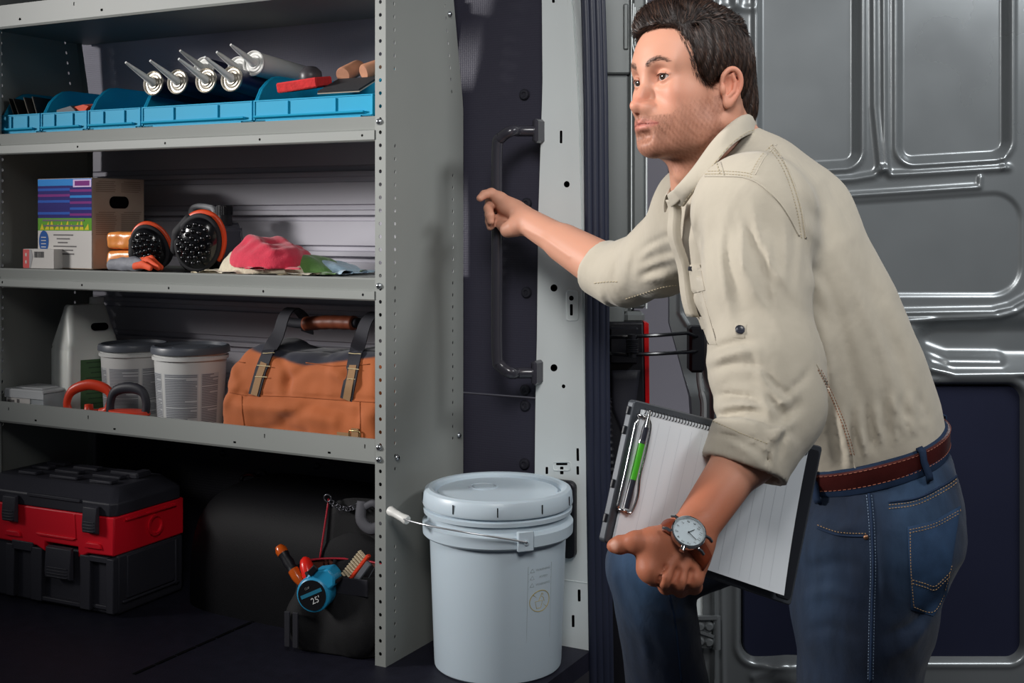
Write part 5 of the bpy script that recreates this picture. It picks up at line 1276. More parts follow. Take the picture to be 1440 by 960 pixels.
# clipboard: grey form holder, its long side from lower left towards his hip
BL = PN(850, 762, 1.556); BR = PN(1113, 852, 1.752); TLc = PN(893, 562, 1.590); TRc = PN(1158, 628, 1.785)
ub = (BR - BL); Lw = np.linalg.norm(ub); ub /= Lw; vb = (TLc - BL); Lh = np.linalg.norm(vb); vb /= Lh; nb = np.cross(ub, vb); nb /= np.linalg.norm(nb)
if nb[1] > 0: nb = -nb
clip_label = 'dark grey box clipboard held in his left hand with a lined notepad on it'
cl = thing('clipboard', clip_label, 'clipboard', C2W(*(BL)), YAW)
def board(u, v, w_=0.0):     # bilinear over the measured corners; w towards the camera
    p = BL * (1 - u) * (1 - v) + BR * u * (1 - v) + TLc * (1 - u) * v + TRc * u * v; return Vector(p + nb * w_ - BL)
M_clip = mat('grey_clipboard_metal', (72, 76, 82), .45, metal=.25, spec=.5, bump=.06, bscale=700); M_clipd = mat('dark_clipboard_recess', (34, 36, 42), .5)
def slab(b, u0, u1, v0, v1, w0, w1, r=.012, mi=0, nb_=5):
    du, dv = r / Lw, r / Lh; out = []
    for (cu, cv, a0) in ((u1 - du, v1 - dv, 0), (u0 + du, v1 - dv, 90), (u0 + du, v0 + dv, 180), (u1 - du, v0 + dv, 270)):
        for k in range(nb_ + 1):
            a = math.radians(a0 + 90 * k / nb_); out.append((cu + du * math.cos(a), cv + dv * math.sin(a)))
    n = len(out); vs = [board(u, v, w0) for u, v in out] + [board(u, v, w1) for u, v in out]
    return b.add(vs, [tuple(range(n)), tuple(range(2 * n - 1, n - 1, -1))] + [(i, n + i, n + (i + 1) % n, (i + 1) % n) for i in range(n)], mi)
b = MB(); slab(b, 0, 1, 0, 1, -.013, -.001, .005); b.build('box', M_clip, cl, smooth=30, bevel=.0018)
b = MB(); slab(b, .90, .985, .03, .97, -.0011, .0004, .006); b.build('rim', M_clipd, cl, smooth=30, bevel=.0004)
for v in (.16, .40, .78, .92): b = MB(); b.bar(board(-.003, v - .03, -.007), board(-.003, v + .03, -.007), .004, .005); b.build('side_hinge', M_clipd, cl, bevel=.001)
# notepad lying on it: curled pages, holes of the spiral along the upper edge, ruled lines
PW = 1; pad = None
np_lab = 'white lined notepad with a spiral along its top edge, on the grey clipboard'
pad = thing('notepad', np_lab, 'notepad', C2W(*BL), YAW)
def padp(u, v, w_=0.0): return board(.030 + .870 * u + .005 * v, .045 + .90 * v, .0035 + w_ + .010 * u ** 3 * (1 - v) ** 2)
M_paper = mat('notepad_paper', (232, 236, 240), .75, spec=.2); M_rule = mat('ruled_line', (206, 210, 215), .8)
b = MB(); nu, nv = 30, 20
for j in range(nv):
    for i in range(nu): b.v.append(padp(i / (nu - 1), j / (nv - 1), .0012))
off_ = len(b.v)
for j in range(nv):
    for i in range(nu): b.v.append(padp(i / (nu - 1), j / (nv - 1), -.0030))
for j in range(nv - 1):
    for i in range(nu - 1): q = (j * nu + i, j * nu + i + 1, (j + 1) * nu + i + 1, (j + 1) * nu + i); b.f.append(q); b.f.append(tuple(off_ + k for k in reversed(q)))
rim = [i for i in range(nu)] + [j * nu + nu - 1 for j in range(1, nv)] + [(nv - 1) * nu + i for i in range(nu - 2, -1, -1)] + [j * nu for j in range(nv - 2, 0, -1)]
b.f += [(rim[k], off_ + rim[k], off_ + rim[(k + 1) % len(rim)], rim[(k + 1) % len(rim)]) for k in range(len(rim))]; b.mi = [0] * len(b.f)
b.build('page', M_paper, pad, smooth=40)
b = MB()
for k in range(14):
    u = .10 + k * .062
    pts = [padp(u, v, .0014) for v in np.linspace(.02, .93, 14)]
    for a, c_ in zip(pts[:-1], pts[1:]):
        s_ = Vector(ub) * .00025; b.add([a - s_, a + s_, c_ + s_, c_ - s_], [(0, 1, 2, 3)])
b.build('ruled_lines', M_rule, pad, smooth=0, kind='stuff')
b = MB()
for k in range(58):
    u = .012 + k / 57 * .976; c_ = padp(u, .985, .0010); b.tube([c_ + Vector(vb) * .0034 * math.cos(t) + Vector(nb) * .0022 * math.sin(t) + Vector(vb) * .001 for t in np.linspace(-.4, PI + .6, 8)], .0007, 5)
b.build('spiral', mat('black_wire', (26, 26, 30), .35), pad, smooth=180, kind='stuff')
# pen clipped along the left edge under a steel clip
t = thing('metal_clip', 'shiny steel spring clip along the left edge of the clipboard', 'clip', C2W(*BL), YAW)
b = MB(); cp = [board(.050, .24, .004), board(.070, .245, .008), board(.080, .36, .010), board(.066, .50, .012), board(.074, .66, .010), board(.074, .86, .008), board(.040, .90, .006)]
b.tube(catmull(cp, 6), .0028, 6, flat=.6); b.tube(catmull([board(.016, .24, .004), board(.012, .50, .007), board(.016, .88, .005)], 6), .0026, 6); b.bar(board(.016, .24, .004), board(.070, .24, .007), .004, .004); b.bar(board(.016, .90, .004), board(.060, .90, .007), .004, .004)
b.build('bracket', M_chrome, t, smooth=180)
pen = thing('ballpoint_pen', 'black and green ballpoint pen tucked under the clip of the clipboard', 'pen', C2W(*BL), YAW)
pd = lambda v, w_=0: board(.038 + .020 * (v - .5), v, .0125 + w_)
b = MB(); b.tube([pd(.26), pd(.46)], .0044, 14); b.build('barrel', M_btn, pen, smooth=40)
b = MB(); b.tube([pd(.46), pd(.72)], .0045, 14); b.build('green_barrel', mat('lime_plastic', (74, 176, 40), .3), pen, smooth=40, label='lime green middle')
b = MB(); b.tube([pd(.72), pd(.83)], .0044, 14); b.build('grip', M_btn, pen, smooth=40)
b = MB(); b.tube([pd(.83), pd(.86), pd(.95)], [.0043, .0034, .0016], 14); b.build('tip', M_chrome, pen, smooth=40); b = MB(); b.tube([pd(.715), pd(.735)], .0050, 14); b.build('ring', M_chrome, pen, smooth=40)
# ---------------------------------------------------------------- goods on the two upper shelves
Mt = Matrix.Translation
M_bin = mat('blue_bin_plastic', (20, 152, 192), .55, spec=.2, var=.03, vscale=8)
def make_bin(label, x0, x1, depth=.225):
    W = x1 - x0 - .004; t = thing('storage_bin', label, 'storage bin', ((x0 + x1) / 2, 2.112, Z2 + .0005), group='blue storage bins on the upper shelf'); w2 = W / 2; th = .0028
    hf, hb = .046, .108
    side = [(0, .004), (0, hf), (.010, hf + .002), (.026, hf + .030), (.046, hb - .014), (.066, hb - .003), (.085, hb), (depth, hb), (depth, .004)]
    b = MB()
    for s in (-1, 1):
        b.prism(side, s * (w2 - th / 2) - th / 2, s * (w2 - th / 2) + th / 2, 'x')
        p = [Vector((s * (w2 - .001), y_, z_)) for y_, z_ in side[1:8]]; b.tube(p, .0026, 6)
        for y_ in (.12, .17): b.box((s * (w2 - .001), y_, hb * .5), (.004, .003, hb * .9))
    b.box((0, depth - th / 2, .056), (W, th, hb)); b.box((0, depth / 2, .004), (W - .002, depth, th)); b.box((0, depth, hb), (W, .006, .006))
    for s in (-1, 1): b.box((s * W * .25, depth - .004, hb + .003), (.004, .004, .006))
    b.build('shell', M_bin, t, smooth=35)
    b = MB(); b.box((0, -.001, hf * .55), (W, .003, hf * .92)); b.box((0, -.0015, hf + .0005), (W, .005, .003))
    b.prism([(-.002, .006), (-.010, .010), (-.011, .014), (-.002, .013)], -w2 + .004, w2 - .020, 'x'); b.box((0, .004, .003), (W * .8, .012, .006))
    nrib = 2
    for k in (-1, 1): b.box((k * W * .20 if W > .14 else k * W * .27, -.0040, hf * .58), (.0036, .004, hf * .72))
    for k in (-1, 1): b.box((k * (w2 - .002), -.0030, hf * .55), (.004, .003, hf * .9))
    b.build('front_panel', M_bin, t, smooth=35, bevel=.0006)
    return t
bx = [-2.590, -2.441, -2.280, -2.106, -1.773, -1.452]
for i, lb in enumerate(('small blue bin at the far left end of the top row, holding black sheets', 'small blue bin holding an orange handled scraper', 'empty small blue bin between the scraper bin and the tube bin', 'wide blue bin filled with sealant tubes', 'wide blue bin with the red sanding sponge beside the end panel')):
    make_bin(lb, bx[i], bx[i + 1])
# black sheets standing in the first bin
M_sheet = mat('black_sandpaper', (24, 24, 28), .85, bump=.4, bscale=900); M_edge = mat('pale_paper_edge', (168, 160, 146), .8)
for k, (x, a) in enumerate(((-2.565, .35), (-2.545, .38), (-2.512, .33), (-2.485, .30))):
    b = MB(); b.box((0, 0, .045), (.0022, .13, .090)); b.box((-.0014, -.0005, .045), (.0006, .131, .091), 1)
    o = b.build('sandpaper_sheet', [M_sheet, M_edge], smooth=0); place(o, (x, 2.20, Z2 + .008), (0, -a, .25)); tag(o, 'black sanding sheet leaning in the leftmost blue bin, ' + ('first', 'second', 'third', 'fourth')[k] + ' from the left', 'sandpaper', 'black sheets in the leftmost bin')
# scraper
t = thing('scraper', 'orange and grey scraper lying in the second blue bin from the left', 'scraper', (-2.365, 2.165, Z2 + .046), rot=(math.radians(8), math.radians(-6), .1))
M_or = mat('orange_plastic', (226, 78, 36), .4); M_gr = mat('mid_grey_plastic', (96, 98, 104), .45)
b = MB(); b.box((.01, 0, 0), (.11, .05, .009), 0, .003); b.prism([(-.05, .004), (.03, .004), (.045, .016), (.03, .022), (.0, .020)], -.02, .02); b.build('handle', M_or, t, smooth=35)
b = MB(); b.prism([(-.052, .006), (-.048, .020), (-.004, .024), (.010, .010), (.0, .006)], -.026, .018); b.build('blade_holder', M_gr, t, bevel=.001); 
# sealant tubes
M_tube = mat('navy_tube_card', (30, 34, 66), .35, spec=.5); M_tin = mat('tin_end', (190, 184, 172), .36, metal=.85); M_noz = mat('clear_nozzle', (206, 208, 206), .35, spec=.5, sss=.1); M_white = mat('white_plastic', (222, 222, 218), .4)
def make_tube(name, label, px, py, Y, body, cap, L, grp, tilt=0.0):
    p = at_y(px, py, Y); t = thing(name, label, 'sealant tube', p, 0, grp, rot=(math.radians(tilt), 0, .05)); t.scale = (1.10, 1.0, 1.10); Rx_ = Matrix.Rotation(-PI / 2, 4, 'X')
    b = MB(); b.lathe([(.0245, 0), (.0245, .20), (.022, .203), (.0001, .203)], 28, M=Rx_, cap=False); b.build('barrel', body, t, smooth=40)
    b = MB(); b.lathe([(.0250, .004), (.0265, .001), (.0265, -.002), (.0245, -.003), (.0225, .001), (.0190, .0008), (.0170, -.0015), (.0130, -.0005), (.0110, -.003), (.0001, -.003)], 28, M=Rx_, cap=False); b.build('end_cap', cap, t, smooth=30)
    d = Vector((-.012, -.074, .030)).normalized(); b = MB(); b.tube([Vector((0, 0, 0)), d * .008, d * .010, d * .055, d * L], [.0095, .0090, .0078, .0048, .0026], 14); b.build('nozzle', M_noz, t, smooth=40); return t
G_ = 'sealant tubes in the wide blue bin'
for lb, px, py, Y in (('sealant tube with a silver end, first of the front row from the left', 216, 117, 2.124), ('sealant tube with a silver end, second of the front row from the left', 250, 115, 2.124), ('sealant tube with a silver end, third of the front row from the left', 290, 113, 2.124), ('sealant tube with a silver end, last of the front row beside the sponge bin', 326, 111, 2.124)):
    make_tube('sealant_tube', lb, px, py, Y, M_tube, M_tin, .086, G_, -4)
make_tube('sealant_tube', 'white ended sealant tube lying on top of the front row', 357, 89, 2.165, M_white, M_white, .075, G_, -3); make_tube('sealant_tube', 'white ended sealant tube resting just behind the front row', 335, 97, 2.19, M_white, M_white, .070, G_, -3); make_tube('sealant_tube', 'sealant tube behind the second and third of the front row', 287, 97, 2.21, M_tube, M_white, .078, G_, -3)
# things in the right-hand bin
b = MB(); b.box((0, 0, 0), (.105, .065, .022), 0, .003); o = b.build('sanding_sponge', mat('red_sponge', (196, 42, 44), .9, bump=.6, bscale=260, var=.15, vscale=80)); place(o, at_y(428, 117, 2.15) + Vector((0, .0, -.003)), (.15, -.08, .06)); tag(o, 'red sanding sponge lying in the bin beside the end panel', 'sponge')
b = MB(); b.box((0, 0, 0), (.105, .085, .004), 0); b.box((0, 0, -.0032), (.107, .087, .002), 1); o = b.build('sanding_pad', [mat('black_grit', (38, 38, 42), .9, bump=.5, bscale=900), M_edge], smooth=0); place(o, at_y(490, 119, 2.15), (.42, .0, .03)); tag(o, 'black sanding pad with a pale edge resting beside the red sponge', 'sanding pad')
M_cork = mat('tan_wood', (176, 124, 96), .7, var=.15, vscale=30)
for px, py, a, lb in ((482, 106, .1, 'tan wooden roll behind the black sanding pad, on its left'), (511, 102, -.45, 'tan wooden roll leaning against the right wall of the sponge bin')):
    b = MB(); b.lathe([(.0001, 0), (.016, 0), (.018, .003), (.018, .07), (.014, .08), (.0001, .082)], 20, M=Matrix.Rotation(-PI / 2, 4, 'X'), cap=False); o = b.build('wooden_roll', M_cork, smooth=40); place(o, at_y(px, py, 2.19), (.35, 0, a)); tag(o, lb, 'roll', 'wooden rolls in the sponge bin')
b = MB(); b.lathe([(.0001, .02), (.014, .018), (.024, .008), (.026, -.006), (.024, -.02)], 20); o = b.build('rubber_cup', mat('dark_grey_rubber', (64, 62, 66), .4)); place(o, at_y(437, 106, 2.20), (.3, .2, 0)); tag(o, 'dark grey rubber cup behind the red sponge', 'cup')

# ---- middle shelf
def face_rect(mb, M, x0, x1, z0, z1, mi, e=.0004): mb.add([(x0, -e, z0), (x1, -e, z0), (x1, -e, z1), (x0, -e, z1)], [(0, 1, 2, 3)], mi, M)
M_ink = mat('grey_print', (96, 92, 92), .7); M_wcard = mat('white_card', (200, 196, 192), .7, spec=.15); M_bcard = mat('brown_card', (188, 168, 152), .75, var=.05, vscale=20); M_red = mat('red_print', (190, 34, 36), .5); M_blk = mat('black_print', (28, 26, 28), .6)
# small carton
p = at_y(53, 379, 2.108); t = thing('small_carton', 'small white and red carton with a barcode at the left end of the middle shelf', 'carton', (p.x, 2.108 + .045, Z3 + .0005), .06)
b = MB(); b.box((0, 0, .024), (.102, .09, .048), 0, .001); M0 = Mt((0, -.045, 0)); face_rect(b, M0, -.051, -.030, .001, .047, 1); b.add([(-.030, -.0455, .001), (-.026, -.0455, .001), (-.018, -.0455, .030), (-.024, -.0455, .047), (-.030, -.0455, .047)], [(0, 1, 2, 3, 4)], 3)
x = -.014; r_ = random.Random(3)
while x < .018: 
    w_ = r_.choice((.0006, .0010, .0016)); 
    if abs(x - .0) > .003 or 1: face_rect(b, M0, x, x + w_, .027, .042, 2)
    x += w_ + r_.choice((.0007, .0012))
for k in range(2): b.ell((-.041, -.0452, .016 + .018 * k), (.003, .0006, .005), 10, 6, 0)
b.build('box', [M_wcard, M_red, M_blk, mat('grey_card', (150, 148, 150), .6)], t, smooth=0)
# printed software-like carton with a brown side
C0 = at_y(130, 381, 2.135); ang = YAW - math.radians(8.5) - PI / 4 + math.radians(8)
t = thing('tall_carton', 'tall carton with a blue and purple printed face and a brown handled side', 'carton', (C0.x, C0.y, Z3 + .0005), ang + PI / 4 - PI / 4)
HB = .222; WA, WB = .198, .165
# local: corner at origin; printed face runs along -x (face normal -y), brown face runs along +y (normal +x)
def rot_face(w_): return None
t.rotation_euler = (0, 0, math.radians(-2))
b = MB(); b.box((-WA / 2, WB / 2, HB / 2), (WA, WB, HB), 0, .0015)
b.build('box', M_bcard, t, smooth=0)
M_pr = [mat('print_blue', (40, 84, 170), .65, spec=.12), mat('print_cyan', (46, 128, 200), .65, spec=.12), mat('print_indigo', (40, 34, 106), .65, spec=.12), mat('print_magenta', (120, 44, 120), .65, spec=.12), mat('print_green', (92, 150, 46), .65, spec=.12), mat('print_yellow', (206, 190, 50), .65, spec=.12), M_wcard, M_ink, mat('label_blue', (38, 84, 150), .65, spec=.12), mat('lilac_print', (188, 160, 206), .5)]
b = MB(); fr = lambda u0, u1, v0, v1, mi, e=.0005: b.add([(-WA + u0 * WA, -e, v0 * HB), (-WA + u1 * WA, -e, v0 * HB), (-WA + u1 * WA, -e, v1 * HB), (-WA + u0 * WA, -e, v1 * HB)], [(0, 1, 2, 3)], mi)
fr(.01, .99, .42, .56, 4); fr(.01, .99, .01, .42, 6); fr(.01, .99, .56, .995, 2)
for k in range(6): fr(.01, .60, .60 + .066 * k, .628 + .066 * k, (0, 2, 0, 3, 0, 1)[k], .0008); fr(.60, .99, .585 + .066 * k, .612 + .066 * k, (3, 0, 3, 1, 3, 0)[k], .0008)
fr(.01, .99, .92, .995, 1, .0009); fr(.66, .985, .90, .985, 9, .0012); fr(.69, .955, .915, .97, 3, .0014)
for k in range(10): u = .05 + .09 * k; b.add([(-WA + u * WA, -.0009, .43 * HB), (-WA + (u + .08) * WA, -.0009, .43 * HB), (-WA + (u + .04 + .03 * (k % 2)) * WA, -.0009, (.50 + .05 * (k % 3) / 2) * HB)], [(0, 1, 2)], 5)
fr(.10, .86, .525, .545, 7, .0013); fr(.12, .84, .465, .485, 7, .0013)
for k, (a, c_) in enumerate(((.30, .66), (.36, .60), (.38, .56), (.30, .72), (.36, .66), (.30, .68))): fr(a, c_, .365 - .042 * k, .380 - .042 * k, 7, .0009)
b.lathe([(.0001, .0010), (.018, .0010)], 20, 8, Mt((-WA + .024, 0, .30 * HB)) @ Matrix.Rotation(PI / 2, 4, 'X') @ Matrix.Scale(1.5, 4, (0, 1, 0)), cap=False)
for k in range(4): b.box((-WA + .024, -.0015, .345 * HB - .008 * k), (.018, .0002, .002), 6)
b.build('printed_face', M_pr, t, smooth=0)
b = MB(); g_ = lambda y0, y1, v0, v1, mi, e=.0005: b.add([(e, y0 * WB, v0 * HB), (e, y1 * WB, v0 * HB), (e, y1 * WB, v1 * HB), (e, y0 * WB, v1 * HB)], [(0, 1, 2, 3)], mi)
for (a, c_) in ((.06, .46), (.54, .94)):
    for v0, n in ((.96, 6), (.62, 12)):
        for k in range(n): g_(a + (.05 if k == 0 else 0), c_ - .06 * r_.random(), v0 - .022 * k, v0 - .022 * k + .008, 1)
pts = rrect(.062, .030, .015, 6, .5 * WB, .735 * HB); b.add([(.0008, p_[0], p_[1]) for p_ in pts], [tuple(range(len(pts)))], 0); b.build('side_print', [M_black, mat('brown_print', (146, 126, 112), .75)], t, smooth=0)
# two orange packs
M_pack = mat('orange_film_pack', (240, 150, 74), .28, spec=.55, var=.12, vscale=40, bump=.35, bscale=60)
for k, lb in ((0, 'shiny orange wrapped pack, lower of the two stacked in front of the tall carton'), (1, 'shiny orange wrapped pack, upper of the two stacked in front of the tall carton')):
    S_ = SDF(); 
    def fb(V, hx=.056, hy=.036, hz=.0205, r=.010):
        q = np.abs(V) - A3(hx - r, hy - r, hz - r); return np.linalg.norm(np.maximum(q, 0), axis=1) + np.minimum(q.max(1), 0) - r
    S_.add('u', fb, 0, (0, 0, 0), .07); S_.disp(lambda V, k=k: .0012 * vnoise(V, 40 + k, 160) , (0, 0, 0), .08)
    v_, f_ = mesh_sdf(S_, (-.07, -.05, -.03), (.07, .05, .03), .0032); o = np_mesh('wrapped_pack', v_, f_, M_pack); place(o, (-2.196, 2.176, Z3 + .0265 + .0445 * k), (0, 0, .05)); tag(o, lb, 'pack', 'orange packs on the middle shelf')
b = MB(); b.box((-2.196, 2.176, Z3 + .0035), (.095, .075, .006)); o = b.build('cardboard_tray', M_bcard, bevel=.001); tag(o, 'flat brown cardboard piece under the orange packs', 'cardboard')
# work glove
S_ = SDF(); gl_ = [(.000, 0, .012), (-.035, 0, .014), (-.075, .002, .012)]; S_.chain(gl_, [.021, .0165, .015], .01, kk=.01); S_.ell((.005, 0, .013), (.036, .030, .014), .012); S_.add('s', lambda V: V[:, 2] - 0.0, .002, (0, 0, 0), .2)
S_.chain([(-.02, -.012, .016), (.02, -.014, .024), (.038, -.012, .018)], [.008, .007, .006], .008)
S_.disp(lambda V: .0015 * vnoise(V, 51, 110), (0, 0, 0), .2)
p = at_y(205, 385, 2.135); t = thing('work_glove', 'grey work glove with orange fingertips lying in front of the orange packs', 'glove', (p.x - .020, 2.116, Z3 + .0006), -.05); t.scale = (1.0, .6, 1.0)
v_, f_ = mesh_sdf(S_, (-.11, -.05, -.002), (.09, .05, .05), .003); np_mesh('palm', v_, f_, mat('grey_knit', (120, 122, 130), .6, var=.15, vscale=60, bump=.3, bscale=400), t)
for k, (y_, L, z_, c_) in enumerate(((-.022, .062, .012, 1), (-.006, .072, .020, 1), (.010, .066, .024, 1), (.022, .055, .012, 1))):
    S_ = SDF(); S_.chain([(.018, y_, z_), (.018 + L * .5, y_ * 1.3, z_ + .004), (.018 + L, y_ * 1.5 - .004, .009)], [.0085, .0085, .0070], 0, kk=.006); v_, f_ = mesh_sdf(S_, (-.0, -.06, -.002), (.11, .06, .05), .003); np_mesh('finger', v_, f_, mat('orange_knit', (226, 82, 40), .7, bump=.4, bscale=400), t)
# knee pads
M_kp = mat('glossy_black_cap', (16, 16, 19), .16, spec=.6); M_foam = mat('black_foam', (30, 30, 34), .75, bump=.2, bscale=500)
def knee_pad(label, loc, rot, s):
    t = thing('knee_pad', label, 'knee pad', loc, 0, 'black and orange knee pads on the middle shelf', rot)
    def cap(u, v):
        a = 2 * PI * u; r = v; x = .058 * s * r * math.cos(a); z = .075 * s * r * math.sin(a) * (1 if math.sin(a) > 0 else .92); return Vector((x, -.040 * s * math.sqrt(max(0, 1 - r * r * .86)) + .012 * s, z))
    b = MB(); b.grid(cap, 36, 12, closed_u=True)
    for ring_ in ((.0, 1), (.28, 6), (.52, 11), (.76, 16)):
        for k in range(ring_[1]):
            u = (k + .5 * (ring_[1] % 2)) / ring_[1]; p = cap(u, ring_[0]); b.ell(p + Vector((0, -.0005, 0)), (.0074 * s, .0050 * s, .0074 * s), 10, 6)
    b.build('cap', M_kp, t, smooth=60)
    b = MB(); b.tube([cap(k / 40, 1.0) * 1.03 + Vector((0, .006, 0)) for k in range(40)], .0065 * s, 8, closed=True, flat=1.4); b.build('rim', M_foam, t, smooth=180)
    b = MB(); b.tube([Vector((.064 * s * math.cos(a), .016, .083 * s * math.sin(a))) for a in np.linspace(-.25, PI + .55, 34)], .0060 * s, 8, flat=2.0); b.build('orange_edge', M_or, t, smooth=180, label='orange edge strip')
    S_ = SDF(); S_.ell((0, .035, .0), (.060 * s, .030, .076 * s)); S_.chain([(-.062 * s, .02, -.05 * s), (-.066 * s, .01, 0), (-.055 * s, .015, .045 * s)], [.016 * s, .018 * s, .014 * s], .015); v_, f_ = mesh_sdf(S_, (-.12, -.05, -.12), (.12, .10, .12), .005); np_mesh('foam_body', v_, f_, M_foam, t); return t
p = at_y(207, 352, 2.15); knee_pad('smaller looking black studded knee pad with orange edge behind the glove', (p.x + .018, 2.138, Z3 + .0505), (.18, -.30, .30), .70)
p = at_y(284, 345, 2.14); knee_pad('large black studded knee pad with orange edge next to the red towel', (p.x - .026, 2.152, Z3 + .0645), (.16, .45, .30), .86)
# grey jug behind the knee pads
p = at_y(288, 385, 2.30); t = thing('grey_jug', 'dark grey jug with a black cap behind the large knee pad', 'jug', (p.x - .01, 2.325, Z3 + .0005), .1); t.scale = (.85, .9, .84)
b = MB(); b.box((.01, 0, .065), (.15, .11, .13), 0, .015); b.build('jug_body', mat('dark_jug_plastic', (70, 70, 80), .35), t, smooth=40, bevel=.01, seg=3)
b = MB(); b.tube(catmull([(-.060, 0, .11), (-.062, 0, .165), (-.045, 0, .182), (.0, 0, .180), (.02, 0, .17), (.02, 0, .13)], 6), .009, 10); b.build('handle', mat('pale_grey_plastic', (170, 172, 176), .4), t, smooth=180)
b = MB(); b.cyl((.055, 0, .128), (.055, 0, .185), .022, n=24); 
for k in range(24): b.box((.055 + .0222 * math.cos(k * PI / 12), .0222 * math.sin(k * PI / 12), .170), (.002, .002, .026))
b.build('cap', M_blackpl, t, smooth=40)
# cloths
def cloth_pile(name, label, loc, rx, ry, h, m, seed, rot=0, pw=2.6, fx=(0, 0, 0), wr=.003, grp='cloths on the middle shelf'):
    S_ = SDF()
    def f(V):
        k = (np.abs(V[:, 0] / rx) ** pw + np.abs(V[:, 1] / ry) ** pw) ** (1 / pw); ht = h * np.clip(1 - k ** 4, 0, 1) ** .6 * (1 + fx[0] * V[:, 0] / rx)
        ht = ht + .0 ; return np.maximum((V[:, 2] - ht) * .45, -V[:, 2])
    S_.add('u', f, 0, (0, 0, h / 2), max(rx, ry) * 1.1); S_.disp(lambda V: wr * vnoise(V * A3(.5, 1, 1.6), seed, 70) + wr * .4 * vnoise(V, seed + 1, 160), (0, 0, 0), .3)
    v_, f_ = mesh_sdf(S_, (-rx * 1.25, -ry * 1.25, -.008), (rx * 1.25, ry * 1.25, h * 1.5), .0036); v_[:, 2] = np.maximum(v_[:, 2], 0)
    o = np_mesh(name, v_, f_, m); place(o, loc, (0, 0, rot)); return tag(o, label, 'cloth', grp)
M_tw = lambda n, c_: mat(n, c_, .9, var=.08, vscale=120, bump=.7, bscale=420, sheen=.3)
p = at_y(369, 388, 2.16); cloth_pile('shop_towel', 'cream towel folded beneath the red towel', (p.x - .016, 2.205, Z3 + .0004), .122, .080, .050, M_tw('cream_terry', (206, 196, 172)), 61, 0, 2.6, (-.25, 0, 0))
p = at_y(374, 360, 2.16); o = cloth_pile('shop_towel', 'crumpled red towel lying over the cream towel', (p.x - .012, 2.196, Z3 + .012), .096, .078, .062, M_tw('red_terry', (206, 44, 72)), 64, -.06, 2.8, (-.22, 0, 0), .0042)
p = at_y(452, 388, 2.19); cloth_pile('shop_towel', 'green cloth edge showing right of the cream towel', (p.x - .036, 2.235, Z3 + .0004), .054, .060, .034, M_tw('green_terry', (86, 128, 62)), 67, 0, 2.4, (-.5, 0, 0)); cloth_pile('shop_towel', 'pale blue cloth at the right end of the towels', (p.x - .018, 2.262, Z3 + .0004), .056, .058, .026, M_tw('pale_blue_terry', (160, 186, 204)), 69, 0, 2.4, (-.5, 0, 0))
# ---------------------------------------------------------------- goods on the lowest shelf, on the floor, and on the pillar
# clear organiser box
p = at_y(36, 572, 2.12); t = thing('organizer_box', 'clear plastic box with a white label at the left end of the lowest shelf', 'box', (p.x, 2.165, Z4 + .0005), .04); t.scale = (1.0, 1.0, 1.32)
M_clear = mat('clear_plastic', (226, 232, 236), .12, spec=.6, alpha=.35)
b = MB(); 
for c_, s_ in (((0, -.049, .026), (.125, .002, .052)), ((0, .049, .026), (.125, .002, .052)), ((-.0615, 0, .026), (.002, .1, .052)), ((.0615, 0, .026), (.002, .1, .052)), ((0, 0, .001), (.125, .1, .002))): b.box(c_, s_)
b.build('tray', M_clear, t, smooth=0)
b = MB(); b.box((0, 0, .056), (.132, .106, .006), 0, .002); b.box((0, -.052, .049), (.132, .002, .012)); b.box((0, -.01, .0605), (.09, .05, .002)); b.build('lid', mat('frosted_lid', (210, 212, 214), .35, alpha=.75), t, smooth=30)
b = MB(); b.box((-.030, -.0505, .024), (.060, .0006, .044)); b.box((-.046, -.0510, .033), (.024, .0003, .010), 1); b.box((-.021, -.0510, .035), (.009, .0003, .010), 1); b.box((.010, -.051, .024), (.020, .0006, .042), 0); b.box((.010, -.0515, .023), (.014, .0003, .0045), 2); b.box((.010, -.0515, .023), (.0045, .0003, .014), 2); b.build('label_card', [M_wcard, M_ink, mat('cross_blue', (24, 92, 170), .5)], t, smooth=0)
rr_ = random.Random(9)
for k in range(9):
    b = MB(); b.cyl((0, 0, 0), (.022, 0, 0), .0035, .0022, 8); b.lathe([(.005, -.002), (.005, .002)], 8, M=Matrix.Rotation(PI / 2, 4, 'Y')); o = b.build('wall_plug', mat('blue_plug', (30, 86, 160), .4)); a_ = rr_.random() * 6.28
    place(o, Vector(t.location) + Vector((.022 + .016 * rr_.random() - .010, -.036 + .06 * rr_.random(), .008 + .006 * (k % 3))), (rr_.random() * .4, rr_.random() * .4, a_)); tag(o, 'small blue plug inside the clear plastic box', 'wall plug', 'blue plugs in the clear box')
# white jug
p = at_y(112, 585, 2.22); t = thing('white_jug', 'white plastic jug with sloping shoulders and a green label behind the pails', 'jug', (p.x - .026, 2.262, Z4 + .0005), math.radians(-22))
def sq(w_, d_, r, z): return [Vector((x, y, z)) for x, y in rrect(w_, d_, r, 4)]
b = MB(); secs = [sq(.128, .128, .012, 0), sq(.134, .134, .014, .006), sq(.134, .134, .014, .168), sq(.130, .130, .014, .173), sq(.132, .132, .014, .178), sq(.118, .124, .016, .200), sq(.060, .110, .018, .254), sq(.046, .100, .016, .278), sq(.040, .092, .014, .283)]
n = len(secs[0]); b.add([v for s_ in secs for v in s_], [(i * n + k, i * n + (k + 1) % n, (i + 1) * n + (k + 1) % n, (i + 1) * n + k) for i in range(len(secs) - 1) for k in range(n)] + [tuple(range(n - 1, -1, -1)), tuple((len(secs) - 1) * n + k for k in range(n))]); b.build('jug_body', mat('white_hdpe', (226, 228, 222), .42, sss=.05), t, smooth=50)
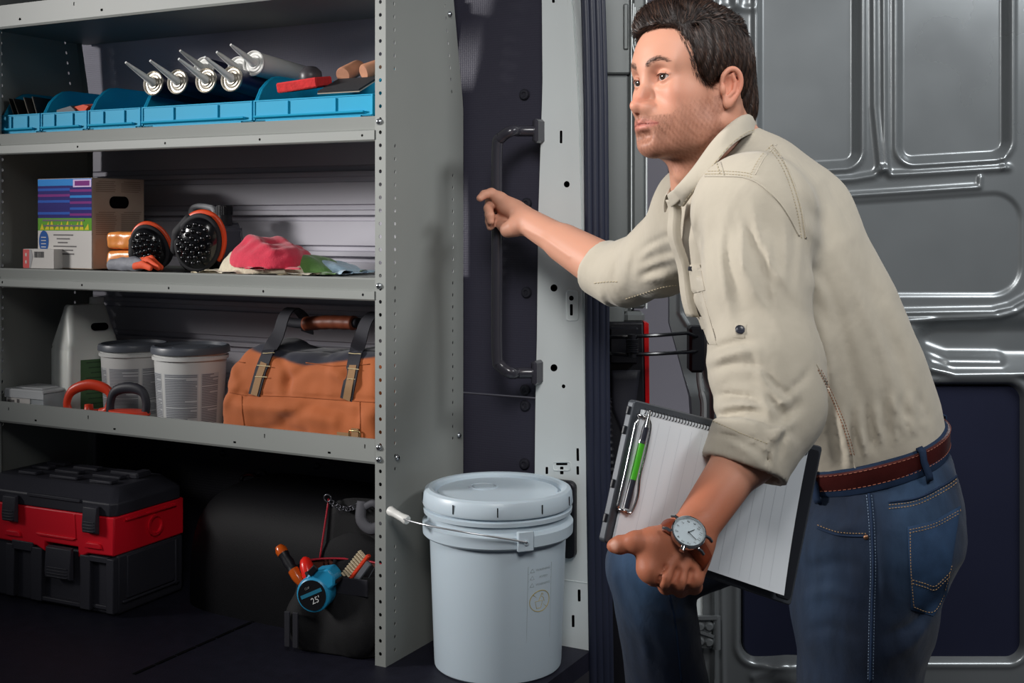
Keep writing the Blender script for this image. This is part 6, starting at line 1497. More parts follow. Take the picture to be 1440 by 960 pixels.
b = MB(); pts = rrect(.020, .045, .0099, 6, 0, 0); b.prism([(x, z) for x, z in [(q[1], q[0]) for q in pts]], -.001, .001, 'y', 0, Mt((.0515, .018, .228)) @ Matrix.Rotation(PI / 2, 4, 'Z') @ Matrix.Rotation(-.45, 4, 'X')); b.build('handle_hole', M_black, t, smooth=0)
b = MB(); b.box((.0675, .012, .085), (.0008, .098, .125)); 
for k in range(9): b.box((.0681, .012, .140 - .013 * k), (.0004, .070 - .012 * (k % 3), .003), 1)
b.build('green_label', [mat('label_green', (70, 104, 66), .5), mat('label_dark', (48, 74, 48), .5)], t, smooth=0)
b = MB(); b.cyl((0, .030, .280), (0, .030, .300), .018, n=20); b.build('cap', M_white, t, smooth=40)
# two pails with printed labels
def pail(label, px, py, Y, s):
    p = at_y(px, py, Y); t = thing('plaster_pail', label, 'pail', (p.x, Y, Z4 + .0005), YAW - .05, 'white pails with grey lids on the lowest shelf'); R_ = .081 * s; Hh = .190 * s
    b = MB(); b.lathe([(.0001, 0), (R_ * .84, 0), (R_ * .86, .004), (R_ * .965, Hh * .80), (R_ * .97, Hh * .86), (R_ * 1.03, Hh * .865), (R_ * 1.03, Hh * .90), (R_ * .985, Hh * .905), (R_ * .99, Hh)], 48, cap=False); b.build('tub', mat('white_pail_plastic', (198, 198, 196), .4), t, smooth=40)
    b = MB(); b.lathe([(R_ * 1.0, Hh * .93), (R_ * 1.065, Hh * .935), (R_ * 1.065, Hh * .985), (R_ * 1.045, Hh * 1.01), (R_ * .97, Hh * 1.02), (R_ * .93, Hh * .985), (R_ * .5, Hh * .985), (R_ * .48, Hh * .995), (.0001, Hh * .995)], 48, cap=False)
    b.build('lid', mat('grey_lid_plastic', (76, 80, 88), .4), t, smooth=40)
    b = MB(); rl = random.Random(int(px))
    def cyl_rect(a0, a1, z0, z1, mi, e):
        n_ = max(2, int((a1 - a0) / .08) + 1); rad = lambda z: R_ * (.86 + .105 * (z - .004) / (Hh * .80)) + e
        vs = [(rad(z) * math.cos(a), rad(z) * math.sin(a), z) for z in (z0, z1) for a in np.linspace(a0, a1, n_)]; b.add(vs, [(k, k + 1, n_ + k + 1, n_ + k) for k in range(n_ - 1)], mi)
    for (a0, a1) in ((-PI / 2 - 1.15, -PI / 2 - .62), (-PI / 2 - .50, -PI / 2 + .52), (-PI / 2 + .60, -PI / 2 + 1.2)):
        cyl_rect(a0, a1, Hh * .10, Hh * .72, 0, .0004); z = Hh * .71
        while z > Hh * .11:
            h_ = Hh * .011; gap = rl.random() < .12; 
            if not gap: cyl_rect(a0 + .03, a1 - .03 - (a1 - a0) * .6 * rl.random() * (rl.random() < .25), z - h_, z, 1, .0008)
            z -= h_ * (1.75 if not gap else 1.0)
    b.build('label_print', [mat('pail_label', (178, 180, 182), .5), mat('pail_print', (112, 114, 120), .6)], t, smooth=180); return t
pail('white pail with a grey lid standing beside the white jug', 188, 590, 2.255, 1.0)
pail('white pail with a grey lid standing against the brown bag', 268, 590, 2.195, 1.06)
# suction lifters
M_or2 = mat('red_orange_plastic', (216, 62, 34), .35)
p = at_y(112, 583, 2.112); t = thing('suction_lifter', 'suction lifter with a red looped handle in front of the white jug', 'suction lifter', (p.x + .006, 2.135, Z4 + .0005), .25, 'suction lifters on the lowest shelf'); t.scale = (1, 1, 1.32)
b = MB(); b.lathe([(.0001, 0), (.056, 0), (.058, .006), (.046, .014), (.03, .018), (.0001, .018)], 32, cap=False, sy=.55); b.build('suction_cup', M_blackpl, t, smooth=40)
b = MB(); b.tube(catmull([(-.050, 0, .018), (-.060, 0, .040), (-.045, 0, .064), (.0, 0, .076), (.045, 0, .070), (.060, 0, .055), (.050, 0, .030), (.030, 0, .024)], 6), .0075, 10, flat=1.3); b.tube([(-.050, 0, .020), (.035, 0, .026)], .007, 8); b.cyl((.0, 0, .014), (.0, 0, .04), .014, .010, 16); b.build('handle', M_or2, t, smooth=180, label='red plastic loop handle')
p = at_y(172, 586, 2.108); t = thing('suction_lifter', 'suction lifter with a black arched handle on a red disc in front of the pails', 'suction lifter', (p.x + .000, 2.130, Z4 + .0005), .15, 'suction lifters on the lowest shelf'); t.scale = (1, 1, 1.28)
b = MB(); b.lathe([(.0001, 0), (.046, 0), (.048, .018), (.040, .030)], 32, sy=.55); b.build('suction_cup', M_blackpl, t, smooth=40)
b = MB(); b.lathe([(.0001, .028), (.052, .028), (.056, .032), (.054, .038), (.0001, .040)], 36, cap=False, sy=.55); b.build('disc', M_or2, t, smooth=40, label='red top disc')
b = MB(); b.tube(catmull([(-.052, 0, .012), (-.054, 0, .048), (-.040, 0, .072), (.0, 0, .080), (.036, 0, .074), (.048, 0, .054), (.045, 0, .034)], 6), .0078, 10, flat=1.3); b.build('handle', M_darkpl, t, smooth=180)

# canvas tool bag
M_canvas = mat('rust_canvas', (168, 88, 40), .8, attr='Col', var=.07, vscale=10, bump=.25, bscale=700, sheen=.15); M_navyc = mat('navy_canvas', (30, 32, 46), .8, bump=.2, bscale=700); M_web = mat('black_webbing', (34, 34, 42), .75, bump=.3, bscale=900); M_tan = mat('tan_webbing', (142, 108, 72), .75, bump=.3, bscale=900); M_brass = mat('brass', (190, 170, 120), .25, metal=.9)
BG = Vector((-1.660, 2.245, Z4 + .0006)); bag = thing('tool_bag', 'rust brown canvas tool bag with black and tan strap handles on the lowest shelf', 'bag', BG)
def bagf(V, ex=0.0):
    x, y, z = V.T; zt = .212 - .010 * np.cos(x * 14 + .4) * sstep(.10, .2, z) - .022 * sstep(.14, .23, np.abs(x + .0))
    hx = .222 - .26 * np.clip(z - .10, 0, 1) ** 1.0 * .55 + .006 * np.sin(z * 60); hy = .125 - .45 * np.clip(z - .09, 0, 1) * .75
    q = np.stack([np.abs(x) - hx + .035, np.abs(y) - hy + .03, np.abs(z - zt / 2) - zt / 2 + .03], -1); return (np.linalg.norm(np.maximum(q, 0), axis=1) + np.minimum(q.max(1), 0) - .032) * .8
S_ = SDF(); S_.add('u', bagf, 0, (0, 0, .1), .30)
def bfold(pts, s, a):
    pts = [(p_.x, p_.z) for p_ in [at_y(q[0], q[1], 2.12) - BG for q in pts]]; s = s * 2.65 / FPX
    S_.disp(lambda V: -a * np.exp(-(sdseg(V[:, 0], V[:, 2], pts) / s) ** 2) * (V[:, 1] < .05), (0, -.08, .1), .30)
for pts, s, a in (([(340, 480), (400, 520), (470, 525)], 12, .006), ([(395, 540), (440, 500), (500, 490)], 10, -.006), ([(370, 490), (392, 520), (400, 550)], 8, -.007), ([(430, 490), (455, 505), (480, 495)], 7, .007), ([(340, 570), (400, 575), (470, 590)], 12, .006), ([(400, 590), (440, 570), (500, 585)], 9, -.006), ([(310, 510), (330, 540), (310, 580)], 8, .006), ([(345, 555), (500, 563), (540, 565)], 4, -.004), ([(305, 550), (345, 556)], 4, -.004), ([(460, 520), (490, 545)], 9, .005), ([(355, 610), (390, 600), (430, 610)], 8, -.005), ([(505, 480), (520, 500), (530, 530)], 6, .005)): bfold(pts, s, a)
S_.disp(lambda V: .0022 * vnoise(V, 71, 45) + .0008 * vnoise(V, 72, 120), (0, 0, .1), .32); S_.add('s', lambda V: V[:, 2], 0, (0, 0, 0), .35)
v_, f_ = mesh_sdf(S_, (-.27, -.17, -.01), (.27, .17, .25), .0050); top_ = v_[:, 2] > .160 + .02 * np.abs(v_[:, 0]) / .2 + 0.02 * (np.abs(v_[:, 1]) > .06)
tw_ = sstep(.178, .184, v_[:, 2] + .012 * (np.abs(v_[:, 1] + .0) < .05) - .03 * np.abs(v_[:, 0]) / .2)[:, None]; bb = np_mesh('shell', v_, f_, [M_canvas], bag, colors=np.array(rgb(168, 88, 40)[:3]) * (1 - tw_) + np.array(rgb(30, 32, 46)[:3]) * tw_)
T_bag = bvh(np.asarray(v_) + np.array(BG), f_); BGV = Vector(BG)
def whit(px, py, off=.0):
    d = (FWD + RGT * ((px - 720) / FPX) + Vector((0, 0, -(py - 310) / FPX))).normalized(); h_ = T_bag.ray_cast(EYE, d)
    if h_[0] is None: return None
    n_ = h_[1] if h_[1].dot(d) < 0 else -h_[1]; return h_[0] + n_ * off - BGV
def strap(name, pts, w_, th, m, extra=(), seg=8, wdir=Vector((1, 0, 0))):
    path = [q for q in (whit(*p_, .0012) for p_ in resample(pts, 6)) if q is not None] + [Vector(e) for e in extra]; path = catmull(path, 3) if len(path) > 3 else path
    b = MB(); V_ = []
    for i, p_ in enumerate(path):
        t_ = (path[min(i + 1, len(path) - 1)] - path[max(i - 1, 0)]).normalized(); s_ = (wdir - t_ * wdir.dot(t_)).normalized() * w_ / 2; n_ = s_.cross(t_).normalized() * th
        V_ += [p_ - s_, p_ + s_, p_ + s_ + n_, p_ - s_ + n_]
    b.add(V_, [(4 * i + k, 4 * i + (k + 1) % 4, 4 * i + 4 + (k + 1) % 4, 4 * i + 4 + k) for i in range(len(path) - 1) for k in range(4)] + [(0, 1, 2, 3)]); return b.build(name, m, bag, smooth=40)
hz = .235
top1 = [at_y(392, 470, 2.16) - BG, at_y(400, 445, 2.17) - BG, at_y(412, 434, 2.20) - BG, at_y(428, 448, 2.26) - BG, at_y(432, 468, 2.30) - BG]
strap('handle_strap', [(358, 556), (368, 520), (380, 490)], .031, .003, M_web, top1); strap('handle_strap', [(488, 562), (496, 520), (502, 492)], .031, .003, M_web, [at_y(508, 474, 2.16) - BG, at_y(516, 452, 2.17) - BG, at_y(530, 440, 2.20) - BG, at_y(548, 452, 2.26) - BG])
b = MB()
strap('strap_patch', [(359, 556), (366, 530), (373, 510)], .018, .0046, M_tan); strap('strap_patch', [(489, 562), (494, 535), (498, 514)], .018, .0046, M_tan)
b = MB(); gp = catmull([at_y(402, 452, 2.22) - BG, at_y(428, 455, 2.22) - BG, at_y(470, 453, 2.22) - BG, at_y(505, 454, 2.22) - BG], 6)
b.tube(gp, .014, 14, flat=.8); b.build('grip_strap', M_web, bag, smooth=180)
b = MB(); gp = catmull([at_y(430, 455, 2.22) - BG, at_y(465, 453, 2.22) - BG, at_y(499, 454, 2.22) - BG], 8); b.tube(gp, [.0185 + .0008 * math.sin(k * 2.2) for k in range(17)], 16, flat=.85); b.build('grip_wrap', mat('brown_grip_leather', (124, 62, 38), .5, var=.15, vscale=50), bag, smooth=180)
b = MB()
for pts in ([(306, 548), (345, 556), (420, 558), (500, 564), (530, 566)], [(340, 557), (341, 580), (344, 602)], [(506, 565), (507, 590), (506, 606)], [(310, 505), (345, 510)], [(430, 510), (470, 515), (520, 512)]):
    run = [q for q in (whit(*p_, .0006) for p_ in resample(pts, 4)) if q is not None]
    if len(run) > 2: b.tube(run, .0011, 5)
b.build('seam', mat('rust_seam', (150, 78, 36), .8), bag, smooth=180, kind='stuff')
b = MB(); 
for pts in ([(364, 514), (383, 515)], [(372, 498), (386, 499)], [(490, 519), (507, 520)], [(492, 499), (509, 501)], [(361, 530), (378, 531)], [(489, 534), (501, 535)]):
    run = [q for q in (whit(*p_, .0068) for p_ in resample(pts, 4)) if q is not None]
    if len(run) > 1: b.tube(run, .0009, 5)
b.build('stitching', mat('cream_thread', (206, 190, 150), .7), bag, kind='stuff')
q = whit(500, 612, .004)
if q is not None:
    b = MB(); b.tube([q + Vector((x, 0, z)) for x, z in rrect(.028, .020, .003, 3)], .0016, 6, closed=True); b.build('buckle', M_brass, bag, smooth=180); b = MB(); b.box(q + Vector((0, .002, 0)), (.018, .003, .03)); b.box(q + Vector((-.03, .004, -.004)), (.035, .003, .016)); b.build('buckle_strap', M_tan, bag)

# red and black tool case on the floor
M_tbk = mat('toolbox_black', (52, 52, 60), .5, spec=.4, bump=.15, bscale=500); M_tbr = mat('toolbox_red', (238, 22, 44), .42, spec=.4)
TB = Vector((-2.135, 2.052, .001)); tbx = thing('tool_case', 'red and black latched tool case on the van floor left of the wheel arch', 'tool case', TB, .035)
W_, D_ = .46, .235          # local: right front corner at origin, front along -x
def zt(py, px=165): return at_x(px, py, TB.x).z if False else CH - (py - 310) / FPX * 2.82
zr0, zr1 = zt(783), zt(728); zl = zr1 + .052
b = MB(); b.prism([(0, .012), (.004, .0), (.02, 0), (W_ - .02, 0), (W_, .012), (W_, zr0), (0, zr0)], .012, D_, 'y', 0, Matrix.Scale(-1, 4, (1, 0, 0)))
for x0, x1 in ((.02, .13), (.245, .36)):     # proud front pillars with recessed bays
    pass
b.build('base', M_tbk, tbx, smooth=30, bevel=.006)
b = MB(); yb = lambda pts, y0, y1, mi=0: b.prism([(-x, z) for x, z in pts], y0, y1, 'y', mi)
for (a, c_) in ((.0, .022), (.072, .104), (.226, .262), (.318, .345)): yb([(a, .008), (c_, .008), (c_, zr0 - .006), (a, zr0 - .006)], -.002, .016)
yb([(.018, zr0 - .018), (.080, zr0 - .018), (.074, zr0 - .004), (.018, zr0 - .004)], -.002, .016); yb([(.255, zr0 - .018), (.325, zr0 - .018), (.325, zr0 + .004), (.255, zr0 + .004)], -.002, .016); yb([(.098, .010), (.232, .010), (.232, .020), (.098, .020)], .0, .014)
yb([(.015, .012), (.080, .012), (.080, .022), (.015, .022)], .006, .014)
b.box((.001, .12, .085), (.006, .16, .10)); b.box((.003, .12, .030), (.006, .19, .006)); b.box((.003, .205, .08), (.006, .008, .11))
b.build('base_ribs', M_tbk, tbx, smooth=30, bevel=.002)
b = MB(); yb([(0, zr0), (.080, zr0 - .002), (.104, zr0 - .014), (.112, zr0 - .014), (.112, zr0 + .010), (.215, zr0 + .010), (.215, zr0 - .014), (.245, zr0 - .002), (.46, zr0 + .0), (.46, zr1), (0, zr1)], .0, D_ + .002)
b.build('red_band', M_tbr, tbx, smooth=30, bevel=.004)
b = MB(); yb([(.125, zr0 + .024), (.235, zr0 + .024), (.245, zr0 + .030), (.115, zr0 + .030)], -.004, .004); yb([(.115, zr0 + .028), (.12, zr0 + .028), (.125, zr1 - .004), (.120, zr1 - .004)], -.002, .004)
for x0 in (.036, .295): yb([(x0, zr0 + .014), (x0 + .050, zr0 + .014), (x0 + .045, zr0 + .026), (x0 + .005, zr0 + .026)], -.006, .004)
b.box((.002, .12, zr1 - .012), (.006, .17, .006)); b.build('red_ridge', M_tbr, tbx, smooth=30, bevel=.0015)
b = MB(); b.lathe([(.026, .0), (.026, .004), (.020, .004), (.018, -.002), (.0001, -.003)], 28, M=Mt((.001, .135, (zr0 + zr1) / 2)) @ Matrix.Rotation(PI / 2, 4, 'Y'), cap=False); b.build('hose_port', M_tbr, tbx, smooth=40)
b = MB(); 
def sec(x0, x1, y0, y1, z, c_=.0): return [Vector((x, y, z)) for x, y in ((-x1 + c_, y0), (-x0 - c_, y0), (-x0, y0 + c_), (-x0, y1 - c_), (-x0 - c_, y1), (-x1 + c_, y1), (-x1, y1 - c_), (-x1, y0 + c_))]
secs = [sec(0, W_, 0, D_, zr1, .012), sec(-.002, W_, -.002, D_, zr1 + .030, .014), sec(.030, W_ - .03, .034, D_ - .02, zl + .002, .016), sec(.036, W_ - .036, .042, D_ - .026, zl + .006, .014)]
b.add([v for s_ in secs for v in s_], [(i * 8 + k, i * 8 + (k + 1) % 8, (i + 1) * 8 + (k + 1) % 8, (i + 1) * 8 + k) for i in range(3) for k in range(8)] + [tuple(range(24, 32)), tuple(range(7, -1, -1))]); b.build('lid', M_tbk, tbx, smooth=25, bevel=.003)
b = MB()
for (x, y, l) in ((.10, .07, .07), (.22, .07, .09), (.34, .07, .06), (.13, .12, .09), (.26, .12, .08), (.36, .13, .06), (.12, .17, .09), (.25, .17, .08), (.36, .18, .06)): b.box((-x, y, zl + .010), (l, .026, .008), 0, .002)
yb([(.100, zr1 + .026), (.270, zr1 + .026), (.270, zr1 + .033), (.100, zr1 + .033)], -.006, .01); b.box((-.07, .16, zl + .012), (.03, .05, .016), 0, .004)
b.build('lid_rib', M_tbk, tbx, smooth=30, bevel=.001)
for x0, z0, z1, w_ in ((.040, zr1 - .042, zr1 + .024, .042), (.300, zr1 - .042, zr1 + .024, .042), (.120, zr0 - .070, zr0 + .008, .080)):
    b = MB(); b.prism([(-.004, z0), (-.016, z0 + .004), (-.018, z0 + .02), (-.014, z1 - .004), (-.004, z1)], -x0 - w_, -x0, 'x')
    for k in range(4): b.box((-x0 - w_ / 2, -.0175, z0 + .008 + .007 * k), (w_ * .82, .004, .0026))
    b.build('latch', M_tbk, tbx, smooth=30, bevel=.0025)

# tool pouch with its tools
M_pouch = mat('black_ballistic', (14, 14, 17), .8, bump=.35, bscale=600); M_pin = mat('brown_lining', (88, 42, 30), .75, var=.1); M_pipe = mat('red_piping', (170, 26, 46), .5)
PO = Vector((-1.555, 2.150, .001)); po = thing('tool_pouch', 'black tool pouch with red piping on the floor beside the end panel', 'tool pouch', PO, .12)
S_ = SDF(); S_.add('u', lambda V: np.maximum(((np.abs(V[:, 0] / .105) ** 3 + np.abs(V[:, 1] / (.055 + .04 * V[:, 2])) ** 3) ** (1 / 3) - 1) * .055, np.abs(V[:, 2] - .085) - .085), 0, (0, 0, .09), .16)
S_.add('s', lambda V: np.maximum(((np.abs(V[:, 0] / .098) ** 3 + np.abs((V[:, 1] - .002) / (.049 + .04 * V[:, 2])) ** 3) ** (1 / 3) - 1) * .05, .06 - V[:, 2]), 0, (0, 0, .12), .16)
S_.ell((-.075, -.045, .06), (.040, .030, .055), .02); S_.ell((.055, -.055, .07), (.055, .022, .062), .02)
S_.add('s', lambda V: V[:, 2] - .168 + .12 * (V[:, 0]) * (V[:, 0] > 0) - .10 * np.maximum(-V[:, 0] - .02, 0), .0, (0, 0, .2), .2) if False else None
S_.disp(lambda V: .002 * vnoise(V, 81, 60) + .0006 * vnoise(V, 82, 160), (0, 0, .08), .2); S_.add('s', lambda V: -(-V[:, 2]) if False else V[:, 2], 0, (0, 0, 0), .2)
v_, f_ = mesh_sdf(S_, (-.14, -.11, -.006), (.14, .10, .20), .0042); o = np_mesh('pouch_body', v_, f_, [M_pouch, M_pin], po)
fc_ = v_[f_].mean(1); ins_ = ((np.abs(fc_[:, 0] / .1005) ** 3 + np.abs((fc_[:, 1] - .002) / (.0515 + .04 * fc_[:, 2])) ** 3) < 1) & (fc_[:, 2] > .055) & (fc_[:, 2] < .166); o.data.polygons.foreach_set('material_index', ins_.astype(np.int32))
b = MB(); b.grid(lambda u, v: Vector((-.092 + .2 * u + .012 * v, .058 + .02 * v + .010 * math.sin(PI * u), .10 + .20 * v - .02 * (2 * u - 1) ** 4 * v)), 12, 8); b.build('back_flap', M_pouch, po, smooth=180, solid=.006)
b = MB(); b.tube([(-.094 + .012 * t, .054 + .02 * t, .16 + .135 * t) for t in np.linspace(0, 1, 8)], .0022, 6); b.tube([(.10 * math.cos(a), .002 + .056 * math.sin(a), .171) for a in np.linspace(.2, PI - .2, 24)], .0024, 6); b.tube([(.10 * math.cos(a), .002 + .058 * math.sin(a), .171 - .004) for a in np.linspace(PI + .1, PI + .9, 10)], .0024, 6); b.build('piping', M_pipe, po, smooth=180, kind='stuff')
b = MB(); ch = lambda x, z: Vector((x, .066, z))
for k in range(9): 
    c_ = ch(-.070 + .0085 * k, .290 - .012 * math.sin(PI * k / 8)); b.tube([c_ + Vector((.0065 * math.cos(a), (.004 * math.sin(a)) * (k % 2), .0045 * math.sin(a))) for a in np.linspace(0, 2 * PI, 10, endpoint=False)], .0016, 5, closed=True)
b.tube([ch(-.080, .298) + Vector((.009 * math.cos(a), 0, .008 * math.sin(a))) for a in np.linspace(0, 2 * PI, 14, endpoint=False)], .002, 6, closed=True); b.build('tape_chain', mat('dark_chain', (90, 90, 96), .3, metal=.8), po, smooth=180, kind='stuff')
b = MB(); b.tube(catmull([(.010, .060, .30), (.012, .050, .262), (.040, .046, .245), (.066, .052, .262), (.072, .060, .305)], 6), .006, 8, flat=2.2); b.tube(catmull([(.02, .055, .29), (.045, .05, .30), (.066, .056, .28)], 6), .004, 8, flat=2.0); b.build('hammer_loop', mat('grey_webbing', (74, 74, 80), .7), po, smooth=180)
b = MB(); b.box((.050, -.060, .150), (.075, .004, .036), 0, .002); b.build('front_tab', M_web, po); 
for k, (x, z) in enumerate(((-.105, .03), (-.085, .03))): b = MB(); b.box((x + .01, -.078, .05), (.014, .004, .075), 0, .0015); b.build('side_loop', M_web, po)
# tape measure
p = at_y(440, 836, 2.045); tm = thing('tape_measure', 'blue and black tape measure marked 25 hanging on the front of the tool pouch', 'tape measure', p, 0, None, (0, -.32, YAW - .25))
M_tmb = mat('tape_blue', (40, 150, 196), .35, spec=.5); M_tmk = mat('tape_black', (22, 22, 26), .35)
Ry_ = Matrix.Rotation(PI / 2, 4, 'X')
b = MB(); b.prism([(.036 * math.cos(a), .036 * math.sin(a)) for a in np.linspace(PI * .55, 2 * PI * 1.0, 26)] + [(.052, .006), (.058, .024), (.050, .042), (.020, .046), (.0, .041)], .0, .042); b.build('case', M_tmb, tm, smooth=30, bevel=.004)
b = MB(); b.lathe([(.0001, .004), (.030, .004), (.033, .001), (.036, 0), (.0375, -.004), (.0375, -.010)], 36, 0, Ry_, cap=False); b.build('face_ring', M_tmb, tm, smooth=40)
b = MB(); b.lathe([(.0001, .0048), (.0315, .0045)], 36, 0, Ry_, cap=False); Mf = Ry_ @ Mt((0, 0, .0052)) @ Matrix.Rotation(-.32 * -1 * 0, 4, 'Z')
b.box((0, .004, .0), (.050, .0075, .0004), 1, M=Mf @ Matrix.Rotation(.12, 4, 'Z')); text_mb(b, "25'", .018, Mf @ Matrix.Rotation(.12, 4, 'Z') @ Mt((.004, -.012, .0003)), 2); text_mb(b, 'CLIP', .006, Mf @ Matrix.Rotation(.12, 4, 'Z') @ Mt((-.004, .017, .0003)), 3); b.build('face_label', [M_tmk, mat('tape_stripe', (40, 120, 150), .4), mat('white_print', (220, 220, 220), .5), mat('dim_print', (150, 150, 150), .5)], tm, smooth=0)
b = MB(); b.box((.038, -.003, .034), (.024, .006, .014), 0, .002, Matrix.Rotation(-.5, 4, 'Y')); b.box((.050, .02, .012), (.018, .03, .008), 0, .002); b.build('lock_button', M_tmk, tm)
# tools standing in the pouch
def tool(name, label, cat, px0, py0, px1, py1, Y, grp=None):
    a_, c_ = at_y(px0, py0, Y), at_y(px1, py1, Y + .01); return a_, c_, thing(name, label, cat, a_, 0, grp)
a_, c_, t = tool('screwdriver', 'screwdriver with a black ribbed handle and amber end leaning left out of the pouch', 'screwdriver', 424, 820, 392, 768, 2.09); d = c_ - a_
b = MB(); b.tube([d * k for k in (.36, .45, .56, .68, .80)], [.012, .0105, .0125, .0105, .0125], 14); b.build('grip', M_blackpl, t, smooth=40); M_amb = mat('amber_plastic', (196, 84, 20), .2, spec=.6)
b = MB(); b.tube([d * 0.0, d * .10, d * .20, d * .36], [.008, .011, .0125, .012], 14); b.build('collar', M_amb, t, smooth=40); b = MB(); b.tube([d * .80, d * .90, d * 1.0], [.0125, .0130, .0085], 14); b.build('end_cap', M_amb, t, smooth=40)
a_, c_, t = tool('screwdriver', 'screwdriver with a short rounded red handle behind the tape measure', 'screwdriver', 434, 808, 428, 783, 2.10); d = c_ - a_; M_rdh = mat('bright_red_plastic', (232, 40, 30), .25, spec=.5)
b = MB(); b.tube([d * -.4, d * 0, d * .5, d * .85, d * 1.0], [.012, .0145, .0145, .011, .004], 16); b.build('handle', M_rdh, t, smooth=60)
a_, c_, t = tool('wire_brush', 'small brush with pale bristles and an orange handle at the right of the pouch', 'brush', 490, 818, 518, 782, 2.10); d = (c_ - a_); s_ = Vector((-.55, 0, .45)).normalized()
b = MB(); b.bar(-d * .1, d * 1.05, .012, .008, 0, .002, up=s_); b.build('handle', M_or2, t, smooth=40); b = MB(); b.bar(d * .1 - s_ * .012, d * .9 - s_ * .010, .010, .014, 0, .002, up=s_); b.build('handle_back', M_gr, t)
b = MB()
for k in range(10):
    for j in range(3): q = d * (.06 + .093 * k) + s_ * .004 + Vector((0, .004 * (j - 1), 0)); b.cyl(q, q + s_ * .019, .0016, .0018, 6)
b.build('bristles', mat('pale_bristle', (206, 190, 160), .7), t, kind='stuff')
a_, c_, t = tool('steel_rule', 'bright steel rule standing between the brush and the end panel', 'rule', 513, 822, 530, 792, 2.115); d = c_ - a_; b = MB(); b.bar(-d * .6, d * 1.6, .016, .0014); b.build('blade', M_steel, t)

# grab handle on the pillar
M_hnd = mat('grab_handle_black', (52, 51, 58), .22, spec=.55); h0, h1 = at_y(752, 184, 2.352), at_y(750, 524, 2.352); YH = 2.306
gh = thing('grab_handle', 'long black grab handle fixed to the left edge of the silver pillar', 'grab handle', (h0 + h1) / 2); HO_ = (h0 + h1) / 2
xl = at_y(699, 300, YH).x
hp_ = catmull([h0, h0 + Vector((-.030, -.018, 0)), Vector((xl + .032, YH + .004, h0.z - .002)), Vector((xl + .010, YH, h0.z - .016)), Vector((xl, YH, h0.z - .045)), Vector((xl, YH, (h0.z + h1.z) / 2)), Vector((xl, YH, h1.z + .045)), Vector((xl + .010, YH, h1.z + .016)), Vector((xl + .032, YH + .004, h1.z + .002)), h1 + Vector((-.030, -.018, 0)), h1], 7)
b = MB(); b.tube([p_ - HO_ for p_ in hp_], .0135, 14, flat=.9); b.build('bar', M_hnd, gh, smooth=180)
for h_ in (h0, h1): b = MB(); b.box(h_ - HO_ + Vector((.004, .010, 0)), (.014, .040, .052), 0, .005); b.build('mount', M_hnd, gh, smooth=40)

# white bucket
BK = Vector((-1.222, 2.226, .0005)); bk = thing('bucket', 'white lidded bucket with a wire handle standing between end panel and pillar', 'bucket', BK, YAW); M_bk = mat('bucket_white', (190, 204, 214), .36, spec=.45, var=.02, vscale=5, sss=.03)
R0, R1, Hk = .1310, .1455, .365
b = MB(); b.lathe([(.0001, .004), (R0 - .006, .004), (R0 - .003, 0), (R0, .003), (R0 + .001, .012), (R1 - .004, .268), (R1 + .006, .270), (R1 + .010, .274), (R1 + .011, .296), (R1 + .008, .300), (R1 + .001, .303), (R1 + .001, .314), (R1 + .008, .316), (R1 + .009, .324), (R1 + .002, .327), (R1 + .002, .345)], 72, cap=False); b.build('pail_body', M_bk, bk, smooth=30)
b = MB(); b.lathe([(R1 + .002, .330), (R1 + .009, .331), (R1 + .0105, .335), (R1 + .0085, .356), (R1 + .0055, .362), (R1 - .002, .3655), (R1 - .009, .3645), (R1 - .013, .3605), (R1 - .015, .352), (R1 - .019, .351), (R1 - .022, .357), (.108, .3585), (.0001, .3595)], 72, cap=False)
b.lathe([(.031, .358), (.031, .3605), (.027, .3612), (.0255, .3602)], 32, M=Mt((-.030, .020, 0)), cap=False); b.lathe([(.022, .3600), (.022, .3612), (.0001, .3612)], 32, M=Mt((-.030, .020, 0)), cap=False)
b.build('lid', M_bk, bk, smooth=30)
b = MB()
for k in range(10):
    a = -PI / 2 + .07 + k * .60 - .66
    b.box((0, 0, 0), (.0012, .0024, .018), M=Mt(((R1 + .0105) * math.cos(a), (R1 + .0105) * math.sin(a), .346)) @ Matrix.Rotation(a, 4, 'Z'))
b.build('lid_slot', M_black, bk, kind='stuff')
aE = -PI / 2 + .36; ear = Vector(((R1 + .010) * math.cos(aE), (R1 + .010) * math.sin(aE), .287))
b = MB(); Me = Mt(ear) @ Matrix.Rotation(aE + PI / 2, 4, 'Z'); b.box((0, -.002, .002), (.034, .010, .040), 0, .002, Me); b.lathe([(.006, .006), (.005, .010), (.0025, .011), (.002, .007), (.0001, .007)], 14, M=Me @ Matrix.Rotation(PI / 2, 4, 'X'), cap=False); b.build('handle_ear', M_bk, bk, smooth=40)
e0 = ear + Vector((.004, -.012, .002)); e1 = Vector((-(R1 + .012) * math.cos(aE), -(R1 + .012) * math.sin(aE), .287)); gr = Vector((-.196, -.075, .318))
aG = math.atan2(gr.y, gr.x); rG = math.hypot(gr.x, gr.y); b = MB(); wp_ = [e0]
for t_ in (.12, .3, .5, .7, .88, 1.0): a_ = aE + (aG - aE) * t_; r_w = (R1 + .017) * (1 - t_) + rG * t_; wp_.append(Vector((r_w * math.cos(a_), r_w * math.sin(a_), e0.z + (gr.z - e0.z) * t_ + .011 * math.sin(PI * t_))))
wpath = catmull(wp_ + [gr + Vector((-.022, .028, .008)), Vector((-.20, .06, .318)), e1 + Vector((-.02, .0, .01)), e1], 6); b.tube(wpath, .0018, 8); b.build('wire_bail', mat('zinc_wire', (206, 208, 212), .3, metal=.8), bk, smooth=180)
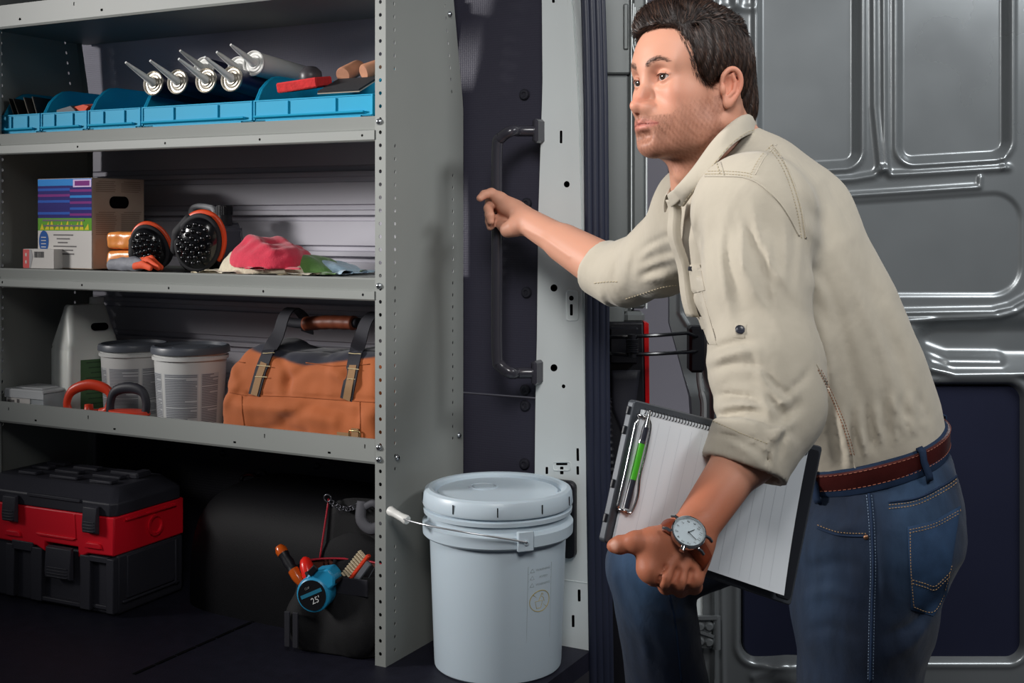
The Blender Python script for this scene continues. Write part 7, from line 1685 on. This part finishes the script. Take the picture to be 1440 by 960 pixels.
b = MB(); g0, g1 = gr + Vector((.016, -.010, -.004)), gr + Vector((-.024, .022, .009)); b.tube([g0, g0.lerp(g1, .08), g0.lerp(g1, .3), g0.lerp(g1, .7), g0.lerp(g1, .92), g1], [.0085, .0098, .0080, .0080, .0098, .0085], 14); b.build('grip', M_white, bk, smooth=40)
# warning print on the bucket side
b = MB(); M_gold = mat('gold_print', (176, 160, 96), .6); M_gry = mat('grey_print_line', (150, 160, 164), .6); a0 = -PI / 2 + .66
def onb(x, z, e=.0004):      # x along the surface from the label's middle
    r = R0 + (R1 - .004 - R0) * (z - .012) / .256 + e; a = a0 + x * 1.2 / r; return Vector((r * math.cos(a), r * math.sin(a), z))
def brect(x0, x1, z0, z1, mi):
    n_ = 5; b.add([onb(x0 + (x1 - x0) * k / (n_ - 1), z) for z in (z0, z1) for k in range(n_)], [(k, k + 1, n_ + k + 1, n_ + k) for k in range(n_ - 1)], mi)
def bline(pts, mi, w_=.0007): b.tube([onb(*p_) for p_ in pts], w_, 4, mi)
bline([(-.024, .080), (-.024, .232), (.026, .232), (.026, .080)], 1, .0004)
for k in range(3):
    z = .226 - .0145 * k; bline([(-.024, z - .009), (.026, z - .009)], 1, .0004); bline([(-.020, z - .006), (-.012, z - .006), (-.016, z + .001), (-.020, z - .006)], 1, .0006)
    before = len(b.v); text_mb(b, ('WARNING', 'AVISO', 'WARNING')[k], .0066, Matrix.Identity(4), 1); 
    for i in range(before, len(b.v)): v = b.v[i]; b.v[i] = onb(.007 + v.x, z - .003 + v.y, .0006)
bline([(.021 * math.cos(a) + .001, .160 + .021 * math.sin(a)) for a in np.linspace(0, 2 * PI, 28)], 0, .0009); bline([(-.014, .175), (.016, .145)], 0, .0010)
bline([(-.006, .146), (-.009, .160), (.006, .160), (.003, .146), (-.006, .146)], 0); bline([(-.002, .160), (.002, .170), (.008, .166), (.010, .158)], 0); bline([(.003, .171), (.004, .175), (.007, .174), (.006, .170)], 0)
for k in range(16):
    z = .134 - .0034 * k; brect(-.024, .020 - .012 * ((k * 7) % 5) / 5, z, z + .0012, 0 if k % 4 else 1)
b.build('warning_print', [M_gold, M_gry], bk, smooth=0, kind='stuff')
